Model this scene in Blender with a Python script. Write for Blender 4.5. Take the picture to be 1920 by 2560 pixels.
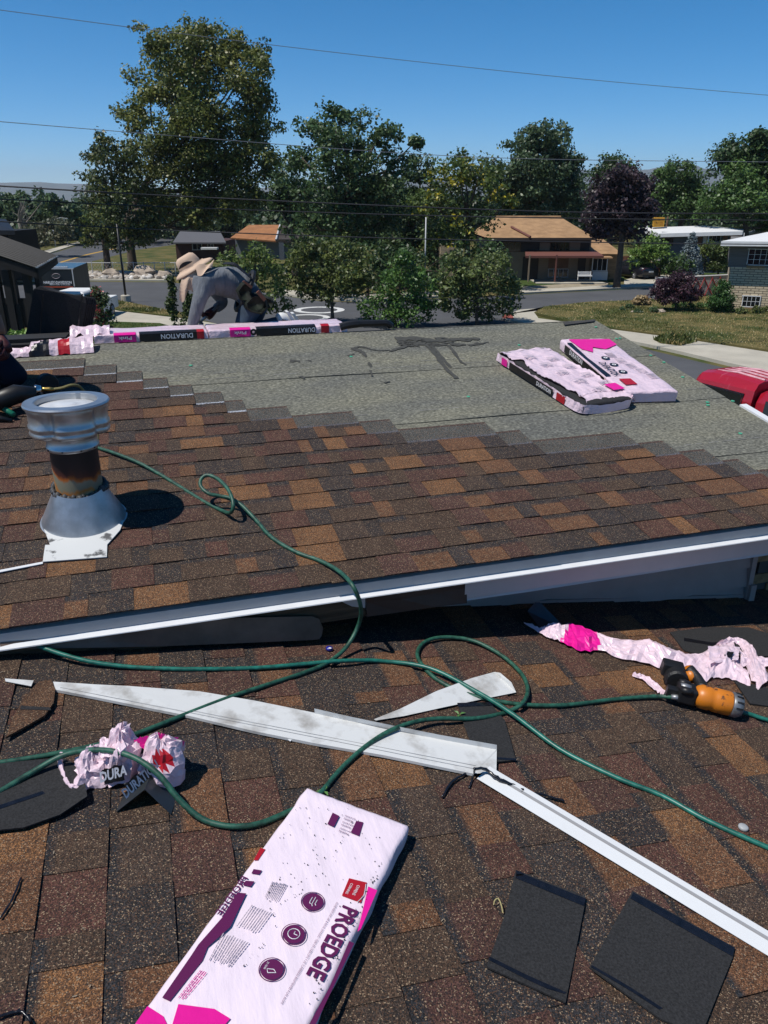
import bpy, bmesh, math, random
import numpy as np
from mathutils import Vector, Matrix, noise

# ------------------------------------------------------------------ camera, world, sun, exposure
for o in list(bpy.data.objects):
    bpy.data.objects.remove(o)
SC = bpy.context.scene
COL = SC.collection
EYE = 6.0                                   # metres above the street
FPX, HV = 1923.0, 500.0                     # focal length and horizon row in photo pixels
PITCH = math.atan((1280 - HV) / FPX)
YAW = math.radians(17)
cam = bpy.data.cameras.new('camera')
cam.sensor_fit = 'VERTICAL'; cam.sensor_height = 24.0; cam.lens = FPX / 2560 * 24.0
cam.clip_start = 0.05; cam.clip_end = 40000
camo = bpy.data.objects.new('camera', cam); COL.objects.link(camo)
camo.location = (0, 0, EYE); camo.rotation_euler = (math.pi / 2 - PITCH, 0, -YAW)
SC.camera = camo

SUN = Vector((-0.50, -0.06, 1.0)).normalized()
w = bpy.data.worlds.new('World'); SC.world = w; w.use_nodes = True
nt = w.node_tree; bg = nt.nodes['Background']
sky = nt.nodes.new('ShaderNodeTexSky'); sky.sky_type = 'NISHITA'; sky.sun_disc = False
sky.sun_elevation = math.asin(SUN.z); sky.sun_rotation = math.atan2(SUN.x, SUN.y)
sky.altitude = 1400; sky.air_density = 0.65; sky.dust_density = 0.0; sky.ozone_density = 5.0
hs = nt.nodes.new('ShaderNodeHueSaturation'); hs.inputs['Saturation'].default_value = 1.33; hs.inputs['Hue'].default_value = 0.492
nt.links.new(sky.outputs[0], hs.inputs['Color']); nt.links.new(hs.outputs[0], bg.inputs[0]); bg.inputs[1].default_value = 0.133
sl = bpy.data.lights.new('sun', 'SUN'); sl.energy = 5.0; sl.angle = math.radians(0.53); sl.color = (1, 0.955, 0.89)
so = bpy.data.objects.new('sun', sl); COL.objects.link(so); so.rotation_euler = (-SUN).to_track_quat('-Z', 'Y').to_euler()
so.location = (-30, -10, 60)
SC.view_settings.view_transform = 'Standard'; SC.view_settings.look = 'None'
SC.view_settings.exposure = 0.0; SC.view_settings.gamma = 1.0; SC.view_settings.use_curve_mapping = False
SC.render.engine = 'CYCLES'
SC.cycles.use_denoising = True
SC.cycles.max_bounces = 6; SC.cycles.transparent_max_bounces = 8; SC.cycles.volume_bounces = 0

# ------------------------------------------------------------------ pixels of the photo to points of the place
def ray(u, v):
    x = (u - 960) / FPX; y = -(v - 1280) / FPX
    f = math.cos(PITCH) + y * math.sin(PITCH); z = -math.sin(PITCH) + y * math.cos(PITCH)
    return Vector((f * math.sin(YAW) + x * math.cos(YAW), f * math.cos(YAW) - x * math.sin(YAW), z))
CAM = Vector((0, 0, EYE))
def gp(u, v, z=0.0):                        # on the level z
    r = ray(u, v); return CAM + r * ((z - EYE) / r.z)
def at(u, v, f):                            # at the forward distance f
    r = ray(u, v); k = r.x * math.sin(YAW) + r.y * math.cos(YAW); return CAM + r * (f / k)
def aty(u, v, Y):                           # on the upright plane y = Y
    r = ray(u, v); return CAM + r * (Y / r.y)
def fwd(p): return p.x * math.sin(YAW) + p.y * math.cos(YAW)
RIGHT = Vector((math.cos(YAW), -math.sin(YAW), 0)); FWD = Vector((math.sin(YAW), math.cos(YAW), 0)); UP = Vector((0, 0, 1))
# upper roof plane: z = EYE-HA + y/6 ; lower roof plane: z = EYE-HB - TB*x
TA, HA = 1 / 6, 1.874
TB, HB = math.tan(math.radians(7.5)), 1.62
cA, sA = math.cos(math.atan(TA)), math.sin(math.atan(TA))
cB, sB = math.cos(math.radians(7.5)), math.sin(math.radians(7.5))
nA = Vector((0, -sA, cA)); nB = Vector((sB, 0, cB))
def onA(u, v, h=0.0):
    r = ray(u, v); return CAM + r * ((-HA * cA + h) / r.dot(nA))
def onB(u, v, h=0.0):
    r = ray(u, v); return CAM + r * ((-HB * cB + h) / r.dot(nB))
FA = Matrix(((1, 0, 0), (0, cA, -sA), (0, sA, cA)))           # columns: along, up the slope, normal
FB = Matrix(((0, -cB, sB), (1, 0, 0), (0, sB, cB)))

# ------------------------------------------------------------------ helpers
R = random.Random(7)
def link(name, me, parent=None, loc=None):
    o = bpy.data.objects.new(name, me); COL.objects.link(o)
    if parent is not None:
        o.parent = parent
    if loc is not None: o.location = loc
    return o
WORLD = {}
def wloc(o):
    p = Vector((0, 0, 0))
    while o is not None: p = p + o.location; o = o.parent
    return p
def thing(name, label, cat, loc=(0, 0, 0), group=None):
    o = link(name, None); o.location = loc; o.empty_display_size = 0.1
    return tag(o, label, cat, group)
def tag(o, label=None, cat=None, group=None, kind=None):
    if label: o['label'] = label
    if cat: o['category'] = cat
    if group: o['group'] = group
    if kind: o['kind'] = kind
    return o
class MB:
    def __init__(s): s.v = []; s.f = []; s.m = []; s.c = []
    def add(s, vs, fs, m=0, c=None):
        k = len(s.v); s.v += [tuple(p) for p in vs]
        for f in fs:
            s.f.append([k + i for i in f]); s.m.append(m); s.c.append(c)
        return s
    def quad(s, a, b, c, d, m=0, col=None): return s.add((a, b, c, d), ((0, 1, 2, 3),), m, col)
    def box(s, lo, hi, M=None, o=None, m=0, c=None):
        x0, y0, z0 = lo; x1, y1, z1 = hi
        vs = [Vector(p) for p in ((x0, y0, z0), (x1, y0, z0), (x1, y1, z0), (x0, y1, z0), (x0, y0, z1), (x1, y0, z1), (x1, y1, z1), (x0, y1, z1))]
        if M is not None: vs = [M @ p for p in vs]
        if o is not None: vs = [p + o for p in vs]
        return s.add(vs, ((0, 3, 2, 1), (4, 5, 6, 7), (0, 1, 5, 4), (1, 2, 6, 5), (2, 3, 7, 6), (3, 0, 4, 7)), m, c)
    def prism(s, top, d, m=0, c=None):       # polygon (list of points) thickened by vector d (downwards)
        n = len(top); top = [Vector(p) for p in top]; bot = [p + d for p in top]
        s.add(top + bot, [list(range(n)), list(range(2 * n - 1, n - 1, -1))] + [[i, i + n, (i + 1) % n + n, (i + 1) % n] for i in range(n)], m, c)
        return s
    def tube(s, pts, rad, seg=8, m=0, c=None, cap=True):
        pts = [Vector(p) for p in pts]; n = len(pts)
        rs = rad if isinstance(rad, (list, tuple)) else [rad] * n
        rings = []; a = None
        for i, p in enumerate(pts):
            t = (pts[min(i + 1, n - 1)] - pts[max(i - 1, 0)])
            if t.length < 1e-9: t = Vector((0, 0, 1))
            t.normalize()
            if a is None:
                a = t.cross(Vector((0, 0, 1)))
                if a.length < 1e-3: a = t.cross(Vector((1, 0, 0)))
            a = a - t * a.dot(t)
            if a.length < 1e-6: a = t.orthogonal()
            a.normalize(); b = t.cross(a)
            rings += [p + (a * math.cos(2 * math.pi * j / seg) + b * math.sin(2 * math.pi * j / seg)) * rs[i] for j in range(seg)]
        fs = [[i * seg + j, i * seg + (j + 1) % seg, (i + 1) * seg + (j + 1) % seg, (i + 1) * seg + j] for i in range(n - 1) for j in range(seg)]
        if cap: fs += [list(range(seg - 1, -1, -1)), [(n - 1) * seg + j for j in range(seg)]]
        return s.add(rings, fs, m, c)
    def lathe(s, prof, o, seg=24, m=0, c=None, cap=True, M=None, lobes=None):
        vs = []
        for r, z in prof:
            for j in range(seg):
                a = 2 * math.pi * j / seg
                rr = r * (lobes(a, z) if lobes else 1)
                p = Vector((rr * math.cos(a), rr * math.sin(a), z))
                if M is not None: p = M @ p
                vs.append(p + Vector(o))
        n = len(prof)
        fs = [[i * seg + j, i * seg + (j + 1) % seg, (i + 1) * seg + (j + 1) % seg, (i + 1) * seg + j] for i in range(n - 1) for j in range(seg)]
        if cap: fs += [list(range(seg - 1, -1, -1)), [(n - 1) * seg + j for j in range(seg)]]
        return s.add(vs, fs, m, c)
    def mesh(s, name, mats, smooth=False):
        me = bpy.data.meshes.new(name); me.from_pydata(s.v, [], s.f)
        for mt in (mats if isinstance(mats, (list, tuple)) else [mats]): me.materials.append(mt)
        if any(s.m): me.polygons.foreach_set('material_index', s.m)
        if any(c is not None for c in s.c):
            at_ = me.color_attributes.new('Col', 'FLOAT_COLOR', 'CORNER')
            arr = np.empty((len(me.loops), 4), np.float32); k = 0
            for f, c in zip(s.f, s.c):
                c = c or (0.5, 0.5, 0.5); 
                arr[k:k + len(f)] = (c[0], c[1], c[2], 1); k += len(f)
            at_.data.foreach_set('color', arr.ravel())
        if smooth: me.polygons.foreach_set('use_smooth', [True] * len(me.polygons))
        me.update(); return me
    def obj(s, name, mats, parent=None, smooth=False, label=None, bevel=0):
        o = link(name, s.mesh(name, mats, smooth), parent)
        if parent is not None: o.location = -wloc(parent)
        if label: o['label'] = label
        if bevel:
            b = o.modifiers.new('bevel', 'BEVEL'); b.width = bevel; b.segments = 2; b.limit_method = 'ANGLE'; b.angle_limit = math.radians(40)
        return o
def catmull(pts, n=6):
    pts = [Vector(p) for p in pts]; out = []
    for i in range(len(pts) - 1):
        p0 = pts[max(i - 1, 0)]; p1 = pts[i]; p2 = pts[i + 1]; p3 = pts[min(i + 2, len(pts) - 1)]
        for k in range(n):
            t = k / n
            out.append(0.5 * ((2 * p1) + (p2 - p0) * t + (2 * p0 - 5 * p1 + 4 * p2 - p3) * t * t + (3 * p1 - p0 - 3 * p2 + p3) * t ** 3))
    out.append(pts[-1]); return out

# ------------------------------------------------------------------ materials
MATS = {}
ALB = 0.85
def srgb(r, g, b):
    f = lambda c: (c / 255 / 12.92) if c <= 10 else (((c / 255) + 0.055) / 1.055) ** 2.4
    return (f(r), f(g), f(b))
def mat(name, col=(0.5, 0.5, 0.5), rough=0.7, metal=0.0, var=0.0, vscale=5.0, bump=0.0, bscale=40.0, attr=False, spec=0.4, col2=None, coat=0.0, detail=4.0, stretch=None, trans=0.0, emit=None, sheen=0.0, thr=None):
    if name in MATS: return MATS[name]
    if not emit: col = tuple(c * ALB for c in col); col2 = tuple(c * ALB for c in col2) if col2 else None
    m = bpy.data.materials.new(name); m.use_nodes = True; n = m.node_tree.nodes; l = m.node_tree.links
    p = n['Principled BSDF']
    p.inputs['Roughness'].default_value = rough; p.inputs['Metallic'].default_value = metal
    p.inputs['Specular IOR Level'].default_value = spec; p.inputs['Coat Weight'].default_value = coat
    p.inputs['Base Color'].default_value = (*col, 1)
    tc = n.new('ShaderNodeTexCoord'); src = tc.outputs['Object']
    if stretch:
        mp = n.new('ShaderNodeMapping'); mp.inputs['Scale'].default_value = stretch; l.new(src, mp.inputs[0]); src = mp.outputs[0]
    base = None
    if attr:
        a = n.new('ShaderNodeAttribute'); a.attribute_name = 'Col'; base = a.outputs['Color']
    if var or col2:
        nz = n.new('ShaderNodeTexNoise'); nz.inputs['Scale'].default_value = vscale; nz.inputs['Detail'].default_value = detail; nz.inputs['Roughness'].default_value = 0.6
        l.new(src, nz.inputs['Vector'])
        mx = n.new('ShaderNodeMix'); mx.data_type = 'RGBA'
        rp = n.new('ShaderNodeValToRGB')
        t0, t1 = thr if thr else (0.3, 0.7)
        rp.color_ramp.elements[0].position = t0; rp.color_ramp.elements[1].position = t1
        l.new(nz.outputs['Fac'], rp.inputs[0]); l.new(rp.outputs[0], mx.inputs['Factor'])
        if col2:
            if base is None: mx.inputs['A'].default_value = (*col, 1)
            else: l.new(base, mx.inputs['A'])
            mx.inputs['B'].default_value = (*col2, 1)
        else:
            g0 = 1 - var; g1 = 1 + var
            if base is None:
                mx.inputs['A'].default_value = (*[c * g0 for c in col], 1); mx.inputs['B'].default_value = (*[min(1, c * g1) for c in col], 1)
            else:
                ml = n.new('ShaderNodeVectorMath'); ml.operation = 'SCALE'; ml.inputs['Scale'].default_value = g0; l.new(base, ml.inputs[0])
                mh = n.new('ShaderNodeVectorMath'); mh.operation = 'SCALE'; mh.inputs['Scale'].default_value = g1; l.new(base, mh.inputs[0])
                l.new(ml.outputs[0], mx.inputs['A']); l.new(mh.outputs[0], mx.inputs['B'])
        base = mx.outputs['Result']
    if base is not None: l.new(base, p.inputs['Base Color'])
    if bump:
        nb = n.new('ShaderNodeTexNoise'); nb.inputs['Scale'].default_value = bscale; nb.inputs['Detail'].default_value = 5
        l.new(src, nb.inputs['Vector'])
        bp = n.new('ShaderNodeBump'); bp.inputs['Strength'].default_value = 1.0; bp.inputs['Distance'].default_value = bump
        l.new(nb.outputs['Fac'], bp.inputs['Height']); l.new(bp.outputs[0], p.inputs['Normal'])
    if trans:
        tr = n.new('ShaderNodeBsdfTranslucent'); ms = n.new('ShaderNodeMixShader'); ms.inputs[0].default_value = trans
        if base is not None: l.new(base, tr.inputs['Color'])
        else: tr.inputs['Color'].default_value = (*col, 1)
        l.new(p.outputs[0], ms.inputs[1]); l.new(tr.outputs[0], ms.inputs[2]); l.new(ms.outputs[0], n['Material Output'].inputs[0])
    MATS[name] = m; return m

def granule_mat(name, attr=True, col=(0.1, 0.1, 0.1), cell=420.0, lo=0.28, hi=1.55, fleck=(0.25, 0.18, 0.115), fl=0.05):
    m = bpy.data.materials.new(name); m.use_nodes = True; n = m.node_tree.nodes; l = m.node_tree.links
    p = n['Principled BSDF']; p.inputs['Roughness'].default_value = 0.9; p.inputs['Specular IOR Level'].default_value = 0.25
    tc = n.new('ShaderNodeTexCoord')
    vo = n.new('ShaderNodeTexVoronoi'); vo.inputs['Scale'].default_value = cell; l.new(tc.outputs['Object'], vo.inputs['Vector'])
    sp = n.new('ShaderNodeSeparateColor'); l.new(vo.outputs['Color'], sp.inputs[0])
    mr = n.new('ShaderNodeMapRange'); mr.inputs['To Min'].default_value = lo; mr.inputs['To Max'].default_value = hi
    pw = n.new('ShaderNodeMath'); pw.operation = 'POWER'; pw.inputs[1].default_value = 1.8; l.new(sp.outputs[0], pw.inputs[0]); l.new(pw.outputs[0], mr.inputs['Value'])
    nz = n.new('ShaderNodeTexNoise'); nz.inputs['Scale'].default_value = 9; nz.inputs['Detail'].default_value = 6; l.new(tc.outputs['Object'], nz.inputs['Vector'])
    m2 = n.new('ShaderNodeMapRange'); m2.inputs['From Min'].default_value = 0.3; m2.inputs['From Max'].default_value = 0.7; m2.inputs['To Min'].default_value = 0.8; m2.inputs['To Max'].default_value = 1.2
    l.new(nz.outputs['Fac'], m2.inputs['Value'])
    mu = n.new('ShaderNodeMath'); mu.operation = 'MULTIPLY'; l.new(mr.outputs[0], mu.inputs[0]); l.new(m2.outputs[0], mu.inputs[1])
    sc = n.new('ShaderNodeVectorMath'); sc.operation = 'SCALE'; l.new(mu.outputs[0], sc.inputs['Scale'])
    if attr:
        a = n.new('ShaderNodeAttribute'); a.attribute_name = 'Col'; l.new(a.outputs['Color'], sc.inputs[0])
    else: sc.inputs[0].default_value = col
    src = sc.outputs[0]
    if attr:                                # stray granules of the other blend colours
        for lo_, hi_, cc in ((0.60, 0.78, (0.085, 0.046, 0.028)), (0.78, 0.93, (0.016, 0.015, 0.016))):
            g1 = n.new('ShaderNodeMath'); g1.operation = 'COMPARE'; g1.inputs[1].default_value = (lo_ + hi_) / 2; g1.inputs[2].default_value = (hi_ - lo_) / 2; l.new(sp.outputs[1], g1.inputs[0])
            g2 = n.new('ShaderNodeMath'); g2.operation = 'MULTIPLY'; g2.inputs[1].default_value = 0.8; l.new(g1.outputs[0], g2.inputs[0])
            x1 = n.new('ShaderNodeMix'); x1.data_type = 'RGBA'; l.new(g2.outputs[0], x1.inputs['Factor']); l.new(src, x1.inputs['A']); x1.inputs['B'].default_value = (*cc, 1); src = x1.outputs['Result']
    gt = n.new('ShaderNodeMath'); gt.operation = 'GREATER_THAN'; gt.inputs[1].default_value = 1 - fl; l.new(sp.outputs[1], gt.inputs[0])
    mx = n.new('ShaderNodeMix'); mx.data_type = 'RGBA'; l.new(gt.outputs[0], mx.inputs['Factor']); l.new(src, mx.inputs['A']); mx.inputs['B'].default_value = (*fleck, 1)
    l.new(mx.outputs['Result'], p.inputs['Base Color'])
    bp = n.new('ShaderNodeBump'); bp.inputs['Strength'].default_value = 0.6; bp.inputs['Distance'].default_value = 0.0012; l.new(sp.outputs[2], bp.inputs['Height']); l.new(bp.outputs[0], p.inputs['Normal'])
    MATS[name] = m; return m
GRAN = granule_mat('shingle_granules')
# ================================================================== the house under the camera: two roof slopes
m_felt = mat('felt_underlayment', (0.150, 0.148, 0.128), 0.92, var=0.45, vscale=55, bump=0.0012, bscale=300, detail=8, spec=0.2)
def felt_mat():
    m = MATS['felt_underlayment']; n = m.node_tree.nodes; l = m.node_tree.links; pr = n['Principled BSDF']
    src = pr.inputs['Base Color'].links[0].from_socket; tc = n.new('ShaderNodeTexCoord')
    nz = n.new('ShaderNodeTexNoise'); nz.inputs['Scale'].default_value = 2.2; nz.inputs['Detail'].default_value = 9; mp = n.new('ShaderNodeMapping'); mp.inputs['Scale'].default_value = (.5, 1.6, 1.6); l.new(tc.outputs['Object'], mp.inputs[0]); l.new(mp.outputs[0], nz.inputs['Vector'])
    rp = n.new('ShaderNodeValToRGB'); rp.color_ramp.elements[0].position = .32; rp.color_ramp.elements[0].color = (.78, .80, .84, 1); rp.color_ramp.elements[1].position = .68; rp.color_ramp.elements[1].color = (1.14, 1.12, 1.0, 1); l.new(nz.outputs['Fac'], rp.inputs[0])
    fl = n.new('ShaderNodeTexNoise'); fl.inputs['Scale'].default_value = 150; fl.inputs['Detail'].default_value = 2; m2 = n.new('ShaderNodeMapping'); m2.inputs['Scale'].default_value = (.35, 1, 1); l.new(tc.outputs['Object'], m2.inputs[0]); l.new(m2.outputs[0], fl.inputs['Vector'])
    r2 = n.new('ShaderNodeValToRGB'); r2.color_ramp.elements[0].position = .45; r2.color_ramp.elements[0].color = (.86, .86, .86, 1); r2.color_ramp.elements[1].position = .70; r2.color_ramp.elements[1].color = (1.7, 1.7, 1.6, 1); l.new(fl.outputs['Fac'], r2.inputs[0])
    a = n.new('ShaderNodeVectorMath'); a.operation = 'MULTIPLY'; l.new(src, a.inputs[0]); l.new(rp.outputs[0], a.inputs[1]); b_ = n.new('ShaderNodeVectorMath'); b_.operation = 'MULTIPLY'; l.new(a.outputs[0], b_.inputs[0]); l.new(r2.outputs[0], b_.inputs[1]); l.new(b_.outputs[0], pr.inputs['Base Color'])
felt_mat()
m_felt2 = mat('felt_underlayment_edge', (0.10, 0.10, 0.088), 0.92, var=0.35, vscale=60, bump=0.0012, bscale=300, detail=8, spec=0.2)
m_wood = mat('weathered_wood', (0.11, 0.065, 0.035), 0.85, var=0.5, vscale=4, stretch=(1, 12, 12), bump=0.002, bscale=30)
m_white = mat('white_painted_metal', (0.74, 0.75, 0.76), 0.45, var=0.06, vscale=6, bump=0.0008, bscale=14, spec=0.5)
m_fascia = mat('fascia_metal', (0.60, 0.51, 0.47), 0.5, var=0.08, vscale=4, bump=0.002, bscale=5)
m_brownmetal = mat('brown_metal', (0.045, 0.022, 0.018), 0.38, var=0.2, vscale=8, bump=0.004, bscale=6, spec=0.6)
m_galv = mat('galvanised_metal', (0.50, 0.53, 0.56), 0.42, metal=0.85, var=0.2, vscale=14, bump=0.0015, bscale=10)
m_flash = mat('dull_flashing_metal', (0.17, 0.115, 0.085), 0.5, metal=0.2, var=0.3, vscale=7, bump=0.003, bscale=9)
m_siding = mat('grey_siding', (0.36, 0.30, 0.27), 0.6, var=0.06, vscale=10)
m_dark = mat('black_plastic', (0.012, 0.012, 0.013), 0.45, var=0.2, vscale=20, spec=0.4)
m_ply = mat('plywood_deck', (0.22, 0.15, 0.09), 0.9, var=0.2, vscale=8)

house = thing('house', 'house under the viewpoint with two low brown shingle roofs, one half covered in grey felt', 'house', (1.5, 4.0, 0.0))
EZ = EYE - HA + 2.68 * TA                     # height of the upper eave
RY, RZ = 5.72, EYE - HA + 5.72 * TA           # ridge
RX = 3.59                                     # rake
AO = Vector((0, 2.68, EZ))
def PA(x, t, h=0.0): return AO + FA @ Vector((x, t, h))
TR = (RY - 2.68) / cA                         # slope length
# roof deck with felt, both slopes
b = MB()
far = lambda x, s, h=0: Vector((x, RY + s * cA, RZ - s * sA + h))
XL = -5.0
top = [PA(XL, 0.07, -0.012), PA(RX, 0.07, -0.012), PA(RX, TR, -0.012), far(RX, 3.2, -0.012), far(XL, 3.2, -0.012), PA(XL, TR, -0.012)]
b.quad(top[0], top[1], top[2], top[5]); b.quad(top[5], top[2], top[3], top[4])
d = Vector((0, 0, -0.05))
b.quad(*[p + d for p in (top[5], top[2], top[1], top[0])]); b.quad(*[p + d for p in (top[4], top[3], top[2], top[5])])
b.quad(top[1], top[1] + d, top[2] + d, top[2]); b.quad(top[2], top[2] + d, top[3] + d, top[3])
b.quad(top[0], top[0] + d, top[1] + d, top[1])
upper = b.obj('upper_roof', m_ply, house)
upper['label'] = 'upper roof slope, half shingled, grey felt above'
# felt laid in lapped runs along the slope
seams = [0.0, 0.78, 1.52, 2.32, TR + 0.02]
for i in range(4):
    b = MB(); t0, t1 = seams[i] - (0.10 if i else -0.07), seams[i + 1]
    h0, h1 = (-0.0035, -0.0075)
    if i == 0: h0 = -0.0075
    N = 60
    for j in range(N):
        xa = XL + (RX - XL) * j / N; xb = XL + (RX - XL) * (j + 1) / N
        wv = lambda x: 0.004 * math.sin(x * 1.9 + i * 2) + 0.003 * math.sin(x * 5.1 + i)
        lift = lambda x: h0 + (0.004 * max(0, math.sin(x * 2.3 + i * 1.7)) ** 3 if i else 0)
        b.quad(PA(xa, t0 + wv(xa), lift(xa)), PA(xb, t0 + wv(xb), lift(xb)), PA(xb, t1, h1), PA(xa, t1, h1))
        b.quad(PA(xa, t0 + wv(xa), -0.0095), PA(xb, t0 + wv(xb), -0.0095), PA(xb, t0 + wv(xb), lift(xb)), PA(xa, t0 + wv(xa), lift(xa)), 1)
    o = b.obj('felt_strip', [m_felt, m_felt2], upper)
b = MB()
b.quad(far(XL, -0.0, -0.004), far(RX, 0, -0.004), far(RX, 3.1, -0.004), far(XL, 3.1, -0.004)); b.obj('felt_strip', m_felt, upper)
m_chalk = mat('pale_print_line', (0.20, 0.20, 0.185), 0.9, var=0.4, vscale=60)
for t in (0.84, 1.58, 2.39, 2.30):
    b = MB()
    for j in range(70):
        if R.random() < 0.25: continue
        xa = XL + 2 + (RX - XL - 2) * j / 70; xb = xa + (RX - XL - 2) / 70 * R.uniform(0.5, 1)
        b.quad(PA(xa, t, -0.0018), PA(xb, t, -0.0018), PA(xb, t + 0.006, -0.0018), PA(xa, t + 0.006, -0.0018))
    b.obj('printed_line', m_chalk, upper)['kind'] = 'stuff'
m_cap = mat('green_cap', (0.08, 0.36, 0.22), 0.5)
for u, v in [(477, 913), (878, 891), (1171, 991), (1298, 862), (1402, 912), (1490, 817), (1541, 846), (1550, 845), (1627, 888), (1707, 942), (1769, 1005), (1832, 1002), (1851, 1083), (1770, 1012), (1660, 905), (1440, 950)]:
    p = onA(u, v); t = (p - AO).dot(FA @ Vector((0, 1, 0)))
    MB().lathe([(0.012, -0.004), (0.012, 0.0005), (0.006, 0.002)], PA(p.x, t), 8, M=FA).obj('cap_nail', m_cap, upper)
# spilt liquid that ran down the felt
m_wet = mat('wet_felt', (0.055, 0.055, 0.048), 0.9, var=0.25, vscale=30)
def blot(pts, w0, w1, name='wet_stain'):
    b = MB(); pp = catmull([onA(u, v, 0.0) for u, v in pts], 5); n = len(pp)
    ex = []
    for i, p in enumerate(pp):
        t = (pp[min(i + 1, n - 1)] - pp[max(i - 1, 0)]).normalized(); s = nA.cross(t).normalized()
        wd = (w0 + (w1 - w0) * i / (n - 1)) * (0.65 + 0.7 * R.random())
        ex.append((p + s * wd, p - s * wd * (0.6 + 0.6 * R.random())))
    for i in range(n - 1): b.quad(ex[i][0], ex[i][1], ex[i + 1][1], ex[i + 1][0])
    return b.obj(name, m_wet, upper)
for pts, a, c in [([(990, 848), (1040, 846), (1090, 852), (1140, 848), (1200, 846)], .05, .02), ([(1010, 858), (1070, 860), (1120, 862)], .04, .02),
                  ([(1060, 858), (1085, 880), (1110, 915), (1142, 946)], .015, .02), ([(1075, 860), (1095, 882), (1120, 912), (1128, 918)], .012, .014),
                  ([(1120, 862), (1135, 880), (1150, 902), (1165, 912)], .018, .008), ([(975, 878), (1005, 868), (1030, 862)], .012, .02),
                  ([(885, 872), (905, 880), (915, 892)], .03, .01), ([(880, 872), (900, 866), (925, 872)], .012, .012), ([(925, 873), (950, 876), (975, 874)], .008, .008),
                  ([(922, 905), (928, 918)], .012, .008), ([(925, 925), (930, 940)], .010, .008), ([(870, 890), (885, 884)], .01, .01), ([(725, 902), (750, 903)], .03, .012), ([(750, 940), (762, 946)], .015, .012), ([(770, 900), (778, 903)], .012, .008), ([(960, 956), (975, 953)], .01, .008)]:
    blot(pts, a, c)
for k in range(16):
    u, v = R.uniform(985, 1190), R.uniform(846, 864); blot([(u, v), (u + R.uniform(8, 22), v + R.uniform(-3, 4)), (u + R.uniform(25, 45), v + R.uniform(-4, 5))], R.uniform(.012, .03), R.uniform(.004, .012))

# ------------------------------------------------------------------ shingles, each one an object
CT = [(0.200, 0.095, 0.040), (0.150, 0.070, 0.034), (0.090, 0.040, 0.030), (0.075, 0.036, 0.029), (0.070, 0.045, 0.030), (0.060, 0.042, 0.032), (0.030, 0.029, 0.031), (0.035, 0.031, 0.030)]
CW = [10, 11, 19, 17, 15, 12, 8, 8]
BLK = (0.026, 0.027, 0.030); HEAD = (0.085, 0.092, 0.086); STRIP = (0.42, 0.46, 0.52)
E0, SH, SL = 0.1445, 0.337, 1.0
def shingle_mesh(rr, L=SL, strip=STRIP):
    b = MB(); zt = lambda y: 0.012 - 0.010 * y / SH
    def slab(x0, x1, y0, y1, dz, c, side=True, cf=None):
        a = [(x0, y0, zt(y0) + dz), (x1, y0, zt(y0) + dz), (x1, y1, zt(y1) + dz), (x0, y1, zt(y1) + dz)]
        bt = [(p[0], p[1], p[2] - 0.004 - (dz if dz > 0 else 0)) for p in a]
        b.add(a + bt, ((0, 1, 2, 3),), c=c)
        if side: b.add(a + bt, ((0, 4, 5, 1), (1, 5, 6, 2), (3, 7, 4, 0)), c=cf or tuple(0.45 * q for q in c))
    x = 0.0; tooth = rr.random() < 0.5; last = None
    while x < L - 1e-6:
        wd = min(rr.choice((0.07, 0.10, 0.13, 0.16, 0.19, 0.22)) + rr.uniform(-0.015, 0.015), L - x)
        if L - x - wd < 0.06: wd = L - x
        c = rr.choices(CT, CW)[0]
        while c == last: c = rr.choices(CT, CW)[0]
        last = c; k = rr.uniform(0.88, 1.15); c = tuple(q * k for q in c)
        dz = 0.0025 if tooth else 0.0
        yb = rr.uniform(0.095, 0.115)
        if rr.random() < 0.45 and max(c) > 0.04:
            slab(x, x + wd, 0.0, yb, dz, c); 
            for q in range(3):                     # the printed dark band fades in
                k0 = yb + q * 0.006; f = (q + 1) / 3.0
                slab(x, x + wd, k0, k0 + 0.006 if q < 2 else E0 + 0.004, dz, tuple(a * (1 - f) + bb * f for a, bb in zip(c, BLK)), side=(q == 2))
        else: slab(x, x + wd, 0.0, E0 + 0.004, dz, c)
        x += wd; tooth = not tooth
    slab(0, L, E0 + 0.004, E0 + 0.026, 0, strip, False)
    slab(0, L, E0 + 0.026, SH - 0.02, 0, HEAD); slab(0, L, SH - 0.02, SH, 0, (0.07, 0.045, 0.04))
    return b.mesh('shingle', GRAN)
RS = random.Random(21)
SM = [shingle_mesh(RS) for i in range(26)]
SMB = [shingle_mesh(RS, strip=(0.10, 0.11, 0.13)) for i in range(8)]
def put_shingle(parent, pos, F, scale=1.0, me=None, ang=0.0, name='shingle'):
    o = link(name, me or RS.choice(SM), parent)
    o.matrix_basis = Matrix.Translation(pos - wloc(parent)) @ (F.to_4x4() @ Matrix.Rotation(ang, 4, 'Z')) @ Matrix.Scale(scale, 4)
    return o
ends = {0: RX + .01, 1: 3.25, 2: 3.049, 3: 2.932, 4: 2.758, 5: 2.588, 6: 1.996, 7: 1.84, 8: 1.302, 9: 1.113, 10: 0.753, 11: 0.51, 12: 0.402, 13: 0.235, 14: 0.097, 15: -0.05, 16: -0.205, 17: -0.40}
for k in range(18):
    t = 0.0 if k == 0 else 0.1455 + 0.1443 * (k - 1)
    x = ends[k]
    xmin = -1.5 - 0.13 * t
    first = True
    while x > xmin:
        x -= SL
        put_shingle(upper, PA(x + RS.uniform(-.001, .001), t + RS.uniform(-0.003, 0.003), RS.uniform(-.0007, .0007)), FA, ang=RS.uniform(-0.0018, 0.0018), me=RS.choice(SM) if k > 10 else RS.choice(SMB if (first and k > 1) else SM))
        first = False
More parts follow.
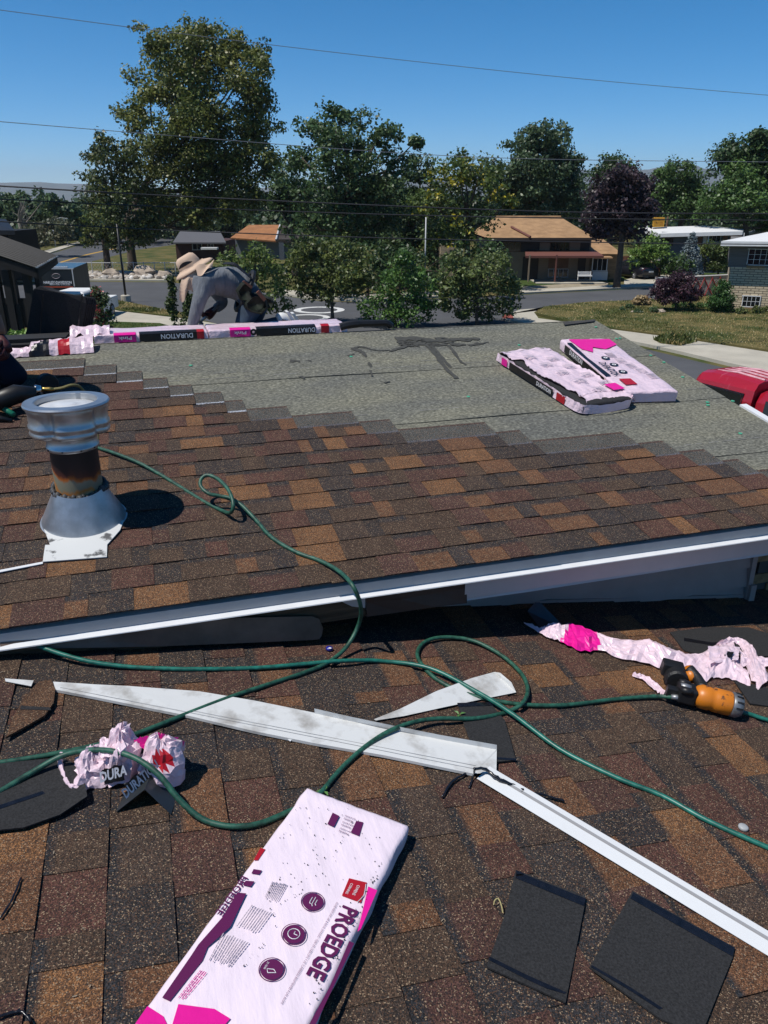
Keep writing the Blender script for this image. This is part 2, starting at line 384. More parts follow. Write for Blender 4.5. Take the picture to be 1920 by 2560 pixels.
# shingles being laid at the ridge: first cap of the far slope
MB().prism([onA(1408, 806, .006), onA(1488, 798, .006), onA(1484, 803, .006), onA(1412, 812, .006)], -nA * .004).obj('ridge_cap_start', mat('cap_dark', (0.05, 0.048, 0.046), .9, var=.2, vscale=80), upper)

# ------------------------------------------------------------------ lower roof
b = MB()
def PB(x, y, h=0.0): return Vector((x, y, EYE - HB - TB * x)) + nB * h
b.prism([PB(-4, -1.5, -0.016), PB(6.2, -1.5, -0.016), PB(6.2, 3.9, -0.016), PB(-4, 3.9, -0.016)], Vector((0, 0, -0.06)))
lower = b.obj('lower_roof', m_ply, house); lower['label'] = 'lower roof slope covered in brown shingles'
sc = 1.105; e = E0 * sc
x0 = onB(288, 1616).x
i = -8
while True:
    xb = x0 + i * e * cB; i += 1
    if xb > 4.6: break
    if xb < -2.0: continue
    y = RS.uniform(-0.35, 0.2)
    while y < 2.95:
        put_shingle(lower, PB(xb + RS.uniform(-.003, .003), y, -0.010 + RS.uniform(-.0007, .0007)), FB, sc, ang=RS.uniform(-0.003, 0.003))
        y += SL * sc + 0.002
# ------------------------------------------------------------------ eave trim along the upper roof
def xe(u, v, Y=2.70): return aty(u, v, Y).x
z0 = EZ - 0.014
def run(name, x0_, x1_, prof, m, parent=house, seg=0.35, wob=0.0, label=None):
    b = MB(); n = max(2, int((x1_ - x0_) / seg)); P = []
    for i in range(n + 1):
        x = x0_ + (x1_ - x0_) * i / n
        P.append([Vector((x, y + wob * R.uniform(-1, 1), z + wob * R.uniform(-1, 1))) for y, z in prof])
    for i in range(n):
        for j in range(len(prof) - 1): b.quad(P[i][j], P[i + 1][j], P[i + 1][j + 1], P[i][j + 1])
    return b.obj(name, m, parent, label=label)
m_dripshade = mat('drip_shade_grey', (0.58, 0.55, 0.52), 0.4, var=0.08, vscale=5, spec=0.5)  # same white metal as the lip, greyed to paint in the face's shade
xs = [XL, 0.95, 2.24, 3.9]
for i in range(3):
    o = 0.0015 * (i % 2)
    run('drip_edge', xs[i], xs[i + 1] + 0.03, [(2.78, z0 + .013 + o), (2.690 - o, z0 - .001 + o), (2.688 - o, z0 - .042)], m_dripshade, wob=.0006)
    run('drip_edge_lip', xs[i], xs[i + 1] + 0.03, [(2.690 - o, z0 - .042), (2.660 - o, z0 - .050), (2.659 - o, z0 - .054), (2.690 - o, z0 - .050)], m_white, wob=.0004)
xw, xb_, xr = xe(915, 1480), xe(1168, 1445), RX + 0.02
run('bare_wood_fascia', XL, xw, [(2.705, z0 - .045), (2.705, z0 - .165), (2.745, z0 - .165)], m_wood, seg=.5, label='bare weathered wood behind the missing fascia metal')
run('brown_fascia', xw, xb_, [(2.700, z0 - .045), (2.698, z0 - .10), (2.690, z0 - .165), (2.73, z0 - .168)], m_brownmetal, seg=.12, wob=.004, label='old brown fascia metal, dented')
run('fascia', xb_ - .01, xr, [(2.696, z0 - .046), (2.696, z0 - .150), (2.692, z0 - .158), (2.74, z0 - .160)], m_fascia, seg=.3, wob=.0012, label='pale grey fascia metal along the eave')
run('soffit', XL, xr, [(2.73, z0 - .150), (2.99, z0 - .155)], mat('soffit', (.3, .29, .28), .7))
# torn scrap of pale metal on the bare wood
MB().prism([aty(u, v, 2.702) for u, v in [(848, 1500), (865, 1492), (905, 1489), (913, 1490), (913, 1520), (880, 1516), (862, 1508)]], Vector((0, .002, 0))).obj('torn_metal_scrap', m_fascia, house)
# wall with three lap boards, end trim and a base strip
WY = 2.985
xc = aty(1868, 1420, WY).x
zb = lambda x: EYE - HB - TB * x
def board(zt, zb_, name='siding_board'):
    b = MB(); xl = XL
    b.quad((xl, WY, zt), (xc, WY, zt), (xc, WY - .020, zb_), (xl, WY - .020, zb_)); b.quad((xl, WY - .020, zb_), (xc, WY - .020, zb_), (xc, WY, zb_), (xl, WY, zb_)); return b.obj(name, m_siding, house)
zt = z0 - .15
for j in range(5): board(zt - .115 * j, zt - .115 * (j + 1) + .001)
b = MB(); b.prism([(XL, WY - .014, zb(XL) + .02), (xc, WY - .014, zb(xc) + .02), (xc, WY - .014, zb(xc) + .005), (XL, WY - .014, zb(XL) + .005)], Vector((0, .01, 0))); b.obj('base_strip', m_siding, house)
MB().box((xc, WY - .03, zb(xc) - .02), (xc + .03, WY + .02, zt)).obj('corner_trim', m_siding, house)
MB().box((xc + .005, WY - .05, zb(xc) - .02), (xc + .04, WY - .031, zb(xc) + .09)).obj('corner_trim_foot', m_siding, house)
b = MB(); b.box((XL, 3.02, 0), (xc, 8.5, zt)); b.obj('wall', m_siding, house)
# tan brick pier beyond the corner trim
m_brick = mat('tan_brick', (0.30, 0.19, 0.09), 0.85, var=0.35, vscale=25, bump=.004, bscale=40)
m_mort = mat('mortar', (0.10, 0.09, 0.08), .9)
px = aty(1893, 1440, 3.05).x
MB().box((px + .012, 3.062, 2.5), (px + .5, 3.6, z0 - .16)).obj('brick_pier', m_mort, house)
bm_ = MB().box((0, 0, 0), (.19, .06, .058)).mesh('brick', m_brick)
for r_ in range(9):
    for c_ in range(3):
        link('brick', bm_, house, Vector((px + c_ * .2 + (.1 if r_ % 2 else 0) - .02, 3.05 + R.uniform(0, .006), 3.88 + r_ * .068)) - wloc(house))
# bent sheet of step flashing below the left end of the eave
b = MB(); T0 = [(0, 1606), (200, 1590), (400, 1566), (600, 1545), (780, 1541), (798, 1548), (808, 1570)]; B0 = [(0, 1622), (200, 1620), (400, 1616), (600, 1608), (780, 1600), (798, 1598), (804, 1590)]
for i in range(len(T0) - 1):
    a_, b_, c_, d_ = aty(*T0[i], 2.686), aty(*T0[i + 1], 2.686), aty(*B0[i + 1], 2.672), aty(*B0[i], 2.672)
    b.quad(a_, b_, c_, d_); b.quad(*[p + Vector((0, .003, 0)) for p in (d_, c_, b_, a_)])
b.obj('step_flashing', m_flash, house, label='dull bent metal flashing under the left end of the eave')
b = MB(); b.prism([onB(u, v, .004) for u, v in [(40, 1612), (62, 1614), (150, 1621), (150, 1626), (50, 1620)]], -nB * .003).obj('white_tape', m_white, house)
# rake metal at the far right
b = MB()
for (ta, tb) in ((0.0, 1.28),):
    b.prism([PA(RX - .005, ta, .006), PA(RX + .045, ta, .006), PA(RX + .045, tb, .006), PA(RX - .005, tb, .006)], -nA * .05)
b.obj('rake_edge', m_white, house)
# lower parts of the house below the roof, for views from the side
MB().box((-3.8, -1.3, 0), (6.0, 2.95, 3.45)).obj('lower_wall', m_siding, house)
# ================================================================== things lying on the roofs
m_pink = mat('pink_film', (0.90, 0.70, 0.79), 0.28, var=0.05, vscale=8, bump=0.010, bscale=26, spec=0.5, coat=0.2, trans=.12)
m_pinkb = mat('pink_film_flat', (0.88, 0.745, 0.83), 0.36, var=0.05, vscale=10, bump=0.005, bscale=11, spec=0.45, stretch=(2.2, 0.6, 1), coat=0.1)
m_plum = mat('plum_print', (0.115, 0.012, 0.075), 0.4)
m_mag = mat('magenta_print', (0.78, 0.012, 0.30), 0.35, bump=0.003, bscale=20)
m_red = mat('red_print', (0.42, 0.010, 0.020), 0.38)
m_black = mat('black_print', (0.010, 0.010, 0.012), 0.35, bump=0.003, bscale=25)
m_wprint = mat('white_print', (0.80, 0.78, 0.80), 0.45)
m_grey = mat('fine_print', (0.40, 0.34, 0.39), 0.6)
m_backing = mat('shingle_back', (0.024, 0.024, 0.025), 0.9, var=0.55, vscale=170, bump=.0012, bscale=260, detail=8, spec=.3)
m_tar = mat('tar_strip', (0.008, 0.008, 0.011), 0.25, var=.4, vscale=60, spec=.6)

_tc = {}
def text_data(s, off=0.0):
    if (s, off) not in _tc:
        cu = bpy.data.curves.new('t', 'FONT'); cu.body = s; cu.align_x = 'LEFT'; cu.size = 1; cu.offset = off; cu.resolution_u = 2
        o = bpy.data.objects.new('t', cu); COL.objects.link(o); bpy.context.view_layer.update()
        me = bpy.data.meshes.new_from_object(o.evaluated_get(bpy.context.evaluated_depsgraph_get()))
        v = np.array([tuple(p.co) for p in me.vertices]); f = [list(p.vertices) for p in me.polygons]
        bpy.data.objects.remove(o); bpy.data.curves.remove(cu); bpy.data.meshes.remove(me)
        lo, hi = v.min(0), v.max(0); v = (v - lo) / np.maximum(hi - lo, 1e-6)
        _tc[(s, off)] = (v, f)
    return _tc[(s, off)]
def text(s, o, xd, yd, w_, h_, m, parent, name='lettering', off=0.012):
    v, f = text_data(s, off); b = MB()
    b.add([Vector(o) + xd * ((p[0] - .5) * w_) + yd * ((p[1] - .5) * h_) for p in v], f)
    return b.obj(name, m, parent)
def poly(name, pts, m, parent, d=None):
    b = MB(); b.prism([Vector(p) for p in pts], d if d is not None else Vector((0, 0, -0.0006))); return b.obj(name, m, parent)
def disc(o, n, r0, r1, m, parent, name, seg=28):
    x = n.orthogonal().normalized(); y = n.cross(x); b = MB(); vs = []
    for j in range(seg):
        a = 2 * math.pi * j / seg; dd = x * math.cos(a) + y * math.sin(a); vs += [Vector(o) + dd * r0, Vector(o) + dd * r1]
    if r0 <= 0: b.add([vs[2 * j + 1] for j in range(seg)], [list(range(seg))])
    else: b.add(vs, [[2 * j, 2 * j + 1, (2 * j + 3) % (2 * seg), (2 * j + 2) % (2 * seg)] for j in range(seg)])
    return b.obj(name, m, parent)

# soft wrapped box: frame origin = far left top corner, X across, Y along, N up
def wrapped(name, P0, X, Y, N, W_, L_, H_, m, parent, nx=16, ny=44, wr=0.0015, seed=0, sag=0.0):
    b = MB(); rad = 0.012; cols = []
    # profile across: up the left side, over, down the right side
    prof = [(0, -H_), (0, -H_ * .5), (0, -rad), (rad * .3, -rad * .3), (rad, 0)] + [(rad + (W_ - 2 * rad) * i / nx, 0) for i in range(1, nx)] + [(W_ - rad, 0), (W_ - rad * .3, -rad * .3), (W_, -rad), (W_, -H_ * .5), (W_, -H_)]
    ys = [0, rad * .3, rad] + [rad + (L_ - 2 * rad) * j / ny for j in range(1, ny)] + [L_ - rad, L_ - rad * .3, L_]
    G = []
    for j, y in enumerate(ys):
        row = []
        for i, (x, z) in enumerate(prof):
            zz = z
            if j in (0, len(ys) - 1): zz = min(z, -rad)
            elif j in (1, len(ys) - 2): zz = min(z, -rad * .3)
            n_ = noise.noise(Vector((x * 9 + seed, y * 5, seed))) * wr + noise.noise(Vector((x * 40 + y * 9 + seed, y * 7, 3 + seed))) * wr * .7
            bulge = noise.noise(Vector((y * 12 + seed, z * 20, 9))) * wr * 2.0 if i < 3 or i > len(prof) - 4 else 0
            p = P0 + X * (x + (bulge if i > 9 else -bulge)) + Y * y + N * (zz + n_ - sag * math.sin(math.pi * x / W_) * 0)
            row.append(p)
        G.append(row)
    c = len(prof); r = len(ys)
    b.add([p for row in G for p in row], [[j * c + i, (j + 1) * c + i, (j + 1) * c + i + 1, j * c + i + 1] for j in range(r - 1) for i in range(c - 1)])
    b.add(G[0], [list(range(c))]); b.add(G[-1], [list(range(c - 1, -1, -1))])
    o = b.obj(name, m, parent, smooth=True)
    return o
# ---- the hip and ridge bundle in the foreground
HT = 0.058
P0, P1, P2 = onB(765, 1968, HT), onB(1025, 2058, HT), onB(331, 2560, HT)
LY = (P2 - P0).normalized(); LX = (P1 - P0 - LY * (P1 - P0).dot(LY)); WB = LX.length; LX.normalize()
P0 = P0 + LY * 0.5 * (P1 - P0).dot(LY)
bun = thing('shingle_bundle', 'pale pink film wrapped bundle with large plum lettering, lying in the foreground', 'bundle', onB(640, 2280, 0.01))
wrapped('film_wrap', P0, LX, LY, nB, WB, 1.02, HT - 0.008, m_pinkb, bun, wr=0.0034, seed=1)
c8 = lambda x, y, h=.0042: onB(250 + x / 1.659, 1900 + y / 1.659, HT + h)
def pp(name, pts, m, h=.0042): return poly(name, [c8(x, y, h) for x, y in pts], m, bun, -nB * .0003)
pp('print_block', [(943, 265), (970, 277), (993, 232), (965, 218)], m_plum); pp('print_block', [(1040, 300), (1075, 315), (1092, 258), (1063, 252)], m_plum)
for k in range(3):
    o = c8(1043 - k * 1, 236 + k * 25); 
    text('HIP & RIDGE', c8(1038 - k * 10, 238 + k * 26), -LX, LY, .033, .005, m_plum, bun, 'small_lettering', 0)
    text('PROEDGE', c8(1030 - k * 10, 248 + k * 26), -LX, LY, .028, .006, m_plum, bun, 'small_lettering', 0)
pp('red_mark', [(637, 415), (655, 416), (686, 370), (665, 365)], m_red); pp('print_block', [(628, 470), (660, 475), (672, 458), (637, 452)], m_plum); pp('print_block', [(592, 518), (625, 525), (641, 503), (604, 500)], m_plum)
pp('plum_band', [(258, 985), (290, 1000), (425, 832), (446, 776), (540, 692), (607, 553), (570, 549), (505, 655), (408, 765), (380, 808)], m_plum)
def bars(q, n, m, frac=.45, name='fine_print'):
    b = MB(); A_, B_, C_, D_ = [c8(*p) for p in q]     # A-B across the lines, A-D along
    for i in range(n):
        t0 = i / n; t1 = (i + frac) / n; s0 = R.uniform(0, .06); s1 = R.uniform(.86, 1)
        lo0 = A_.lerp(B_, t0); lo1 = A_.lerp(B_, t1); hi0 = D_.lerp(C_, t0); hi1 = D_.lerp(C_, t1)
        k = s0
        while k < s1:
            k2 = min(k + R.uniform(.05, .16), s1); b.quad(lo0.lerp(hi0, k), lo0.lerp(hi0, k2), lo1.lerp(hi1, k2), lo1.lerp(hi1, k)); k = k2 + .02
    b.obj(name, m, bun)
bars([(715, 502), (785, 515), (735, 595), (680, 575)], 9, m_grey); bars([(630, 600), (720, 630), (650, 722), (565, 690)], 9, m_grey); bars([(512, 712), (625, 755), (545, 862), (450, 832)], 11, m_grey)
bars([(418, 868), (450, 880), (345, 1008), (312, 1000)], 4, m_mag, .35)
for (x, y) in ((883, 587), (804, 722), (713, 868)):
    ctr = c8(x, y); rr = .0295 * (1.0)
    disc(ctr, nB, 0, rr * .86, m_plum, bun, 'round_icon'); disc(ctr, nB, rr * .93, rr, m_plum, bun, 'icon_ring')
    g = MB(); k = nB * .0012
    if y < 600:
        for dx, s_ in ((-.006, .010), (.001, .014), (.008, .008)): g.tube([ctr + k + LX * dx + LY * (-s_), ctr + k + LX * dx + LY * s_ * .6, ctr + k + LX * (dx + .004) + LY * s_], .0010, 4)
    elif y < 800:
        n_ = 14; g.tube([ctr + k + (LX * math.cos(6.283 * j / n_) + LY * math.sin(6.283 * j / n_)) * .014 for j in range(n_ + 1)], .0010, 4)
        g.tube([ctr + k, ctr + k + LX * .009], .001, 4); g.tube([ctr + k, ctr + k - LY * .007], .001, 4)
    else:
        g.tube([ctr + k + LX * a + LY * b_ for a, b_ in ((-.004, .012), (.012, .004), (.004, -.001), (-.010, .004), (-.004, .012))], .0010, 4)
    g.obj('icon_glyph', m_wprint, bun)
text('25 YEAR', c8(690, 852, .0052), LY, LX, .020, .0045, m_wprint, bun, 'small_lettering', 0)
pp('red_logo', [(1003, 562), (1083, 592), (1107, 508), (1033, 490)], m_red)
text('OWENS', c8(1062, 540, .0054), LY, LX, .034, .008, m_wprint, bun, 'logo_lettering', 0); text('CORNING', c8(1034, 533, .0054), LY, LX, .036, .007, m_wprint, bun, 'logo_lettering', 0)
g = MB(); g.tube(catmull([c8(1066, 590, .0054), c8(1094, 560, .0054), c8(1103, 515, .0054)], 5), .0009, 4); g.obj('logo_arc', m_wprint, bun)
pp('magenta_band', [(1068, 712), (1082, 700), (1150, 540), (1112, 524), (1095, 600)], m_mag)
text('PROEDGE', (c8(1000, 600, .0046) + c8(1075, 630, .0046) + c8(855, 885, .0046) + c8(930, 920, .0046)) / 4, LY, LX, (c8(1037, 612) - c8(892, 905)).length, .043, m_plum, bun, 'large_lettering', 0.03)
text('PROEDGE', c8(548, 560), LY, -LX, .125, .018, m_plum, bun, 'edge_lettering', 0.02)
pp('plum_band', [(868, 1095), (895, 1095), (1054, 760), (1034, 750), (955, 935)], m_plum)
text('ALGAE RESISTANT HIP & RIDGE SHINGLES / TEJAS DE CABALLETE Y DE CUMBRERAS RESISTENTES A LAS ALGAS', (c8(985, 590) + c8(750, 1010)) / 2, LY, LX, (c8(985, 590) - c8(750, 1010)).length, .006, m_plum, bun, 'small_lettering', 0)
pp('magenta_block', [(145, 1095), (278, 1095), (262, 1062), (197, 1020)], m_mag); pp('magenta_block', [(300, 1095), (520, 1095), (540, 1072), (475, 1032), (325, 1012)], m_mag)
m_grit = mat('grit', (0.03, 0.028, 0.027), .9)
b = MB()
for k in range(230):
    if k < 90: x, y = R.uniform(700, 1240), R.uniform(180, 620)
    elif k < 200: t = R.random(); x, y = 1180 - 300 * t + R.gauss(0, 14), 430 + 560 * t + R.gauss(0, 20)
    else: t = R.random(); x, y = 960 - 400 * t + R.gauss(0, 16), 300 + 650 * t + R.gauss(0, 20)
    p = c8(x, y, .0036); q = (p - P0)
    if not (0.01 < q.dot(LX) < WB - .01): continue
    s = R.uniform(.0004, .0013); b.box((-s, -s, -s), (s, s, s * 1.2), FB, p)
b.obj('grit_specks', m_grit, bun, )['kind'] = 'stuff'

# ---- bundles on the upper roof
def abun(label, quad, H_, seed):
    q = [onA(u, v, H_) for u, v in quad]
    Y = ((q[3] - q[0]) + (q[2] - q[1])).normalized(); X = (q[1] - q[0]); X = (X - Y * X.dot(Y)); W_ = X.length; X.normalize()
    L_ = ((q[3] - q[0]).dot(Y) + (q[2] - q[1]).dot(Y)) / 2; P = (q[0] + q[1]) / 2 - X * W_ / 2
    t = thing('shingle_bundle', label, 'bundle', P + X * W_ / 2 + Y * L_ / 2 - nA * H_)
    return t, P, X, Y, W_, L_
t, P, X, Y, W_, L_ = abun('pink wrapped shingle bundle with magenta panel, right of the torn one on grey felt', [(1403, 848), (1520, 845), (1692, 974), (1565, 983)], .075, 4)
print('A bundle right', W_, L_)
wrapped('film_wrap', P, X, Y, nA, W_, L_, .07, m_pink, t, wr=.006, seed=4)
Q = lambda x, y, h=.006: P + X * x * W_ + Y * y * L_ + nA * h
def qp(name, pts, m, h=.006): return poly(name, [Q(x, y, h) for x, y in pts], m, t, -nA * .0005)
qp('magenta_panel', [(.12, .03), (.15, .24), (.3, .30), (.42, .20), (.62, .25), (.97, .16), (.97, .04)], m_mag, .008)
text('DURATION', Q(.22, .62, .009), Y, X, .24, .055, m_black, t, off=.02)
for k in range(3): disc(Q(.40 + .0 * k, .42 + .13 * k, .009), nA, 0, .030, m_black, t, 'round_icon'); disc(Q(.40, .42 + .13 * k, .0095), nA, .006, .014, m_wprint, t, 'icon_ring')
qp('red_logo', [(.16, .80), (.16, .90), (.38, .90), (.38, .80)], m_red, .009)
def side(name, y0, y1, m, z0=-.062, z1=-.008, x=-.004, tt=None): 
    b = MB(); b.quad(P + X * x + Y * y0 * L_ + nA * z0, P + X * x + Y * y1 * L_ + nA * z0, P + X * x + Y * y1 * L_ + nA * z1, P + X * x + Y * y0 * L_ + nA * z1); return b.obj(name, m, t)
side('black_side_panel', .10, .74, m_black, x=-.009); side('magenta_side_panel', .76, .90, m_mag, x=-.009)
text('DURATION', P + X * -.0105 + Y * .30 * L_ - nA * .03, Y, nA, .22, .035, m_wprint, t)
qp('black_edge', [(.0, .10), (.0, .74), (.10, .74), (.06, .40), (.10, .10)], m_black, .007)
b = MB()
for k in range(5):
    x = .5 + .07 * k; y = .32 + .1 * k
    for j in range(5): b.quad(Q(x, y + j * .018), Q(x + .16, y + j * .018), Q(x + .16, y + j * .018 + .008), Q(x, y + j * .018 + .008))
b.obj('fine_print', m_grey, t)
t, P, X, Y, W_, L_ = abun('pink wrapped shingle bundle torn open along one side on grey felt', [(1246, 882), (1356, 863), (1579, 995), (1463, 1013)], .062, 9)
print('A bundle left', W_, L_)
# the shingles inside show between the torn film
wrapped('bare_shingles', P + X * .015 + Y * .02, X, Y, nA, W_ - .03, L_ - .02, .05, m_backing, t, wr=.002, seed=5)
b = MB(); nx, ny = 22, 60; G = []
for j in range(ny + 1):
    y = j / ny; row = []
    xl = .10 + .06 * math.sin(y * 9) + .05 * noise.noise(Vector((y * 14, 2, 1))) if y > .2 else .0
    xr_ = 1.0 - (.05 + .04 * noise.noise(Vector((y * 20, 5, 1)))) if .25 < y < .8 else 1.03
    for i in range(nx + 1):
        x = xl + (xr_ - xl) * i / nx
        yy = y * 1.0 - (.05 * math.sin(x * 3.1) if y > .9 else 0) + (.02 * abs(2 * x - 1) if y < .1 else 0)
        z = .008 + .012 * noise.noise(Vector((x * 7, y * 11, 3))) + .008 * abs(noise.noise(Vector((x * 16 + y * 5, y * 19, 8)))) + (.012 if i in (0, nx) else 0) * R.random()
        if x > 1.0: z -= .03
        if y < .04 or y > .97: z -= .012
        row.append(P + X * x * W_ + Y * yy * L_ + nA * z)
    G.append(row)
b.add([p for r_ in G for p in r_], [[j * (nx + 1) + i, (j + 1) * (nx + 1) + i, (j + 1) * (nx + 1) + i + 1, j * (nx + 1) + i + 1] for j in range(ny) for i in range(nx)])
b.obj('torn_film', m_pink, t, smooth=True)
b = MB(); G = []                                     # film still standing along the near left edge and the near end
pth = [(-.02, .02), (-.02, .30), (-.02, .6), (-.03, .85), (.02, .99), (.3, 1.03), (.6, 1.03), (.9, 1.01), (1.03, .93), (1.04, .8)]
pth = catmull([P + X * a * W_ + Y * c * L_ for a, c in pth], 8)
lo = [p - nA * .055 for p in pth]; hi = [p + nA * (.002 + .012 * noise.noise(p * 22)) + (X * R.uniform(-.004, .012)) for p in pth]
for i in range(len(pth) - 1): b.quad(lo[i], lo[i + 1], hi[i + 1], hi[i], 0)
b.obj('film_side', m_pink, t)
def strip(y0, y1, m, nm):
    b = MB(); n_ = 8
    for k in range(n_):
        a = y0 + (y1 - y0) * k / n_; c = y0 + (y1 - y0) * (k + 1) / n_
        b.quad(P + X * (-.014) + Y * a * L_ - nA * .054, P + X * (-.014) + Y * c * L_ - nA * .054, P + X * (-.016) + Y * c * L_ - nA * .004, P + X * (-.016) + Y * a * L_ - nA * .004)
    return b.obj(nm, m, t)
strip(.2, .72, m_black, 'black_side_panel'); strip(.10, .17, m_mag, 'magenta_side_panel'); strip(.76, .85, m_red, 'red_side_panel')
text('DURATION', P - X * .0175 + Y * .62 * L_ - nA * .028, Y, nA, .16, .028, m_wprint, t)
b = MB()
for k in range(9):
    x = .25 + .3 * (k % 2) + .03 * k; y = .18 + .08 * k
    for j in range(5): b.quad(*[P + X * (x + a) * W_ + Y * (y + j * .013 + c) * L_ + nA * .022 for a, c in ((0, 0), (.2, 0), (.2, .006), (0, .006))])
b.obj('fine_print', m_grey, t)
poly('magenta_patch', [P + X * a * W_ + Y * c * L_ + nA * .024 for a, c in ((.78, .80), (.78, .90), (1.0, .90), (1.0, .80))], m_mag, t, -nA * .001)

# ---- bundles lying along the ridge
def ridge_bundle(label, ua, ub, vv, sections, words, seed):
    pa, pb = onA(ua, vv[0], .0), onA(ub, vv[1], .0); xa, xb = pa.x, pb.x
    yb = RY + .02; z = RZ - .006
    t = thing('shingle_bundle', label, 'bundle', (xa / 2 + xb / 2, yb + .1, z), 'bundles laid along the ridge')
    P = Vector((xa, yb + .33, z + .056)); X = Vector((0, -1, 0)); Y = Vector((1, 0, 0)); N = UP
    wrapped('film_wrap', P, X, Y, N, .33, xb - xa, .07, m_pink, t, wr=.006, seed=seed, ny=60)
    for s0, s1, m, nm in sections:
        b = MB(); n_ = 12
        for k in range(n_):
            a = xa + (xb - xa) * (s0 + (s1 - s0) * k / n_); c = xa + (xb - xa) * (s0 + (s1 - s0) * (k + 1) / n_)
            for (d0, d1) in (((-.012, .004), (-.012, .054)), ((-.012, .054), (.012, .0645)), ((.012, .0645), (.05, .0635))):
                wv = lambda q: .004 * noise.noise(Vector((q * 20, seed, d0[1] * 30)))
                b.quad((a, yb + d0[0] + wv(a), z + d0[1]), (c, yb + d0[0] + wv(c), z + d0[1]), (c, yb + d1[0] + wv(c), z + d1[1]), (a, yb + d1[0] + wv(a), z + d1[1]))
        b.obj(nm, m, t, smooth=True)
    for s, wd, flip, m, hh, sc_ in words:
        xd = Vector((-1, 0, 0)) if flip else Vector((1, 0, 0)); yd = -UP if flip else UP
        text(s, Vector((xa + (xb - xa) * wd, yb - .019, z + .032)), xd, yd, sc_, hh, m, t, off=.02)
    return t, xa, xb, yb, z
t, xa, xb, yb, z = ridge_bundle('pink and black wrapped bundle on the ridge beneath the kneeling worker and his shoes', 525, 868, (850, 826), [(.145, .29, m_mag, 'magenta_band'), (.33, .76, m_black, 'black_band'), (.80, .86, m_red, 'red_band')], [('DURATION', .655, True, m_wprint, .034, .20), ('Pink', .215, True, m_wprint, .022, .09)], 11)
disc((xa + (xb - xa) * .31, yb - .018, z + .034), Vector((0, -1, 0)), .009, .024, m_black, t, 'round_icon')
t, xa, xb, yb, z = ridge_bundle('pink and black wrapped bundle on the ridge left of the kneeling worker, at his hand', 236, 522, (861, 848), [(.17, .36, m_mag, 'magenta_band'), (.39, .90, m_black, 'black_band'), (.90, .965, m_red, 'red_band')], [('DURATION', .72, True, m_wprint, .034, .22), ('Pink', .265, True, m_wprint, .022, .09)], 15)
# black folded strip at the end of the ridge bundles
b = MB(); pts = [Vector((onA(u, v).x, RY + .03, RZ + h)) for u, v, h in ((850, 826, .03), (870, 823, .045), (900, 822, .05), (940, 820, .048), (965, 819, .045), (976, 818, .02))]
b.tube(catmull(pts, 4), [.03] * 8 + [.026] * 13, 8); o = b.obj('rubber_strip', m_dark); o.scale = (1, 1, 1); tag(o, 'short black rolled rubber strip lying on the ridge, right of the bundles', 'strip')

# ---- opened bundle at the left end of the ridge with the stack of bare shingles behind it
t = thing('open_shingle_bundle', 'opened shingle bundle with torn pink and black film at the left end of the ridge', 'bundle', onA(120, 885))
def slab_u(name, px_, h0, h1, m, parent, n=3):
    for k in range(n):
        a = h0 + (h1 - h0) * k / n; c = h0 + (h1 - h0) * (k + .86) / n; j = R.uniform(-.006, .006)
        b = MB(); pts = [onA(u, v) + Vector((j, j, 0)) + nA * c for u, v in px_]; b.prism(pts, -nA * (c - a)); b.obj(name, m, parent)
slab_u('stacked_shingle', [(-120, 886), (188, 874), (202, 860), (-100, 866)], .004, .05, m_backing, t, 5)
b = MB(); G = []
n_ = 40
for i in range(n_ + 1):
    u = -60 + 295 * i / n_
    vb = 896 - .062 * (u + 0) ; w_ = 0.03 + .06 * max(0, (u - 60) / 170)
    p = onA(u, vb); row = []
    for j in range(8):
        s = j / 7; h = .012 + (.055 if u > 80 else .02) * math.sin(min(1, s * 1.5) * math.pi / 2) + .014 * noise.noise(Vector((u * .07, s * 4, 2)))
        row.append(p + FA @ Vector((0, s * (.05 + w_ * 1.3), h - (0.012 if j == 0 else 0))))
    G.append(row)
def colw(u, s): return 1 if (70 + 45 * s < u < 128) else (2 if (150 < u < 176 and s < .75) else 0)
for i in range(n_):
    for j in range(7): b.quad(G[i][j], G[i + 1][j], G[i + 1][j + 1], G[i][j + 1], colw(-60 + 295 * (i + .5) / n_, j / 7))
b.obj('torn_film', [m_pink, m_black, m_red], t, smooth=True)
b = MB(); b.prism([PA(-1.9, TR - .06, .075), PA(-.52, TR - .06, .075), Vector((-.52, RY + .3, RZ + .04)), Vector((-1.9, RY + .3, RZ + .04))], Vector((0, 0, -.07)))
o = b.obj('shingle_stack', m_backing); tag(o, 'flat stack of dark shingles on the ridge, left of all the pink bundles', 'shingles')
b = MB(); G = []
for i in range(16):
    a = i / 15; x = -.50 + .26 * a; G.append([Vector((x, RY + .05 + .18 * s, RZ + .05 + .03 * noise.noise(Vector((a * 6, s * 5, 4))) + .05 * math.sin(s * 3))) for s in (0, .25, .5, .75, 1)])
for i in range(15):
    for j in range(4): b.quad(G[i][j], G[i + 1][j], G[i + 1][j + 1], G[i][j + 1])
o = b.obj('film_scrap', m_pink, smooth=True); tag(o, 'torn scrap of pink film between the dark shingle stack and the ridge bundles', 'film')
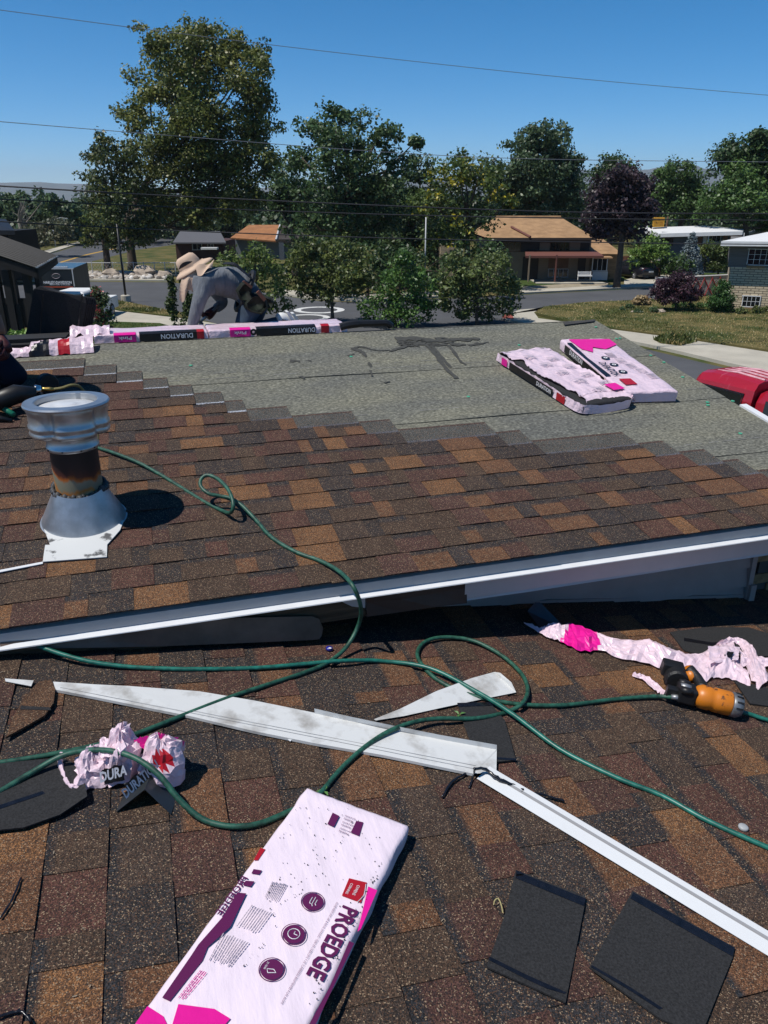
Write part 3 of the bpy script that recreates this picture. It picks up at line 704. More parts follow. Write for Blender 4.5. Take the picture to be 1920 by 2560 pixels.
# ---- stiff black stack stood on end behind the ridge
t = thing('leaning_shingles', 'black shingle stack stood on end behind the ridge, before the white truck', 'shingles', (-.75, 6.15, RZ - .1))
YS = 6.05; cr_ = [(62, 850), (85, 722), (100, 715), (120, 724), (160, 734), (213, 742), (216, 760), (196, 862), (150, 866)]
f_ = [aty(u, v, YS - .03 * math.sin((v - 715) / 40)) for u, v in cr_]
for k in range(6):
    b = MB(); off = Vector((.012 * k, .016 * k, -.004 * k)); b.prism([p + off for p in f_], Vector((.002, .0145, 0))); b.obj('shingle', m_backing, t)
for (u0, u1) in ((104, 108), (196, 200)):
    b = MB(); b.quad(aty(u0 - 8, 860, YS - .03), aty(u1 - 8, 860, YS - .03), aty(u1 + (2 if u0 < 150 else 8), 735, YS - .03), aty(u0 + (2 if u0 < 150 else 8), 735, YS - .03)); b.obj('tar_line', m_tar, t)
# ------------------------------------------------------------------ vent pipe
VB = onA(212, 1300); 
vent = thing('vent_pipe', 'galvanised flue vent with round cap, rust burnt pipe and cone flashing on the upper roof', 'vent', VB)
def metal_rust():
    m = bpy.data.materials.new('rust_burnt_pipe'); m.use_nodes = True; n = m.node_tree.nodes; l = m.node_tree.links; p = n['Principled BSDF']
    tc = n.new('ShaderNodeTexCoord'); sx = n.new('ShaderNodeSeparateXYZ'); l.new(tc.outputs['Object'], sx.inputs[0])
    nz = n.new('ShaderNodeTexNoise'); nz.inputs['Scale'].default_value = 9; nz.inputs['Detail'].default_value = 7
    mp = n.new('ShaderNodeMapping'); mp.inputs['Scale'].default_value = (1, 1, .45); l.new(tc.outputs['Object'], mp.inputs[0]); l.new(mp.outputs[0], nz.inputs['Vector'])
    a = n.new('ShaderNodeMath'); a.operation = 'MULTIPLY_ADD'; l.new(nz.outputs['Fac'], a.inputs[0]); a.inputs[1].default_value = .20; 
    l.new(sx.outputs['Z'], a.inputs[2])
    mr = n.new('ShaderNodeMapRange'); mr.inputs['From Min'].default_value = VB.z + .12 + .10; mr.inputs['From Max'].default_value = VB.z + .34 + .10; l.new(a.outputs[0], mr.inputs['Value'])
    rp = n.new('ShaderNodeValToRGB'); cr = rp.color_ramp; cr.elements[0].position = 0; cr.elements[0].color = (.32, .33, .30, 1); cr.elements[1].position = 1; cr.elements[1].color = (.018, .009, .008, 1)
    for ps, c in ((.14, (.30, .24, .13, 1)), (.22, (.42, .15, .02, 1)), (.30, (.20, .19, .13, 1)), (.44, (.22, .20, .14, 1)), (.50, (.36, .10, .012, 1)), (.58, (.07, .018, .010, 1)), (.72, (.028, .012, .010, 1))):
        e_ = cr.elements.new(ps); e_.color = c
    l.new(mr.outputs[0], rp.inputs[0]); l.new(rp.outputs[0], p.inputs['Base Color']); p.inputs['Roughness'].default_value = .55; p.inputs['Metallic'].default_value = .25
    return m
m_rust = metal_rust(); m_capm = mat('cap_metal', (0.50, 0.52, 0.54), 0.36, metal=.85, var=.15, vscale=8, bump=.001, bscale=14)
pr = .097
MB().lathe([(pr, .02), (pr, .36)], VB, 40, cap=False).obj('pipe', m_rust, vent, smooth=True)
cone = MB().lathe([(.178, .0), (.176, .012), (.106, .155), (.102, .165)], VB + nA * .004, 48, cap=False, M=FA).obj('cone_flashing', m_galv, vent, smooth=True)
MB().lathe([(.180, .0), (.183, .006), (.180, .011), (.176, .011)], VB + nA * .003, 48, cap=False, M=FA).obj('cone_rim', m_galv, cone, smooth=True)
b = MB(); 
for j in range(36):
    a = 2 * math.pi * j / 36; rr = .108; p = VB + Vector((rr * math.cos(a), rr * math.sin(a), .158 + .018 * math.sin(a) + R.uniform(-.006, .006))); s = R.uniform(.010, .017)
    b.lathe([(s * .3, -s), (s, -s * .3), (s, s * .3), (s * .3, s)], p, 6)
p = VB + Vector((.01, -.122, .13)); b.tube([p + Vector((-.005, .01, .025)), p, p + Vector((.008, -.012, -.03))], [.012, .009, .003], 6)
b.obj('sealant', mat('sealant', (.05, .05, .052), .6, var=.4, vscale=30), vent, smooth=True)
MB().lathe([(.102, .335), (.107, .338), (.107, .352), (.103, .356), (.103, .40), (.108, .41)], VB, 40, cap=False).obj('collar', m_capm, vent, smooth=True)
for a in (-1.9, -1.2, -.6, -2.6):
    p = VB + Vector((.108 * math.cos(a), .108 * math.sin(a), .345)); MB().lathe([(.004, -.002), (.004, .002)], p, 6).obj('screw', m_dark, vent)
def lob(a, z_):
    d = min(abs((a - c + math.pi) % (2 * math.pi) - math.pi) for c in (-2.02, -.62, .95, 2.52)); return 1 - .15 * math.exp(-(d / .17) ** 2)
cap = MB().lathe([(.118, .398), (.150, .402), (.158, .408), (.161, .416), (.157, .424), (.156, .432), (.161, .440), (.162, .448), (.157, .455), (.157, .502), (.162, .510), (.160, .522)], VB, 120, cap=False, lobes=lob).obj('cap_body', m_capm, vent, smooth=True)
MB().lathe([(.120, .518), (.160, .521), (.170, .524), (.172, .532), (.168, .539), (.128, .5405), (.123, .538), (.122, .512)], VB, 64, cap=False).obj('cap_ring', m_capm, cap, smooth=False)
MB().lathe([(.122, .508), (.116, .516), (.06, .522), (.045, .521), (.04, .524), (.02, .525), (.001, .525)], VB, 48, cap=False).obj('cap_plate', mat('cap_plate_metal', (.70, .71, .72), .5, metal=.3, var=.12, vscale=14), cap, smooth=True)
MB().box((.03, .112, .50), (.05, .122, .54), None, VB).obj('cap_bracket', m_capm, cap)
pl = [(110, 1380), (107, 1404), (267, 1392), (268, 1361), (300, 1325), (310, 1300), (110, 1322), (125, 1362), (113, 1362)]
b = MB(); b.prism([onA(u, v, .0195) for u, v in pl], -nA * .004); b.obj('base_plate', mat('worn_white_metal', (.62, .63, .62), .6, col2=(.10, .10, .10), vscale=10, thr=(.60, .66), detail=8), vent)
b = MB(); b.prism([onA(u, v, .019) for u, v in [(-80, 1440), (107, 1404), (107, 1409), (-80, 1446)]], -nA * .003); b.obj('plate_edge', m_white, vent)
# ------------------------------------------------------------------ air hoses
m_hose = mat('green_hose', (0.018, 0.085, 0.055), 0.5, var=0.6, vscale=45, spec=.45)
m_hose2 = mat('teal_hose', (0.012, 0.135, 0.100), 0.4, var=0.45, vscale=40, spec=.5)
m_brass = mat('brass', (0.55, 0.36, 0.10), .3, metal=.9)
def hose(pts, r, m, label, name='air_hose', group='air hoses'):
    b = MB(); b.tube(catmull([f(u, v, h) for f, u, v, h in pts], 7), r, 10); o = b.obj(name, m, smooth=True); return tag(o, label, 'hose')
A_ = onA; B_ = onB
hose([(A_, 240, 1118, .02), (A_, 290, 1134, .03), (A_, 345, 1156, .03), (A_, 400, 1186, .02), (A_, 455, 1220, .012), (A_, 510, 1254, .012), (A_, 556, 1277, .020), (A_, 575, 1282, .05), (A_, 583, 1268, .085), (A_, 580, 1245, .11), (A_, 566, 1218, .125), (A_, 542, 1196, .13), (A_, 517, 1188, .13), (A_, 502, 1200, .115), (A_, 503, 1217, .10), (A_, 522, 1234, .085), (A_, 550, 1240, .075), (A_, 577, 1246, .07), (A_, 605, 1264, .055), (A_, 640, 1300, .03), (A_, 680, 1344, .02), (A_, 740, 1380, .018), (A_, 800, 1402, .022), (A_, 850, 1430, .035), (A_, 884, 1468, .05),
      (B_, 902, 1518, .22), (B_, 897, 1560, .12), (B_, 868, 1615, .045), (B_, 822, 1655, .02), (B_, 760, 1682, .011), (B_, 680, 1708, .011), (B_, 579, 1742, .012), (B_, 470, 1784, .012), (B_, 380, 1820, .014), (B_, 324, 1840, .014), (B_, 243, 1863, .014), (B_, 120, 1888, .013), (B_, 0, 1907, .013), (B_, -120, 1920, .013)],
     .0085, m_hose, 'dull green air hose running from the vent over the eave with a small raised loop')
hose([(B_, -80, 1545, .05), (B_, 0, 1575, .06), (B_, 80, 1608, .05), (B_, 150, 1634, .035), (B_, 230, 1655, .022), (B_, 320, 1667, .014), (B_, 420, 1672, .011), (B_, 500, 1673, .011), (B_, 640, 1670, .011), (B_, 760, 1660, .018), (B_, 860, 1652, .026), (B_, 960, 1653, .012), (B_, 1076, 1671, .028), (B_, 1191, 1729, .028), (B_, 1284, 1787, .028), (B_, 1400, 1873, .011), (B_, 1539, 1943, .011), (B_, 1654, 1989, .011), (B_, 1770, 2052, .011), (B_, 1920, 2119, .011), (B_, 2040, 2165, .011)],
     .0085, m_hose2, 'bright teal hose lying right across the lower roof to the right edge')
hose([(B_, 1684, 1744, .04), (B_, 1640, 1741, .022), (B_, 1539, 1748, .012), (B_, 1423, 1762, .012), (B_, 1330, 1763, .012), (B_, 1249, 1754, .012), (B_, 1162, 1733, .012), (B_, 1093, 1699, .011), (B_, 1052, 1658, .013), (B_, 1044, 1629, .016), (B_, 1064, 1604, .018), (B_, 1110, 1593, .02), (B_, 1180, 1601, .02), (B_, 1249, 1635, .018), (B_, 1301, 1681, .015), (B_, 1319, 1722, .02), (B_, 1307, 1757, .028), (B_, 1267, 1780, .012), (B_, 1191, 1796, .016), (B_, 1076, 1798, .03), (B_, 989, 1821, .034), (B_, 920, 1862, .02), (B_, 855, 1920, .012), (B_, 800, 1985, .011), (B_, 770, 2010, .011), (B_, 718, 2031, .012), (B_, 648, 2059, .014), (B_, 579, 2066, .014), (B_, 509, 2049, .018), (B_, 451, 2002, .05), (B_, 393, 1933, .10), (B_, 324, 1889, .12), (B_, 243, 1875, .10), (B_, 162, 1887, .06), (B_, 87, 1927, .03), (B_, 0, 1979, .014), (B_, -100, 2030, .012)],
     .0085, m_hose, 'green hose looping from the orange nail gun and passing over the crumpled wrapper')
hose([(B_, 1840, 1776, .03), (B_, 1870, 1784, .016), (B_, 1920, 1800, .012), (B_, 2010, 1822, .012)], .0085, m_hose2, 'short teal hose end leaving the back of the orange nail gun')

# ------------------------------------------------------------------ loose metal
def plate(name, px_, m, label, cat, f=onB, h=.008, th=.0018, parent=None):
    b = MB(); b.prism([f(*(p if len(p) == 3 else (*p, h))) for p in px_], -(nB if f is onB else nA) * th)
    o = b.obj(name, m, parent); return tag(o, label, cat) if label else o
m_wworn = mat('scuffed_white_metal', (0.66, 0.67, 0.66), .5, col2=(.30, .28, .25), vscale=9, thr=(.50, .76), detail=10, bump=.0015, bscale=6)
t = thing('bent_fascia_strip', 'long tapering scuffed white metal strip lying across the lower roof', 'metal strip', onB(700, 1790))
up = [(133, 1704), (240, 1711), (324, 1715), (498, 1728), (640, 1752), (787, 1782), (960, 1822), (1242, 1874)]
dn = [(139, 1724), (240, 1743), (324, 1760), (475, 1790), (637, 1828), (787, 1858), (960, 1888), (1183, 1934)]
b = MB(); 
for i in range(len(up) - 1):
    h = lambda k: .019 + .004 * math.sin(k * 1.3)
    a, c, d_, e_ = onB(*dn[i], .017), onB(*dn[i + 1], .017), onB(*up[i + 1], h(i + 1)), onB(*up[i], h(i))
    if i == 6: pass
    b.quad(a, c, d_, e_); b.quad(*[p - nB * .0015 for p in (e_, d_, c, a)])
    b.quad(a - nB * .010, c - nB * .010, c, a)
b.add([onB(1183, 1934, .017), onB(1241, 1932, .017), onB(1242, 1874, .019)], [(0, 1, 2)])
b.obj('strip_face', m_wworn, t)
b = MB()
fl = [((787, 1784), (787, 1770)), ((870, 1803), (870, 1784)), ((960, 1822), (960, 1804)), ((1100, 1850), (1100, 1832)), ((1242, 1875), (1242, 1861))]
for i in range(4):
    a, c = onB(*fl[i][0], .019), onB(*fl[i + 1][0], .019)
    b.quad(a, c, c + nB * .022 - Vector((.004, 0, 0)), a + nB * .022 - Vector((.004, 0, 0)))
b.obj('upturned_flange', m_wworn, t)
b = MB(); 
for a_, c_ in (((150, 1718), (475, 1781)), ((475, 1781), (1183, 1921)), ((480, 1776), (1190, 1914))):
    p, q = onB(*a_, .0195), onB(*c_, .0195); s_ = (q - p).normalized().cross(nB) * .0008; b.quad(p - s_, q - s_, q + s_, p + s_)
b.obj('crease_line', mat('crease', (.28, .28, .28), .6), t)
plate('metal_offcut', [(12, 1696), (84, 1701), (78, 1715), (14, 1703)], m_wworn, 'small white metal strip end at the left edge, beyond the round shingle scrap', 'metal strip', h=.012)
b = MB()                                           # curled triangular strip
cu = [(935, 1798, 940, 1801, .012), (1000, 1772, 1010, 1790, .018), (1090, 1728, 1110, 1768, .028), (1180, 1695, 1210, 1747, .03), (1235, 1680, 1290, 1731, .022)]
for i in range(len(cu) - 1):
    a, c = cu[i], cu[i + 1]; b.quad(onB(a[0], a[1], a[4]), onB(a[2], a[3], .011), onB(c[2], c[3], .011), onB(c[0], c[1], c[4]))
b.quad(onB(1235, 1680, .022), onB(1290, 1731, .011), onB(1278, 1706, .035), onB(1250, 1682, .035))
o = b.obj('curled_metal_strip', m_wworn); o.modifiers.new('s', 'SOLIDIFY').thickness = .0012; tag(o, 'pointed white metal offcut lying under the green hose loop', 'metal strip')
plate('metal_offcut', [(716, 1845), (733, 1845), (726, 1853)], m_white, 'tiny white metal chip below the long white strip', 'metal strip', h=.012)
# drip edge length, L profile
t = thing('drip_edge_length', 'long straight white drip edge length running to the right edge of the roof', 'metal strip', onB(1550, 2150))
p, q = onB(1192, 1946, .010), onB(2040, 2462, .010); dd = (q - p).normalized(); ac = nB.cross(dd).normalized()
if ac.dot(onB(1192, 1920) - onB(1192, 1946)) < 0: ac = -ac
m_grooveshade = mat('groove_shade_grey', (.30, .30, .31), .5)  # groove of the white drip edge, its shade put into the grey
def prof(name, pr_, m):
    b = MB(); 
    for i in range(len(pr_) - 1):
        a0, a1 = pr_[i], pr_[i + 1]; v0 = p + ac * a0[0] + nB * a0[1]; v1 = p + ac * a1[0] + nB * a1[1]; b.quad(v0, v0 + dd * (q - p).length, v1 + dd * (q - p).length, v1)
    o = b.obj(name, m, t); o.modifiers.new('s', 'SOLIDIFY').thickness = .001; return o
m_wclean = mat('clean_white_metal', (.76, .77, .77), .35, var=.03, vscale=5, spec=.5)
prof('drip_face', [(0, 0), (.045, .004)], m_wclean); prof('drip_groove', [(.045, .004), (.048, -.002), (.054, .008)], m_grooveshade); prof('drip_flange', [(.054, .008), (.075, .008), (.077, -.004)], m_wclean)
def rag(name, pts, r, m, label, cat):
    b = MB(); c = catmull(pts, 5); b.tube([x + Vector((R.uniform(-1, 1), R.uniform(-1, 1), R.uniform(0, 1))) * r * .25 for x in c], [r * R.uniform(.35, .65) for _ in c], 6); o = b.obj(name, m, smooth=True); return tag(o, label, cat)
rag('tar_strip', [onB(u, v, h) for u, v, h in ((1186, 1924, .045), (1215, 1925, .03), (1250, 1950, .02), (1290, 1968, .012), (1310, 1980, .012))], .012, m_tar, 'torn black tar strip draped along the upper end of the white drip edge', 'strip')
rag('tar_strip', [onB(u, v, h) for u, v, h in ((1186, 1926, .03), (1180, 1950, .012), (1173, 1970, .010))], .006, m_tar, 'thin tar thread hanging off the tip of the white drip edge', 'strip')
rag('tar_strip', [onB(u, v, h) for u, v, h in ((1325, 1982, .014), (1370, 1990, .012), (1410, 2004, .010))], .007, m_tar, 'black tar sliver pointing right beyond the drip edge', 'strip')
rag('tar_strip', [onB(u, v, h) for u, v, h in ((1165, 1934, .012), (1130, 1955, .012), (1104, 1993, .010))], .008, m_tar, 'curved black rubber strip left of the drip edge tip', 'strip')

# ------------------------------------------------------------------ shingle scraps
def scrap(px_, m, label, strips=(), h=.012, th=.005, name='shingle_scrap', curl=None):
    t = thing(name, label, 'shingle scrap', onB(sum(p[0] for p in px_) / len(px_), sum(p[1] for p in px_) / len(px_)))
    b = MB(); b.prism([onB(u, v, h + (curl[i] if curl else 0)) for i, (u, v) in enumerate(px_)], -nB * th); b.obj('sheet', m, t)
    for s in strips:
        b = MB(); b.prism([onB(u, v, h + .0012) for u, v in s], -nB * .0008); b.obj('tar_line', m_tar, t)
    return t
cS = lambda x, y: (1180 + x / 2.242, 2150 + y / 2.242)
scrap([cS(*p) for p in ((245, 55), (637, 205), (630, 260), (525, 797), (83, 597), (185, 300))], m_backing, 'square black shingle back at lower right, the smaller of two, beside a dry straw', [[cS(*p) for p in ((248, 62), (637, 215), (628, 258), (244, 100))], [cS(*p) for p in ((98, 540), (300, 640), (530, 742), (520, 750), (420, 720), (310, 670), (95, 560))]])
scrap([cS(*p) for p in ((900, 172), (1475, 490), (1462, 545), (1310, 919), (1220, 960), (1060, 890), (660, 600))], m_backing, 'square black shingle back at lower right, the larger, nearest the white drip edge', [[cS(*p) for p in ((903, 180), (1474, 492), (1460, 540), (888, 215))], [cS(*p) for p in ((670, 588), (800, 660), (900, 720), (1070, 830), (1050, 838), (900, 740), (780, 668), (668, 600))]])
scrap([(-140, 1935), (0, 1908), (150, 1893), (205, 1915), (218, 1990), (150, 2036), (60, 2068), (-20, 2076), (-140, 2080)], m_backing, 'wide black shingle piece at the left edge under the pink wrapper', [[(-140, 2010), (0, 2012), (165, 1958), (165, 1966), (0, 2022), (-140, 2030)]], h=.016, curl=[0, .0, .0, .01, .015, .0, 0, 0, 0])
t = scrap([(55, 1752), (88, 1712), (100, 1702), (128, 1700), (138, 1722), (134, 1756), (112, 1788), (70, 1812), (15, 1842), (30, 1800)], GRAN, 'brown shingle scrap with a rounded cut edge over the white strip end', h=.020, th=.008)
for ch in t.children:
    me = ch.data; a = me.color_attributes.new('Col', 'FLOAT_COLOR', 'CORNER'); a.data.foreach_set('color', np.tile(np.array((.115, .06, .032, 1), np.float32), len(me.loops)))
    break
poly('dark_band', [onB(u, v, .0215) for u, v in ((52, 1764), (124, 1768), (128, 1775), (50, 1773))], m_backing, t, -nB * .001)
scrap([(1145, 1758), (1225, 1757), (1262, 1800), (1290, 1900), (1242, 1904), (1190, 1892), (1160, 1810)], m_backing, 'dark shingle strip under the hose beside the pointed white offcut', [[(1143, 1757), (1230, 1755), (1232, 1764), (1145, 1767)], [(1243, 1893), (1290, 1896), (1291, 1901), (1243, 1898)]])
scrap([(1675, 1580), (1760, 1568), (1870, 1568), (1980, 1600), (1980, 1640), (1760, 1640), (1710, 1625)], m_backing, 'black shingle sheet behind the long pink film, partly in shadow', [[(1710, 1594), (1780, 1606), (1850, 1600), (1850, 1606), (1780, 1613), (1710, 1602)]], h=.011)
scrap([(1835, 1700), (1990, 1735), (1990, 1775), (1875, 1758)], m_backing, 'black shingle sheet at the right edge below the pink film', h=.012)
rag('tar_strip', [onB(u, v, .010) for u, v in ((0, 2295), (30, 2250), (52, 2195))], .005, m_tar, 'thin black stick like strip at the left edge', 'strip')
rag('tar_strip', [onB(u, v, .012) for u, v in ((-10, 2545), (40, 2530), (62, 2535), (80, 2560))], .007, m_tar, 'black strip in the bottom left corner', 'strip')
plate('shingle_scrap', [(1290, 2176), (1300, 2178), (1310, 2184), (1292, 2186)], m_tar, 'black chip at the corner of the smaller square shingle back', 'shingle scrap', h=.017)

# ------------------------------------------------------------------ crumpled film
def crumple_col(b, p, cols): pass
t = thing('crumpled_wrapper', 'crumpled pink wrapper with black and white print on a bent dark metal piece', 'wrapper', onB(310, 1930))
RC = random.Random(5)
def lump(c, rx, ry, rz, n, seed, pick, name):
    b = MB(); rows = 17; seg = 28; V = []; rj = random.Random(seed)
    for i in range(rows + 1):
        th = math.pi * i / rows; k0 = rj.uniform(.8, 1.1)
        for j in range(seg):
            ph = 2 * math.pi * (j + rj.uniform(-.35, .35)) / seg; th_j = th + rj.uniform(-.10, .10) if 0 < i < rows else th
            d_ = Vector((math.sin(th_j) * math.cos(ph), math.sin(th_j) * math.sin(ph), math.cos(th_j)))
            k = 1.0 + .40 * noise.noise(d_ * 1.4 + Vector((seed, 0, 0))) - .30 * abs(noise.noise(d_ * 2.1 + Vector((0, seed, 0)))) + rj.uniform(-.085, .085)
            if i in (0, rows): k = k0
            V.append(c + RIGHT * d_.x * rx * k + FWD * d_.y * ry * k + nB * (max(-.25, d_.z) * rz * k))
    for i in range(rows):
        for j in range(seg):
            f = [i * seg + j, (i + 1) * seg + j, (i + 1) * seg + (j + 1) % seg, i * seg + (j + 1) % seg]
            for tr_ in ((f[0], f[1], f[2]), (f[0], f[2], f[3])):
                b.f.append(list(tr_)); ctr = (V[tr_[0]] + V[tr_[1]] + V[tr_[2]]) / 3; b.m.append(pick(ctr, i / rows, j / seg)); b.c.append(None)
    b.v = [tuple(v) for v in V]; return b.obj(name, [m_pink, m_mag, m_black, m_red, m_wprint], t, smooth=False)
def pk1(p, a, c):
    n_ = noise.noise(p * 14); return 3 if n_ > .62 else 0
def pk2(p, a, c):
    x = (p - onB(300, 1900)).dot(RIGHT) * 30; s = math.sin(x * 2.2 + noise.noise(p * 10) * 2)
    q = noise.noise(p * 7 + Vector((3, 1, 0)))
    return 2 if q > .05 and s > -.2 else (4 if q > .05 else (1 if q < -.5 else 0))
def pk3(p, a, c): return 1 if a < .30 and .05 < c < .42 else (3 if (p - onB(405, 1900, .10)).length < .03 else 0)
lump(onB(232, 1925, .022), .064, .07, .075, 26, 1.3, pk1, 'film_fold'); lump(onB(300, 1905, .04), .060, .080, .11, 26, 4.1, pk2, 'film_fold'); lump(onB(398, 1915, .045), .070, .075, .10, 26, 7.7, pk3, 'film_fold')
# flaps of film
def sheet(pts, m, name, par, amp=.006, seed=0., n=14):
    A0, B0, C0, D0 = [onB(*q) for q in pts]; b = MB(); G = []
    for i in range(n + 1):
        for j in range(n + 1):
            s, q = i / n, j / n; p = A0.lerp(B0, s).lerp(D0.lerp(C0, s), q); fr = (1 + .10 * noise.noise(Vector((s * 9, q * 9, seed)))) if 0 in (i, j) or n in (i, j) else 1
            G.append(p + nB * (amp * 2 * noise.noise(Vector((s * 4, q * 4, seed))) + amp * abs(noise.noise(Vector((s * 11, q * 8, seed + 4))))) + RIGHT * (.006 * (fr - 1) * 10))
    b.add(G, [[i * (n + 1) + j, (i + 1) * (n + 1) + j, (i + 1) * (n + 1) + j + 1, i * (n + 1) + j + 1] for i in range(n) for j in range(n)]); o = b.obj(name, m, par); return o
sheet([(375, 1925, .09), (452, 1885, .10), (458, 1915, .05), (405, 1965, .045)], m_pink, 'film_flap', t, .005, 1)
sheet([(335, 1850, .12), (395, 1838, .15), (440, 1850, .14), (365, 1880, .09)], m_mag, 'film_flap', t, .008, 2)
sheet([(250, 1848, .10), (310, 1838, .12), (320, 1885, .11), (245, 1895, .10)], m_pink, 'film_flap', t, .008, 3)
sheet([(310, 1960, .06), (375, 1915, .09), (395, 1945, .05), (320, 1985, .03)], m_black, 'film_flap', t, .003, 4)
text('DURATION', (onB(352, 1942, .082) + onB(352, 1952, .075)) / 2, (onB(378, 1918, .09) - onB(322, 1970, .06)).normalized(), (onB(340, 1930, .09) - onB(352, 1950, .06)).normalized(), .12, .035, m_wprint, t, off=.03)
sheet([(255, 1925, .09), (305, 1910, .11), (312, 1950, .06), (262, 1962, .05)], m_black, 'film_flap', t, .004, 6)
text('DURA', onB(284, 1934, .092), (onB(310, 1925, .1) - onB(260, 1940, .1)).normalized(), (onB(284, 1920, .1) - onB(286, 1950, .07)).normalized(), .075, .03, m_wprint, t, off=.03)
sheet([(383, 1900, .10), (405, 1888, .115), (414, 1908, .095), (394, 1918, .085)], m_red, 'red_logo', t, .002, 5)
b = MB(); c = catmull([onB(u, v, h) for u, v, h in ((155, 1880, .05), (150, 1905, .03), (160, 1940, .02), (172, 1962, .02), (190, 1970, .02), (215, 1975, .02))], 6); b.tube(c, [R.uniform(.003, .009) for _ in c], 5); b.obj('film_edge', m_pink, t)
t = thing('bent_metal_piece', 'bent dark metal corner piece standing under the crumpled wrapper', 'metal', onB(370, 2010))
m_dkm = mat('dark_metal', (.055, .065, .075), .32, metal=.5, var=.2, vscale=5)
a, r0, r1, l0 = onB(362, 1973, .062), onB(428, 2036, .006), onB(455, 1925, .006), onB(290, 2030, .006)
back = (onB(390, 1900, .05) - onB(362, 1973, .062)) * .6
b = MB(); b.quad(a, r0, r0 + back, a + back); b.obj('metal_leaf', m_dkm, t).modifiers.new('s', 'SOLIDIFY').thickness = .0012
b = MB(); b.quad(l0, a, a + back, l0 + back); b.obj('metal_leaf', m_dkm, t).modifiers.new('s', 'SOLIDIFY').thickness = .0012
# long film
t = thing('film_strip', 'long crumpled pink film with a magenta band stretched out behind the nail gun', 'wrapper', onB(1600, 1650))
tp = [(1308, 1555), (1345, 1572), (1365, 1571), (1400, 1568), (1440, 1564), (1480, 1586), (1560, 1604), (1625, 1604), (1690, 1630), (1750, 1638), (1790, 1612), (1830, 1610), (1845, 1640), (1850, 1668)]
bt = [(1310, 1558), (1352, 1585), (1370, 1594), (1400, 1606), (1452, 1628), (1505, 1628), (1545, 1645), (1600, 1656), (1655, 1672), (1705, 1690), (1760, 1702), (1790, 1694), (1830, 1700), (1875, 1718)]
def film_band(tp, bt, hmax, seed, magr, name, parent, n=5, na=14):
    T = catmull([onB(u, v, .012) for u, v in tp], n); Bt = catmull([onB(u, v, .012) for u, v in bt], n); b = MB(); G = []; N_ = len(T)
    for i in range(N_):
        for j in range(na + 1):
            s = j / na; p = T[i].lerp(Bt[i], s); w_ = (T[i] - Bt[i]).length
            h = math.sin(math.pi * s) * min(hmax, w_ * .5) * (.6 + .6 * noise.noise(Vector((i * .12, s * 2, seed)))) + .016 * abs(noise.noise(Vector((i * .45, s * 5, seed + 2)))) * (w_ > .02) + .010 * noise.noise(Vector((i * .9, s * 9, seed + 5))) * (w_ > .02)
            G.append(p + nB * max(0, h) + (Bt[i] - T[i]) * .10 * noise.noise(Vector((i * .8, seed, s))))
    for i in range(N_ - 1):
        for j in range(na): b.f.append([i * (na + 1) + j, i * (na + 1) + j + 1, (i + 1) * (na + 1) + j + 1, (i + 1) * (na + 1) + j]); b.m.append(1 if magr[0] + (na - j) * .045 < i / n < magr[1] + (na - j) * .02 else 0); b.c.append(None)
    b.v = [tuple(p) for p in G]; return b.obj(name, [m_pink, m_mag], parent, smooth=False)
film_band(tp, bt, .05, 2.0, (2.9, 4.75), 'film', t)
film_band([(1790, 1612), (1815, 1598), (1850, 1597), (1880, 1615), (1900, 1655), (1930, 1700)], [(1800, 1618), (1820, 1610), (1845, 1612), (1858, 1635), (1870, 1680), (1895, 1725)], .02, 6.0, (99, 99), 'film_tail', t)
film_band([(1845, 1625), (1880, 1640), (1920, 1648), (1990, 1650)], [(1850, 1668), (1880, 1665), (1920, 1670), (1990, 1690)], .03, 9.0, (99, 99), 'film_tail', t)
sheet([(1770, 1615, .07), (1850, 1618, .06), (1845, 1650, .05), (1775, 1660, .05)], m_pink, 'film_flap', t, .004, 8)
sheet([(1815, 1628, .066), (1835, 1630, .066), (1828, 1645, .062), (1810, 1640, .062)], m_black, 'black_print', t, .001, 9, )
o = film_band([(1583, 1684), (1610, 1690), (1640, 1708), (1668, 1735)], [(1580, 1690), (1612, 1705), (1640, 1730), (1655, 1740)], .01, 12., (99, 99), 'film_scrap', None)
tag(o, 'small curved pink film scrap pointing left of the nail gun', 'film')
t = thing('metal_offcut', 'bent dark metal flashing piece in the shadow at the start of the long pink film', 'metal', onB(1350, 1560))
b = MB(); b.quad(onB(1318, 1528, .06), onB(1338, 1506, .09), onB(1385, 1560, .012), onB(1355, 1578, .008)); b.obj('metal_leaf', m_dkm, t).modifiers.new('s', 'SOLIDIFY').thickness = .0012
b = MB(); b.quad(onB(1385, 1560, .012), onB(1338, 1506, .09), onB(1350, 1506, .09), onB(1410, 1566, .008)); b.obj('metal_leaf', m_dkm, t).modifiers.new('s', 'SOLIDIFY').thickness = .0012

# ------------------------------------------------------------------ nail gun
m_or = mat('orange_paint', (0.62, 0.19, 0.012), .42, col2=(.05, .03, .02), vscale=22, thr=(.60, .66), detail=8, spec=.5)
m_grip = mat('black_rubber', (.010, .010, .011), .55, bump=.002, bscale=120)
m_alu = mat('cast_aluminium', (.30, .31, .32), .45, metal=.7, var=.3, vscale=30)
gun = thing('nail_gun', 'orange and black pneumatic nail gun lying on the lower roof', 'nail gun', onB(1750, 1750))
ax0, ax1 = onB(1742, 1738, .060), onB(1842, 1764, .052)
D_ = (ax1 - ax0).normalized(); S_ = nB.cross(D_).normalized(); N_ = D_.cross(S_)
MG = Matrix((S_, N_, D_)).transposed()
LG = (ax1 - ax0).length
MB().lathe([(.030, -.01), (.040, .0), (.047, .015), (.048, LG * .30), (.044, LG * .36), (.048, LG * .42), (.048, LG * .80), (.045, LG * .84)], ax0, 24, M=MG).obj('motor_housing', m_or, gun, smooth=True)
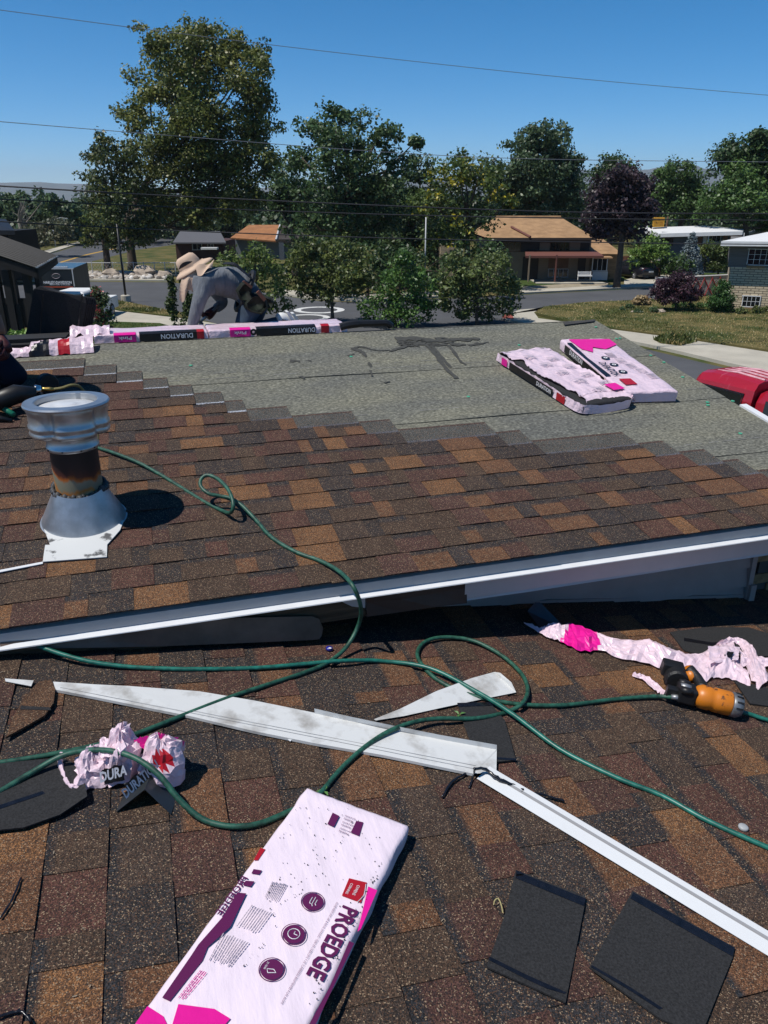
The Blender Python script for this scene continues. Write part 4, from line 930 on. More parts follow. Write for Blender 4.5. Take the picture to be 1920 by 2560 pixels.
MB().lathe([(.046, LG * .83), (.049, LG * .86), (.048, LG * 1.0), (.040, LG * 1.10), (.022, LG * 1.14), (.0, LG * 1.14)], ax0, 24, M=MG).obj('end_cap', m_alu, gun, smooth=True)
for k in range(6):
    a = k * .5 - 1.2; MB().box((-.003, .044, LG * .90), (.003, .051, LG * 1.06), MG @ Matrix.Rotation(a, 3, 'Z'), ax0).obj('vent_rib', m_dark, gun)
b = MB(); b.box((-.036, -.036, -.075), (.036, .030, -.005), MG, ax0); b.obj('nose', m_dark, gun, bevel=.008)
b = MB(); b.box((-.016, -.040, -.115), (.016, .008, -.070), MG, ax0); b.obj('nose_tip', m_dark, gun, bevel=.004)
for k in range(3): MB().lathe([(.013, -.05), (.015, -.03), (.013, -.01)], ax0 + S_ * (-.03 + .03 * k) + N_ * .022 - D_ * .02, 10, M=MG).obj('nose_spring', m_alu if k == 1 else m_dark, gun, smooth=True)
h0, h1, h2 = onB(1757, 1722, .07), onB(1742, 1694, .085), onB(1722, 1674, .095)
MB().tube(catmull([h0, h1, h2], 4), [.026, .024, .022, .021, .021, .021, .022, .024, .024], 12).obj('grip', m_grip, gun, smooth=True)
MB().tube([onB(1722, 1676, .085), onB(1728, 1690, .080), onB(1735, 1700, .075)], [.028, .027, .020], 12).obj('grip_top', m_or, gun, smooth=True)
mz = MB(); c0 = onB(1690, 1695, .06)
mz.lathe([(.0, -.035), (.040, -.035), (.047, -.025), (.047, .025), (.040, .035), (.0, .035)], c0, 20, M=Matrix((D_, N_, S_)).transposed()); mz.obj('coil_magazine', m_grip, gun, smooth=False)
b = MB(); b.box((-.045, -.012, -.030), (.040, .045, .030), Matrix((D_, N_, S_)).transposed(), c0 + D_ * -.012 + S_ * .04); b.obj('magazine_door', m_dark, gun, bevel=.006)
b = MB(); b.tube([onB(1706, 1712, .06), onB(1718, 1728, .06), onB(1730, 1745, .05)], [.028, .030, .026], 10); b.obj('feed_arm', m_dark, gun, smooth=True)
b = MB(); b.tube([onB(1678, 1742, .042), onB(1700, 1744, .046)], [.010, .012], 8); b.obj('hose_fitting', m_alu, gun, smooth=True)
MB().tube([ax0 + D_ * LG * 1.12, onB(1846, 1777, .034)], [.012, .010], 8).obj('hose_fitting', m_brass, gun, smooth=True)

# ------------------------------------------------------------------ small things
t = thing('bottle_cap', 'blue bottle cap below the left flashing, beside the dull hose', 'bottle cap', onB(823, 1624))
m_blue = mat('blue_cap', (.015, .02, .28), .3, spec=.6)
MB().lathe([(.014, 0), (.0145, .006), (.012, .011), (.0, .012)], onB(823, 1624, .006), 18, M=FB).obj('cap_shell', m_blue, t, smooth=True)
disc(onB(825, 1620, .0190), nB, 0, .006, m_wprint, t, 'white_emblem', 12)
t = thing('plastic_cap', 'small translucent white plastic cap beside the teal hose at right', 'bottle cap', onB(1857, 2072))
MB().lathe([(.014, 0), (.0155, .004), (.0155, .009), (.012, .012), (.0, .012)], onB(1857, 2072, .006), 18, M=FB).obj('cap_shell', mat('clear_plastic', (.55, .57, .58), .3, trans=.3), t, smooth=True)
m_straw = mat('dry_straw', (.42, .36, .16), .7)
o = MB().tube(catmull([onB(u, v, h) for u, v, h in ((1234, 2262, .01), (1238, 2250, .02), (1246, 2247, .022), (1253, 2262, .02), (1257, 2282, .01))], 5), .0016, 5).obj('dry_straw', m_straw); tag(o, 'bent yellow dry straw left of the smaller black square', 'straw')
for k, (u, v, lab) in enumerate(((1148, 1786, 'green leaf scrap on the dark strip under the hose loop'), (810, 1978, 'green leaf scrap at the far corner of the foreground bundle'))):
    b = MB(); c = onB(u, v, .014)
    for q in range(3):
        d_ = Vector((math.cos(q * 2 + k), math.sin(q * 2 + k), 0)); s_ = Vector((-d_.y, d_.x, 0)); b.add([c, c + d_ * .012 + s_ * .005 + nB * .005, c + d_ * .026 + nB * .002, c + d_ * .012 - s_ * .005 + nB * .005], [(0, 1, 2, 3)])
    tag(b.obj('leaf_scrap', mat('leaf_green', (.09, .22, .05), .5)), lab, 'leaf')
b = MB()
for k in range(90):
    u, v = R.uniform(0, 1900), R.uniform(1640, 2550); p = onB(u, v, .006); a = R.uniform(0, 6.3); L_ = R.uniform(.003, .011); d_ = FB @ Vector((math.cos(a), math.sin(a), 0)); s_ = nB.cross(d_) * .0012
    b.prism([p - s_, p + d_ * L_ - s_, p + d_ * L_ + s_, p + s_], -nB * .001)
o = b.obj('roof_debris', mat('pale_chips', (.30, .24, .17), .8)); tag(o, 'scattered pale chips and straw bits on the lower roof', 'debris', kind='stuff')
# ================================================================== people
m_shirt = mat('grey_shirt', (0.165, 0.178, 0.195), .75, var=.2, vscale=8, bump=.03, bscale=7, stretch=(2.2, 1, .8), spec=.25)
m_jean = mat('blue_jeans', (0.045, 0.070, 0.105), .85, var=.35, vscale=9, bump=.006, bscale=14, spec=.2)
m_navy = mat('dark_jeans', (0.008, 0.011, 0.022), .85, var=.35, vscale=9, bump=.006, bscale=14, spec=.2)
m_skin = mat('skin', (0.24, 0.11, 0.065), .55, var=.1, vscale=12)
m_glove = mat('maroon_glove', (0.06, 0.010, 0.012), .6, bump=.003, bscale=60)
m_tan = mat('tan_cloth', (0.62, 0.45, 0.33), .8, var=.08, vscale=9, bump=.004, bscale=18, spec=.2)
m_tand = mat('tan_cloth_lining', (0.30, 0.16, 0.11), .85)
m_camo = mat('green_canvas', (0.013, 0.022, 0.014), .8, col2=(.007, .008, .007), vscale=11, bump=.006, bscale=14, spec=.25)
m_leath = mat('brown_leather', (0.15, 0.06, 0.035), .6, var=.2, vscale=20)
m_belt = mat('black_webbing', (0.010, 0.010, 0.012), .6)
m_shoe = mat('white_shoe', (0.70, 0.70, 0.69), .55, var=.08, vscale=15)
def skin(name, pts, edges, root, groups, mats, parent, sub=2):
    me = bpy.data.meshes.new(name); me.from_pydata([p for p, r, g in pts], edges, [])
    o = bpy.data.objects.new(name, me); COL.objects.link(o)
    sk = o.modifiers.new('skin', 'SKIN'); sk.use_smooth_shade = True
    for i, (p, r, g) in enumerate(pts):
        sv = me.skin_vertices[0].data[i]; sv.radius = r if isinstance(r, tuple) else (r, r); sv.use_root = (i == root)
    ss = o.modifiers.new('sub', 'SUBSURF'); ss.levels = sub; ss.render_levels = sub
    bpy.context.view_layer.update()
    out = bpy.data.meshes.new_from_object(o.evaluated_get(bpy.context.evaluated_depsgraph_get()))
    bpy.data.objects.remove(o)
    out.materials.clear()
    for m in mats: out.materials.append(m)
    segs = [(Vector(pts[a][0]), Vector(pts[b_][0]), pts[a][2], pts[b_][2]) for a, b_ in edges]
    for pl in out.polygons:
        c = pl.center; best = 1e9; g = 0
        for a, b_, ga, gb in segs:
            ab = b_ - a; t = max(0, min(1, (c - a).dot(ab) / max(ab.length_squared, 1e-9))); dd = (a + ab * t - c).length
            if dd < best: best = dd; g = ga if t < .5 else gb
        pl.material_index = g; pl.use_smooth = True
    ob = link(name, out, parent); ob.location = -wloc(parent); return ob
def hand(palm, wrist, knuck, side_, curl, m, parent, s=1.0):
    b = MB(); ax = (Vector(knuck) - Vector(wrist)).normalized(); sd = Vector(side_); sd = (sd - ax * sd.dot(ax)).normalized(); nn = ax.cross(sd)
    k0 = Vector(wrist)
    b.tube([k0 - ax * .01, k0 + ax * .03 * s, k0 + ax * .06 * s, k0 + ax * .085 * s], [.026 * s, .034 * s, .038 * s, .034 * s], 10)
    for i, L_ in enumerate((.062, .072, .068, .052)):
        q = k0 + ax * .08 * s + sd * (.030 - .020 * i) * s; d1 = (ax * math.cos(curl) + nn * math.sin(curl)); d2 = (ax * math.cos(curl * 2.1) + nn * math.sin(curl * 2.1)); d3 = (ax * math.cos(curl * 2.9) + nn * math.sin(curl * 2.9))
        b.tube([q, q + d1 * L_ * .45 * s, q + d1 * L_ * .45 * s + d2 * L_ * .35 * s, q + d1 * L_ * .45 * s + d2 * L_ * .35 * s + d3 * L_ * .3 * s], [.0105 * s, .0100 * s, .0095 * s, .007 * s], 8)
    q = k0 + ax * .035 * s + sd * .030 * s; d1 = (sd * .7 + ax * .6 + nn * .35).normalized(); d2 = (ax * .8 + nn * .6).normalized(); b.tube([q, q + d1 * .03 * s, q + d1 * .03 * s + d2 * .035 * s], [.013 * s, .012 * s, .009 * s], 8)
    return b.obj('glove', m, parent, smooth=True)
Y0 = 6.28
J = lambda u, v, dy=0.0: aty(u, v, Y0 + dy)
w1 = thing('person', 'kneeling roofer in grey shirt and tan flap hat leaning on the ridge', 'person', J(600, 830))
P_ = [(J(640, 738), (.125, .115), 1), (J(606, 716), (.130, .135), 0), (J(566, 702), (.140, .140), 0), (J(528, 698), (.130, .120), 0), (J(505, 694, -.02), .062, 0), (J(481, 686, -.02), (.078, .085), 2), (J(466, 692, -.03), (.070, .07), 2),
      (J(512, 708, -.17), .070, 0), (J(498, 752, -.20), .058, 0), (J(486, 792, -.20), .046, 0), (J(477, 828, -.20), .037, 0),
      (J(530, 712, .17), .068, 0), (J(560, 758, .18), .052, 0), (J(536, 774, .10), .036, 0),
      (J(632, 760, -.10), .098, 1), (J(612, 800, -.12), .082, 1), (J(600, 828, -.12), .070, 1), (J(645, 822, -.10), .060, 1), (J(688, 806, -.10), .046, 1), (J(703, 803, -.10), .040, 1),
      (J(645, 762, .12), .095, 1), (J(632, 805, .14), .075, 1), (J(626, 832, .14), .066, 1), (J(670, 826, .14), .056, 1), (J(715, 812, .14), .042, 1)]
E_ = [(0, 1), (1, 2), (2, 3), (3, 4), (4, 5), (5, 6), (3, 7), (7, 8), (8, 9), (9, 10), (3, 11), (11, 12), (12, 13), (0, 14), (14, 15), (15, 16), (16, 17), (17, 18), (18, 19), (0, 20), (20, 21), (21, 22), (22, 23), (23, 24)]
skin('body', P_, E_, 0, None, [m_shirt, m_jean, m_skin], w1)
# face under the hat, looking down at the work
hd = J(474, 690, -.02); fc = (J(455, 712) - hd).normalized()
MB().tube([hd + fc * .070 + RIGHT * .0, hd + fc * .098], [.014, .006], 8).obj('nose', m_skin, w1, smooth=True)
for s in (-1, 1):
    q = hd + fc * .074 + Vector((0, .03 * s, 0)) + UP * .018; MB().lathe([(.002, -.008), (.008, -.004), (.009, 0), (.008, .004), (.002, .008)], q, 10).obj('eye', m_dark, w1, smooth=True)
    q = hd + Vector((0, .078 * s, 0)); MB().lathe([(.004, -.024), (.013, -.014), (.015, 0), (.013, .014), (.004, .024)], q, 10).obj('ear', m_skin, w1, smooth=True)
MB().tube([hd + fc * .072 - UP * .035 + Vector((0, -.02, 0)), hd + fc * .076 - UP * .037, hd + fc * .072 - UP * .035 + Vector((0, .02, 0))], .005, 6).obj('mouth', m_skin, w1)
# hat
hc = J(476, 668, -.02); ha = (UP * .86 - RIGHT * .46 - FWD * .10).normalized(); hx = RIGHT - ha * RIGHT.dot(ha); hx.normalize(); hy = ha.cross(hx); MH = Matrix((hx, hy, ha)).transposed()
hat = MB()
br = lambda a, z_: 1 + .06 * math.cos(2 * a) + .05 * math.sin(3 * a + 1) + .16 * max(0, math.cos(a)) 
hat = MB().lathe([(.088, .012), (.092, .004), (.11, -.004), (.130, -.012), (.144, -.026), (.142, -.030), (.118, -.018), (.09, -.004)], hc, 48, cap=False, M=MH, lobes=br).obj('hat_brim', m_tan, w1, smooth=True)
crn = MB().lathe([(.090, -.005), (.088, .025), (.083, .055), (.074, .080), (.052, .093), (.02, .094), (.001, .090)], hc, 32, cap=False, M=MH, lobes=lambda a, z_: 1 + .03 * math.sin(5 * a + z_ * 30)).obj('hat_crown', m_tan, w1, smooth=True)
b = MB(); b.lathe([(.0925, .028), (.0925, .048)], hc, 32, cap=False, M=MH, lobes=lambda a, z_: 1.0).obj('hat_vent', m_dark, hat) if False else None
b = MB()
for j in range(9):
    a0 = -2.35 + j * .16; a1 = a0 + .16
    b.quad(*[hc + MH @ Vector((.0955 * math.cos(a), .0955 * math.sin(a), z_)) for a, z_ in ((a0, .030), (a1, .030), (a1, .030 + .028 * math.sin(math.pi * (j + 1) / 9.5)), (a0, .030 + .028 * math.sin(math.pi * j / 9.5)))])
b.obj('hat_vent', m_dark, w1)
b = MB(); G = []                                     # neck flap hanging from the back of the brim
for i in range(25):
    a = -1.95 + 2.6 * i / 24; row = []
    top_ = hc + MH @ Vector((.105 * math.cos(a), .105 * math.sin(a), -.006)); L_ = .19 + .03 * math.sin(i * .6)
    for j in range(9):
        s = j / 8; out = (RIGHT * math.cos(a) * .02 + FWD * math.sin(a) * .03) * math.sin(s * 3); row.append(top_ - UP * L_ * s * (1 if a < .2 else .55) + out - RIGHT * .05 * s + Vector((0, -.03 * s, 0)) + Vector((0, .012 * math.sin(i * 1.1) * s, 0)))
    G.append(row)
for i in range(24):
    for j in range(8): b.quad(G[i][j], G[i + 1][j], G[i + 1][j + 1], G[i][j + 1])
b.obj('neck_flap', m_tan, w1, smooth=True)
b = MB(); G = []                                     # rear flap lying over the shoulder
for i in range(11):
    for j in range(9):
        s, q = i / 10, j / 8; p = J(488, 668, -.16).lerp(J(536, 650, -.10), s); p2 = J(494, 690, -.19).lerp(J(530, 668, -.17), s); p = p.lerp(p2, q); G.append(p + Vector((0, -.03 * math.sin(3.14 * s), .012 * math.sin(s * 7 + q * 3))))
b.add(G, [[i * 9 + j, i * 9 + j + 1, (i + 1) * 9 + j + 1, (i + 1) * 9 + j] for i in range(10) for j in range(8)]); b.obj('shoulder_flap', m_tan, w1, smooth=True)
# gloves and tool
hand(None, J(536, 774, .08), J(516, 792, .05), Vector((0, -1, .2)), .75, m_glove, w1)
hand(None, J(477, 826, -.20), J(470, 846, -.20), Vector((0, -1, 0)), .45, m_glove, w1)
ht = thing('hammer', 'silver hammer in the maroon gloved hand of the kneeling roofer', 'hammer', J(510, 800, .02))
MB().tube([J(548, 762, .06), J(500, 806, .02)], [.012, .010], 8).obj('handle', m_alu, ht, smooth=True)
MB().tube([J(506, 812, .02), J(494, 800, .02), J(488, 796, .02)], [.016, .014, .010], 8).obj('hammer_head', m_alu, ht, smooth=True)
# belt, braces and pouches
b = MB(); ring = []
for j in range(25):
    a = 2 * math.pi * j / 24; c = J(612, 728); ax_ = (J(560, 700) - J(640, 740)).normalized(); s1 = Vector((0, 1, 0)); s2 = ax_.cross(s1).normalized(); ring.append(c + s1 * .152 * math.cos(a) + s2 * .158 * math.sin(a))
b.tube(ring, .020, 6); b.obj('belt', m_belt, w1)
b = MB(); c_ = [J(630, 700, -.12), J(606, 680, -.13), J(585, 664, -.12), J(560, 662, -.06)]; c_ = catmull(c_, 5)
for i in range(len(c_) - 1):
    n_ = Vector((0, -.4, 1)).normalized(); s_ = (c_[i + 1] - c_[i]).normalized().cross(n_) * .022; b.quad(c_[i] - s_ + n_ * .01, c_[i + 1] - s_ + n_ * .01, c_[i + 1] + s_ + n_ * .01, c_[i] + s_ + n_ * .01)
b.obj('brace_strap', m_belt, w1).modifiers.new('s', 'SOLIDIFY').thickness = .004
def pouch(name, px_, dy, th, m, seed):
    f = [J(u, v, dy) for u, v in px_]; c = sum(f, Vector()) / len(f); b = MB(); n = len(f); rings = []
    for k, (sc_, y) in enumerate(((.80, 0), (.97, .018), (1.0, .05), (.97, th - .02), (.85, th))):
        rings.append([c + (p - c) * sc_ + Vector((0, y, 0)) + Vector((0, 0, .006 * noise.noise(p * 9 + Vector((seed, k, 0))))) for p in f])
    b.add([p for r_ in rings for p in r_], [[k * n + i, k * n + (i + 1) % n, (k + 1) * n + (i + 1) % n, (k + 1) * n + i] for k in range(4) for i in range(n)] + [list(range(n)), [4 * n + i for i in range(n - 1, -1, -1)]])
    o = b.obj(name, m, w1, smooth=True); return o
p1_ = pouch('tool_pouch', [(592, 728), (606, 708), (618, 706), (632, 722), (630, 745), (618, 756), (602, 752)], -.26, .12, m_camo, 1)
p2_ = pouch('tool_pouch', [(612, 758), (632, 736), (648, 734), (668, 748), (672, 770), (655, 788), (628, 782), (614, 772)], -.28, .14, m_camo, 2)
p3_ = pouch('tool_pouch', [(660, 740), (678, 746), (686, 758), (680, 770), (668, 772), (660, 758)], -.20, .14, m_camo, 3)
MB().prism([J(u, v, -.285) for u, v in ((606, 704), (612, 702), (632, 716), (628, 722))], Vector((0, .03, 0))).obj('leather_trim', m_leath, p1_); MB().prism([J(u, v, -.30) for u, v in ((641, 732), (648, 726), (666, 748), (660, 754))], Vector((0, .03, 0))).obj('leather_trim', m_leath, p2_)
# white sports shoes, toes down
for dy, k in ((-.10, 0), (.14, 14)):
    sh = MB(); n_ = 12; ax_ = [J(692 + k, 800 + k * .3, dy), J(706 + k, 797 + k * .3, dy), J(718 + k, 803 + k * .3, dy), J(727 + k, 815 + k * .3, dy)]
    sh.tube(catmull(ax_, 4), [.034, .042, .047, .050, .050, .049, .047, .045, .044, .043, .040, .034, .024], 14); s_ = sh.obj('shoe', m_shoe, w1, smooth=True)
    MB().prism([J(u + k, v + k * .3, dy - .045) for u, v in ((716, 780), (722, 779), (736, 798), (737, 818), (729, 820), (727, 800))], Vector((0, .09, 0))).obj('sole', m_shoe, s_)
    for j in range(3): MB().prism([J(u + k, v + k * .3, dy - .055) for u, v in ((706 + j * 5, 798 + j * 2), (708 + j * 5, 797 + j * 2), (713 + j * 5, 812 + j), (711 + j * 5, 813 + j))], Vector((0, .012, 0))).obj('shoe_stripe', m_dark, s_)

# ---- second worker, mostly beyond the left edge
KA = lambda u, v, h: onA(u, v, h)
w2 = thing('person', 'worker in dark jeans kneeling at the left edge with a nail gun', 'person', KA(-60, 1000, 0))
hp = KA(-22, 1010, 0); X_ = Vector((1, 0, 0)); Yv = Vector((0, 1, 0))
K = lambda x, y, h: Vector((hp.x + x, hp.y + y, 0)) * 1 + Vector((0, 0, EYE - HA + (hp.y + y) * TA + h))
P2_ = [(K(-.28, .28, .40), (.15, .14), 1), (K(-.24, .24, .62), (.15, .15), 0), (K(-.18, .14, .82), (.16, .14), 0), (K(-.14, .04, .98), .06, 0), (K(-.12, .0, 1.12), (.085, .095), 2),
       (K(-.02, .26, .80), .065, 0), (K(.06, .05, .60), .052, 0), (K(.12, -.04, .38), .04, 2), (K(-.34, .0, .82), .065, 0), (K(-.30, -.18, .60), .05, 0), (K(-.16, -.20, .40), .04, 2),
       (K(-.12, .30, .36), .10, 1), (K(.04, .20, .18), .085, 1), (K(.16, .12, .08), .072, 1), (K(-.02, .30, .06), .058, 1), (K(-.22, .48, .06), .045, 1),
       (K(-.36, .14, .36), .10, 1), (K(-.26, -.06, .20), .085, 1), (K(-.16, -.18, .08), .07, 1), (K(-.36, -.08, .06), .056, 1), (K(-.56, .06, .06), .045, 1)]
E2_ = [(0, 1), (1, 2), (2, 3), (3, 4), (2, 5), (5, 6), (6, 7), (2, 8), (8, 9), (9, 10), (0, 11), (11, 12), (12, 13), (13, 14), (14, 15), (0, 16), (16, 17), (17, 18), (18, 19), (19, 20)]
skin('body', P2_, E2_, 0, None, [m_navy, m_navy, m_skin], w2)
hand(None, K(.12, -.04, .38), K(.15, -.10, .30), Vector((0, -1, 0)), .6, m_glove, w2)
MB().lathe([(.093, -.01), (.16, -.02), (.093, .0), (.09, .06), (.06, .08), (.001, .082)], K(-.12, 0, 1.16), 24, cap=False).obj('cap', m_dark, w2, smooth=True)
b = MB(); q = K(-.22, .48, .05); b.tube([q, q + Vector((-.06, .06, 0)), q + Vector((-.15, .12, -.01))], [.05, .055, .035], 10); b.obj('boot', m_dark, w2, smooth=True)
b = MB(); q = K(-.56, .06, .05); b.tube([q, q + Vector((-.08, .04, 0)), q + Vector((-.18, .08, -.01))], [.05, .055, .035], 10); b.obj('boot', m_dark, w2, smooth=True)
g2 = thing('nail_gun', 'black nail gun with silver fitting beside the worker at the left edge', 'nail gun', KA(90, 1010, 0))
c = KA(118, 960, .07); MD = Matrix(((0, 1, 0), (0, 0, 1), (1, 0, 0)))
MB().lathe([(.0, -.03), (.055, -.03), (.062, -.02), (.062, .02), (.055, .03), (.0, .03)], c, 20, M=Matrix.Rotation(.5, 3, 'Z') @ MD).obj('coil_magazine', m_grip, g2)
MB().tube([KA(-20, 1010, .09), KA(40, 985, .10), KA(92, 985, .09)], [.05, .055, .04], 12).obj('motor_housing', m_dark, g2, smooth=True)
MB().tube([KA(84, 976, .10), KA(92, 975, .10), KA(104, 974, .10)], [.026, .030, .024], 14).obj('silver_collar', mat('chrome', (.75, .76, .78), .18, metal=1.0), g2, smooth=True)
MB().tube([KA(103, 973, .10), KA(112, 973, .10), KA(124, 973, .10), KA(136, 973, .10)], [.014, .012, .013, .009], 8).obj('brass_fitting', m_brass, g2, smooth=True)
MB().tube([KA(100, 985, .09), KA(106, 1000, .05), KA(108, 1015, .02)], [.018, .015, .012], 8).obj('nose', m_dark, g2, smooth=True)
o = MB().tube(catmull([KA(134, 973, .10), KA(155, 970, .11), KA(178, 963, .12), KA(198, 966, .10), KA(215, 985, .05), KA(228, 1010, .02), KA(240, 1060, .012), KA(244, 1120, .014)], 6), .0080, 8).obj('air_hose', mat('olive_hose', (.20, .17, .06), .45)); tag(o, 'olive yellow hose from the black nail gun passing behind the vent cap', 'hose')
t = thing('utility_knife', 'green handled tool lying left of the vent cap', 'tool', KA(15, 1040, 0))
MB().tube([KA(-20, 1010, .06), KA(6, 1020, .055), KA(34, 1036, .045)], [.016, .017, .015], 8).obj('handle', mat('green_plastic', (.01, .17, .09), .4), t, smooth=True)
MB().tube([KA(-60, 1020, .05), KA(-20, 1042, .04), KA(30, 1052, .02)], [.018, .018, .012], 8).obj('shaft', m_dark, t, smooth=True)
# ================================================================== ground, roads, far hills
m_dry = mat('dry_grass', (0.15, 0.125, 0.05), .95, col2=(.055, .075, .022), vscale=.45, detail=9, thr=(.40, .62), bump=.03, bscale=6, spec=.1)
m_grass = mat('green_lawn', (0.035, 0.075, 0.018), .95, col2=(.075, .095, .03), vscale=.9, detail=9, bump=.02, bscale=12, spec=.1)
m_asph = mat('asphalt', (0.088, 0.090, 0.096), .92, var=.14, vscale=.5, detail=10, bump=.004, bscale=60, spec=.25)
m_conc = mat('concrete', (0.46, 0.425, 0.35), .9, var=.14, vscale=.8, detail=9, spec=.2)
m_rock = mat('pale_rock', (0.45, 0.40, 0.34), .9, var=.3, vscale=3, attr=False)
def sheet_px(name, px_, z, m, kind='structure'):
    b = MB(); pts = [gp(u, v, 0) for u, v in px_]; n = len(pts)
    b.add([Vector((p.x, p.y, z)) for p in pts], [list(range(n))]); o = b.obj(name, m)
    bm = bmesh.new(); bm.from_mesh(o.data); bmesh.ops.triangulate(bm, faces=bm.faces[:]); bmesh.ops.recalc_face_normals(bm, faces=bm.faces[:])
    for f in bm.faces:
        if f.normal.z < 0: f.normal_flip()
    bm.to_mesh(o.data); bm.free()
    return tag(o, kind=kind)
def slab_px(name, px_, h, m):
    b = MB(); pts = [gp(u, v, 0) for u, v in px_]
    if sum((pts[i].x * pts[(i + 1) % len(pts)].y - pts[(i + 1) % len(pts)].x * pts[i].y) for i in range(len(pts))) < 0: pts = pts[::-1]
    b.prism([Vector((p.x, p.y, h)) for p in pts], Vector((0, 0, -h - .05))); o = b.obj(name, m)
    bm = bmesh.new(); bm.from_mesh(o.data); bmesh.ops.triangulate(bm, faces=[f for f in bm.faces if len(f.verts) > 4]); bm.to_mesh(o.data); bm.free()
    return tag(o, kind='structure')
b = MB(); g = 26; S_ = 9400
lv = [-S_, -3000, -800, -300, -150, -60, 0, 60, 150, 300, 800, 3000, S_]
for i in range(12):
    for j in range(12): b.quad((lv[i], lv[j], 0), (lv[i + 1], lv[j], 0), (lv[i + 1], lv[j + 1], 0), (lv[i], lv[j + 1], 0))
tag(b.obj('ground', m_dry), kind='structure')
sheet_px('road', [(-500, 742), (-200, 722), (219, 704), (422, 706), (600, 722), (781, 751), (904, 757), (1106, 746), (1296, 738), (1583, 723), (1700, 716), (2200, 690), (2200, 722), (1720, 750), (1579, 760), (1469, 766), (1340, 775), (1268, 790), (1262, 802), (1330, 815), (1450, 838), (1620, 874), (1816, 921), (1920, 946), (2300, 1050), (2600, 1500), (1700, 1500), (1200, 1050), (700, 850), (578, 818), (464, 790), (340, 766), (250, 748), (100, 752), (-200, 770), (-500, 800)], .004, m_asph)
sheet_px('side_street', [(-300, 716), (0, 662), (143, 630), (211, 609), (330, 592), (480, 588), (480, 606), (340, 625), (225, 655), (120, 690), (60, 706), (-200, 722)], .005, m_asph)
slab_px('pavement', [(20, 668), (143, 628), (211, 606), (211, 601), (140, 621), (0, 660)], .10, m_conc)
slab_px('pavement', [(-300, 712), (219, 702), (422, 704), (422, 699), (219, 697), (-300, 704)], .12, m_conc)
slab_px('pavement', [(690, 736), (781, 749), (904, 755), (1106, 744), (1110, 730), (904, 740), (781, 735), (690, 726)], .12, m_conc)
slab_px('kerb', [(1290, 737), (1583, 722), (1640, 719), (1640, 713), (1583, 714), (1440, 722), (1290, 731)], .13, m_conc)
slab_px('parking_strip', [(1300, 730), (1440, 722), (1520, 716), (1520, 708), (1430, 712), (1300, 720)], .10, mat('gravel_strip', (.32, .27, .19), .95, var=.35, vscale=3, detail=10))
slab_px('lawn', [(1270, 724), (1300, 720), (1430, 712), (1560, 703), (1560, 696), (1420, 698), (1300, 702), (1270, 706)], .12, m_grass)
slab_px('drive', [(1560, 722), (1660, 717), (1720, 712), (1760, 690), (1700, 688), (1600, 692), (1560, 702)], .07, m_conc)
slab_px('lawn', [(1760, 690), (1960, 682), (1960, 668), (1800, 672), (1740, 676)], .10, m_grass)
slab_px('corner_pavement', [(1268, 791), (1300, 779), (1469, 767), (1579, 761), (1640, 757), (1640, 753), (1579, 756), (1469, 760), (1360, 772), (1335, 786), (1345, 800), (1330, 816), (1262, 803)], .12, m_conc)
sheet_px('ramp_mat', [(1254, 801), (1285, 804), (1280, 792), (1262, 791)], .128, mat('tactile_red', (.30, .07, .05), .8))
slab_px('yard', [(1335, 788), (1362, 773), (1470, 761), (1580, 757), (1640, 754), (1720, 747), (2300, 735), (2300, 950), (1920, 884), (1700, 850), (1536, 828), (1420, 808)], .16, m_dry)
slab_px('pavement', [(1335, 800), (1420, 812), (1536, 831), (1700, 853), (1920, 888), (2300, 960), (2300, 1040), (1920, 937), (1816, 914), (1700, 886), (1620, 868), (1450, 833), (1330, 812)], .13, m_conc)
sheet_px('weed_patch', [(1632, 856), (1680, 848), (1730, 852), (1740, 862), (1700, 872), (1650, 866)], .136, m_dry)
slab_px('grass_island', [(250, 747), (340, 764), (464, 789), (470, 800), (400, 792), (300, 780), (258, 770), (240, 756)], .13, m_dry)
slab_px('footpath', [(255, 772), (300, 782), (400, 794), (470, 802), (578, 820), (640, 845), (640, 880), (500, 840), (400, 812), (270, 808), (240, 790)], .10, m_conc)
slab_px('lawn', [(230, 810), (280, 809), (400, 813), (500, 842), (640, 890), (640, 1000), (100, 1000), (100, 830)], .11, m_grass)
for (u, v, s) in ((690, 779), (800, 775)) if False else (): pass
for u, v, r in ((798, 775, 1.5), (766, 794, 1.3)):
    c = gp(u, v); b = MB(); seg = 36; vs = []
    for j in range(seg):
        a = 6.2832 * j / seg; vs += [Vector((c.x + r * math.cos(a) * f, c.y + r * math.sin(a) * f, .0085)) for f in (1, .72)]
    b.add(vs, [[2 * j, (2 * j + 2) % (2 * seg), (2 * j + 3) % (2 * seg), 2 * j + 1] for j in range(seg)]); tag(b.obj('road_marking', mat('road_paint', (.62, .62, .60), .8, var=.2, vscale=4)), kind='structure')
sheet_px('road_line', [(150, 655), (215, 636), (290, 620), (290, 622), (215, 638.5), (150, 658)], .010, mat('yellow_paint', (.45, .27, .05), .8))
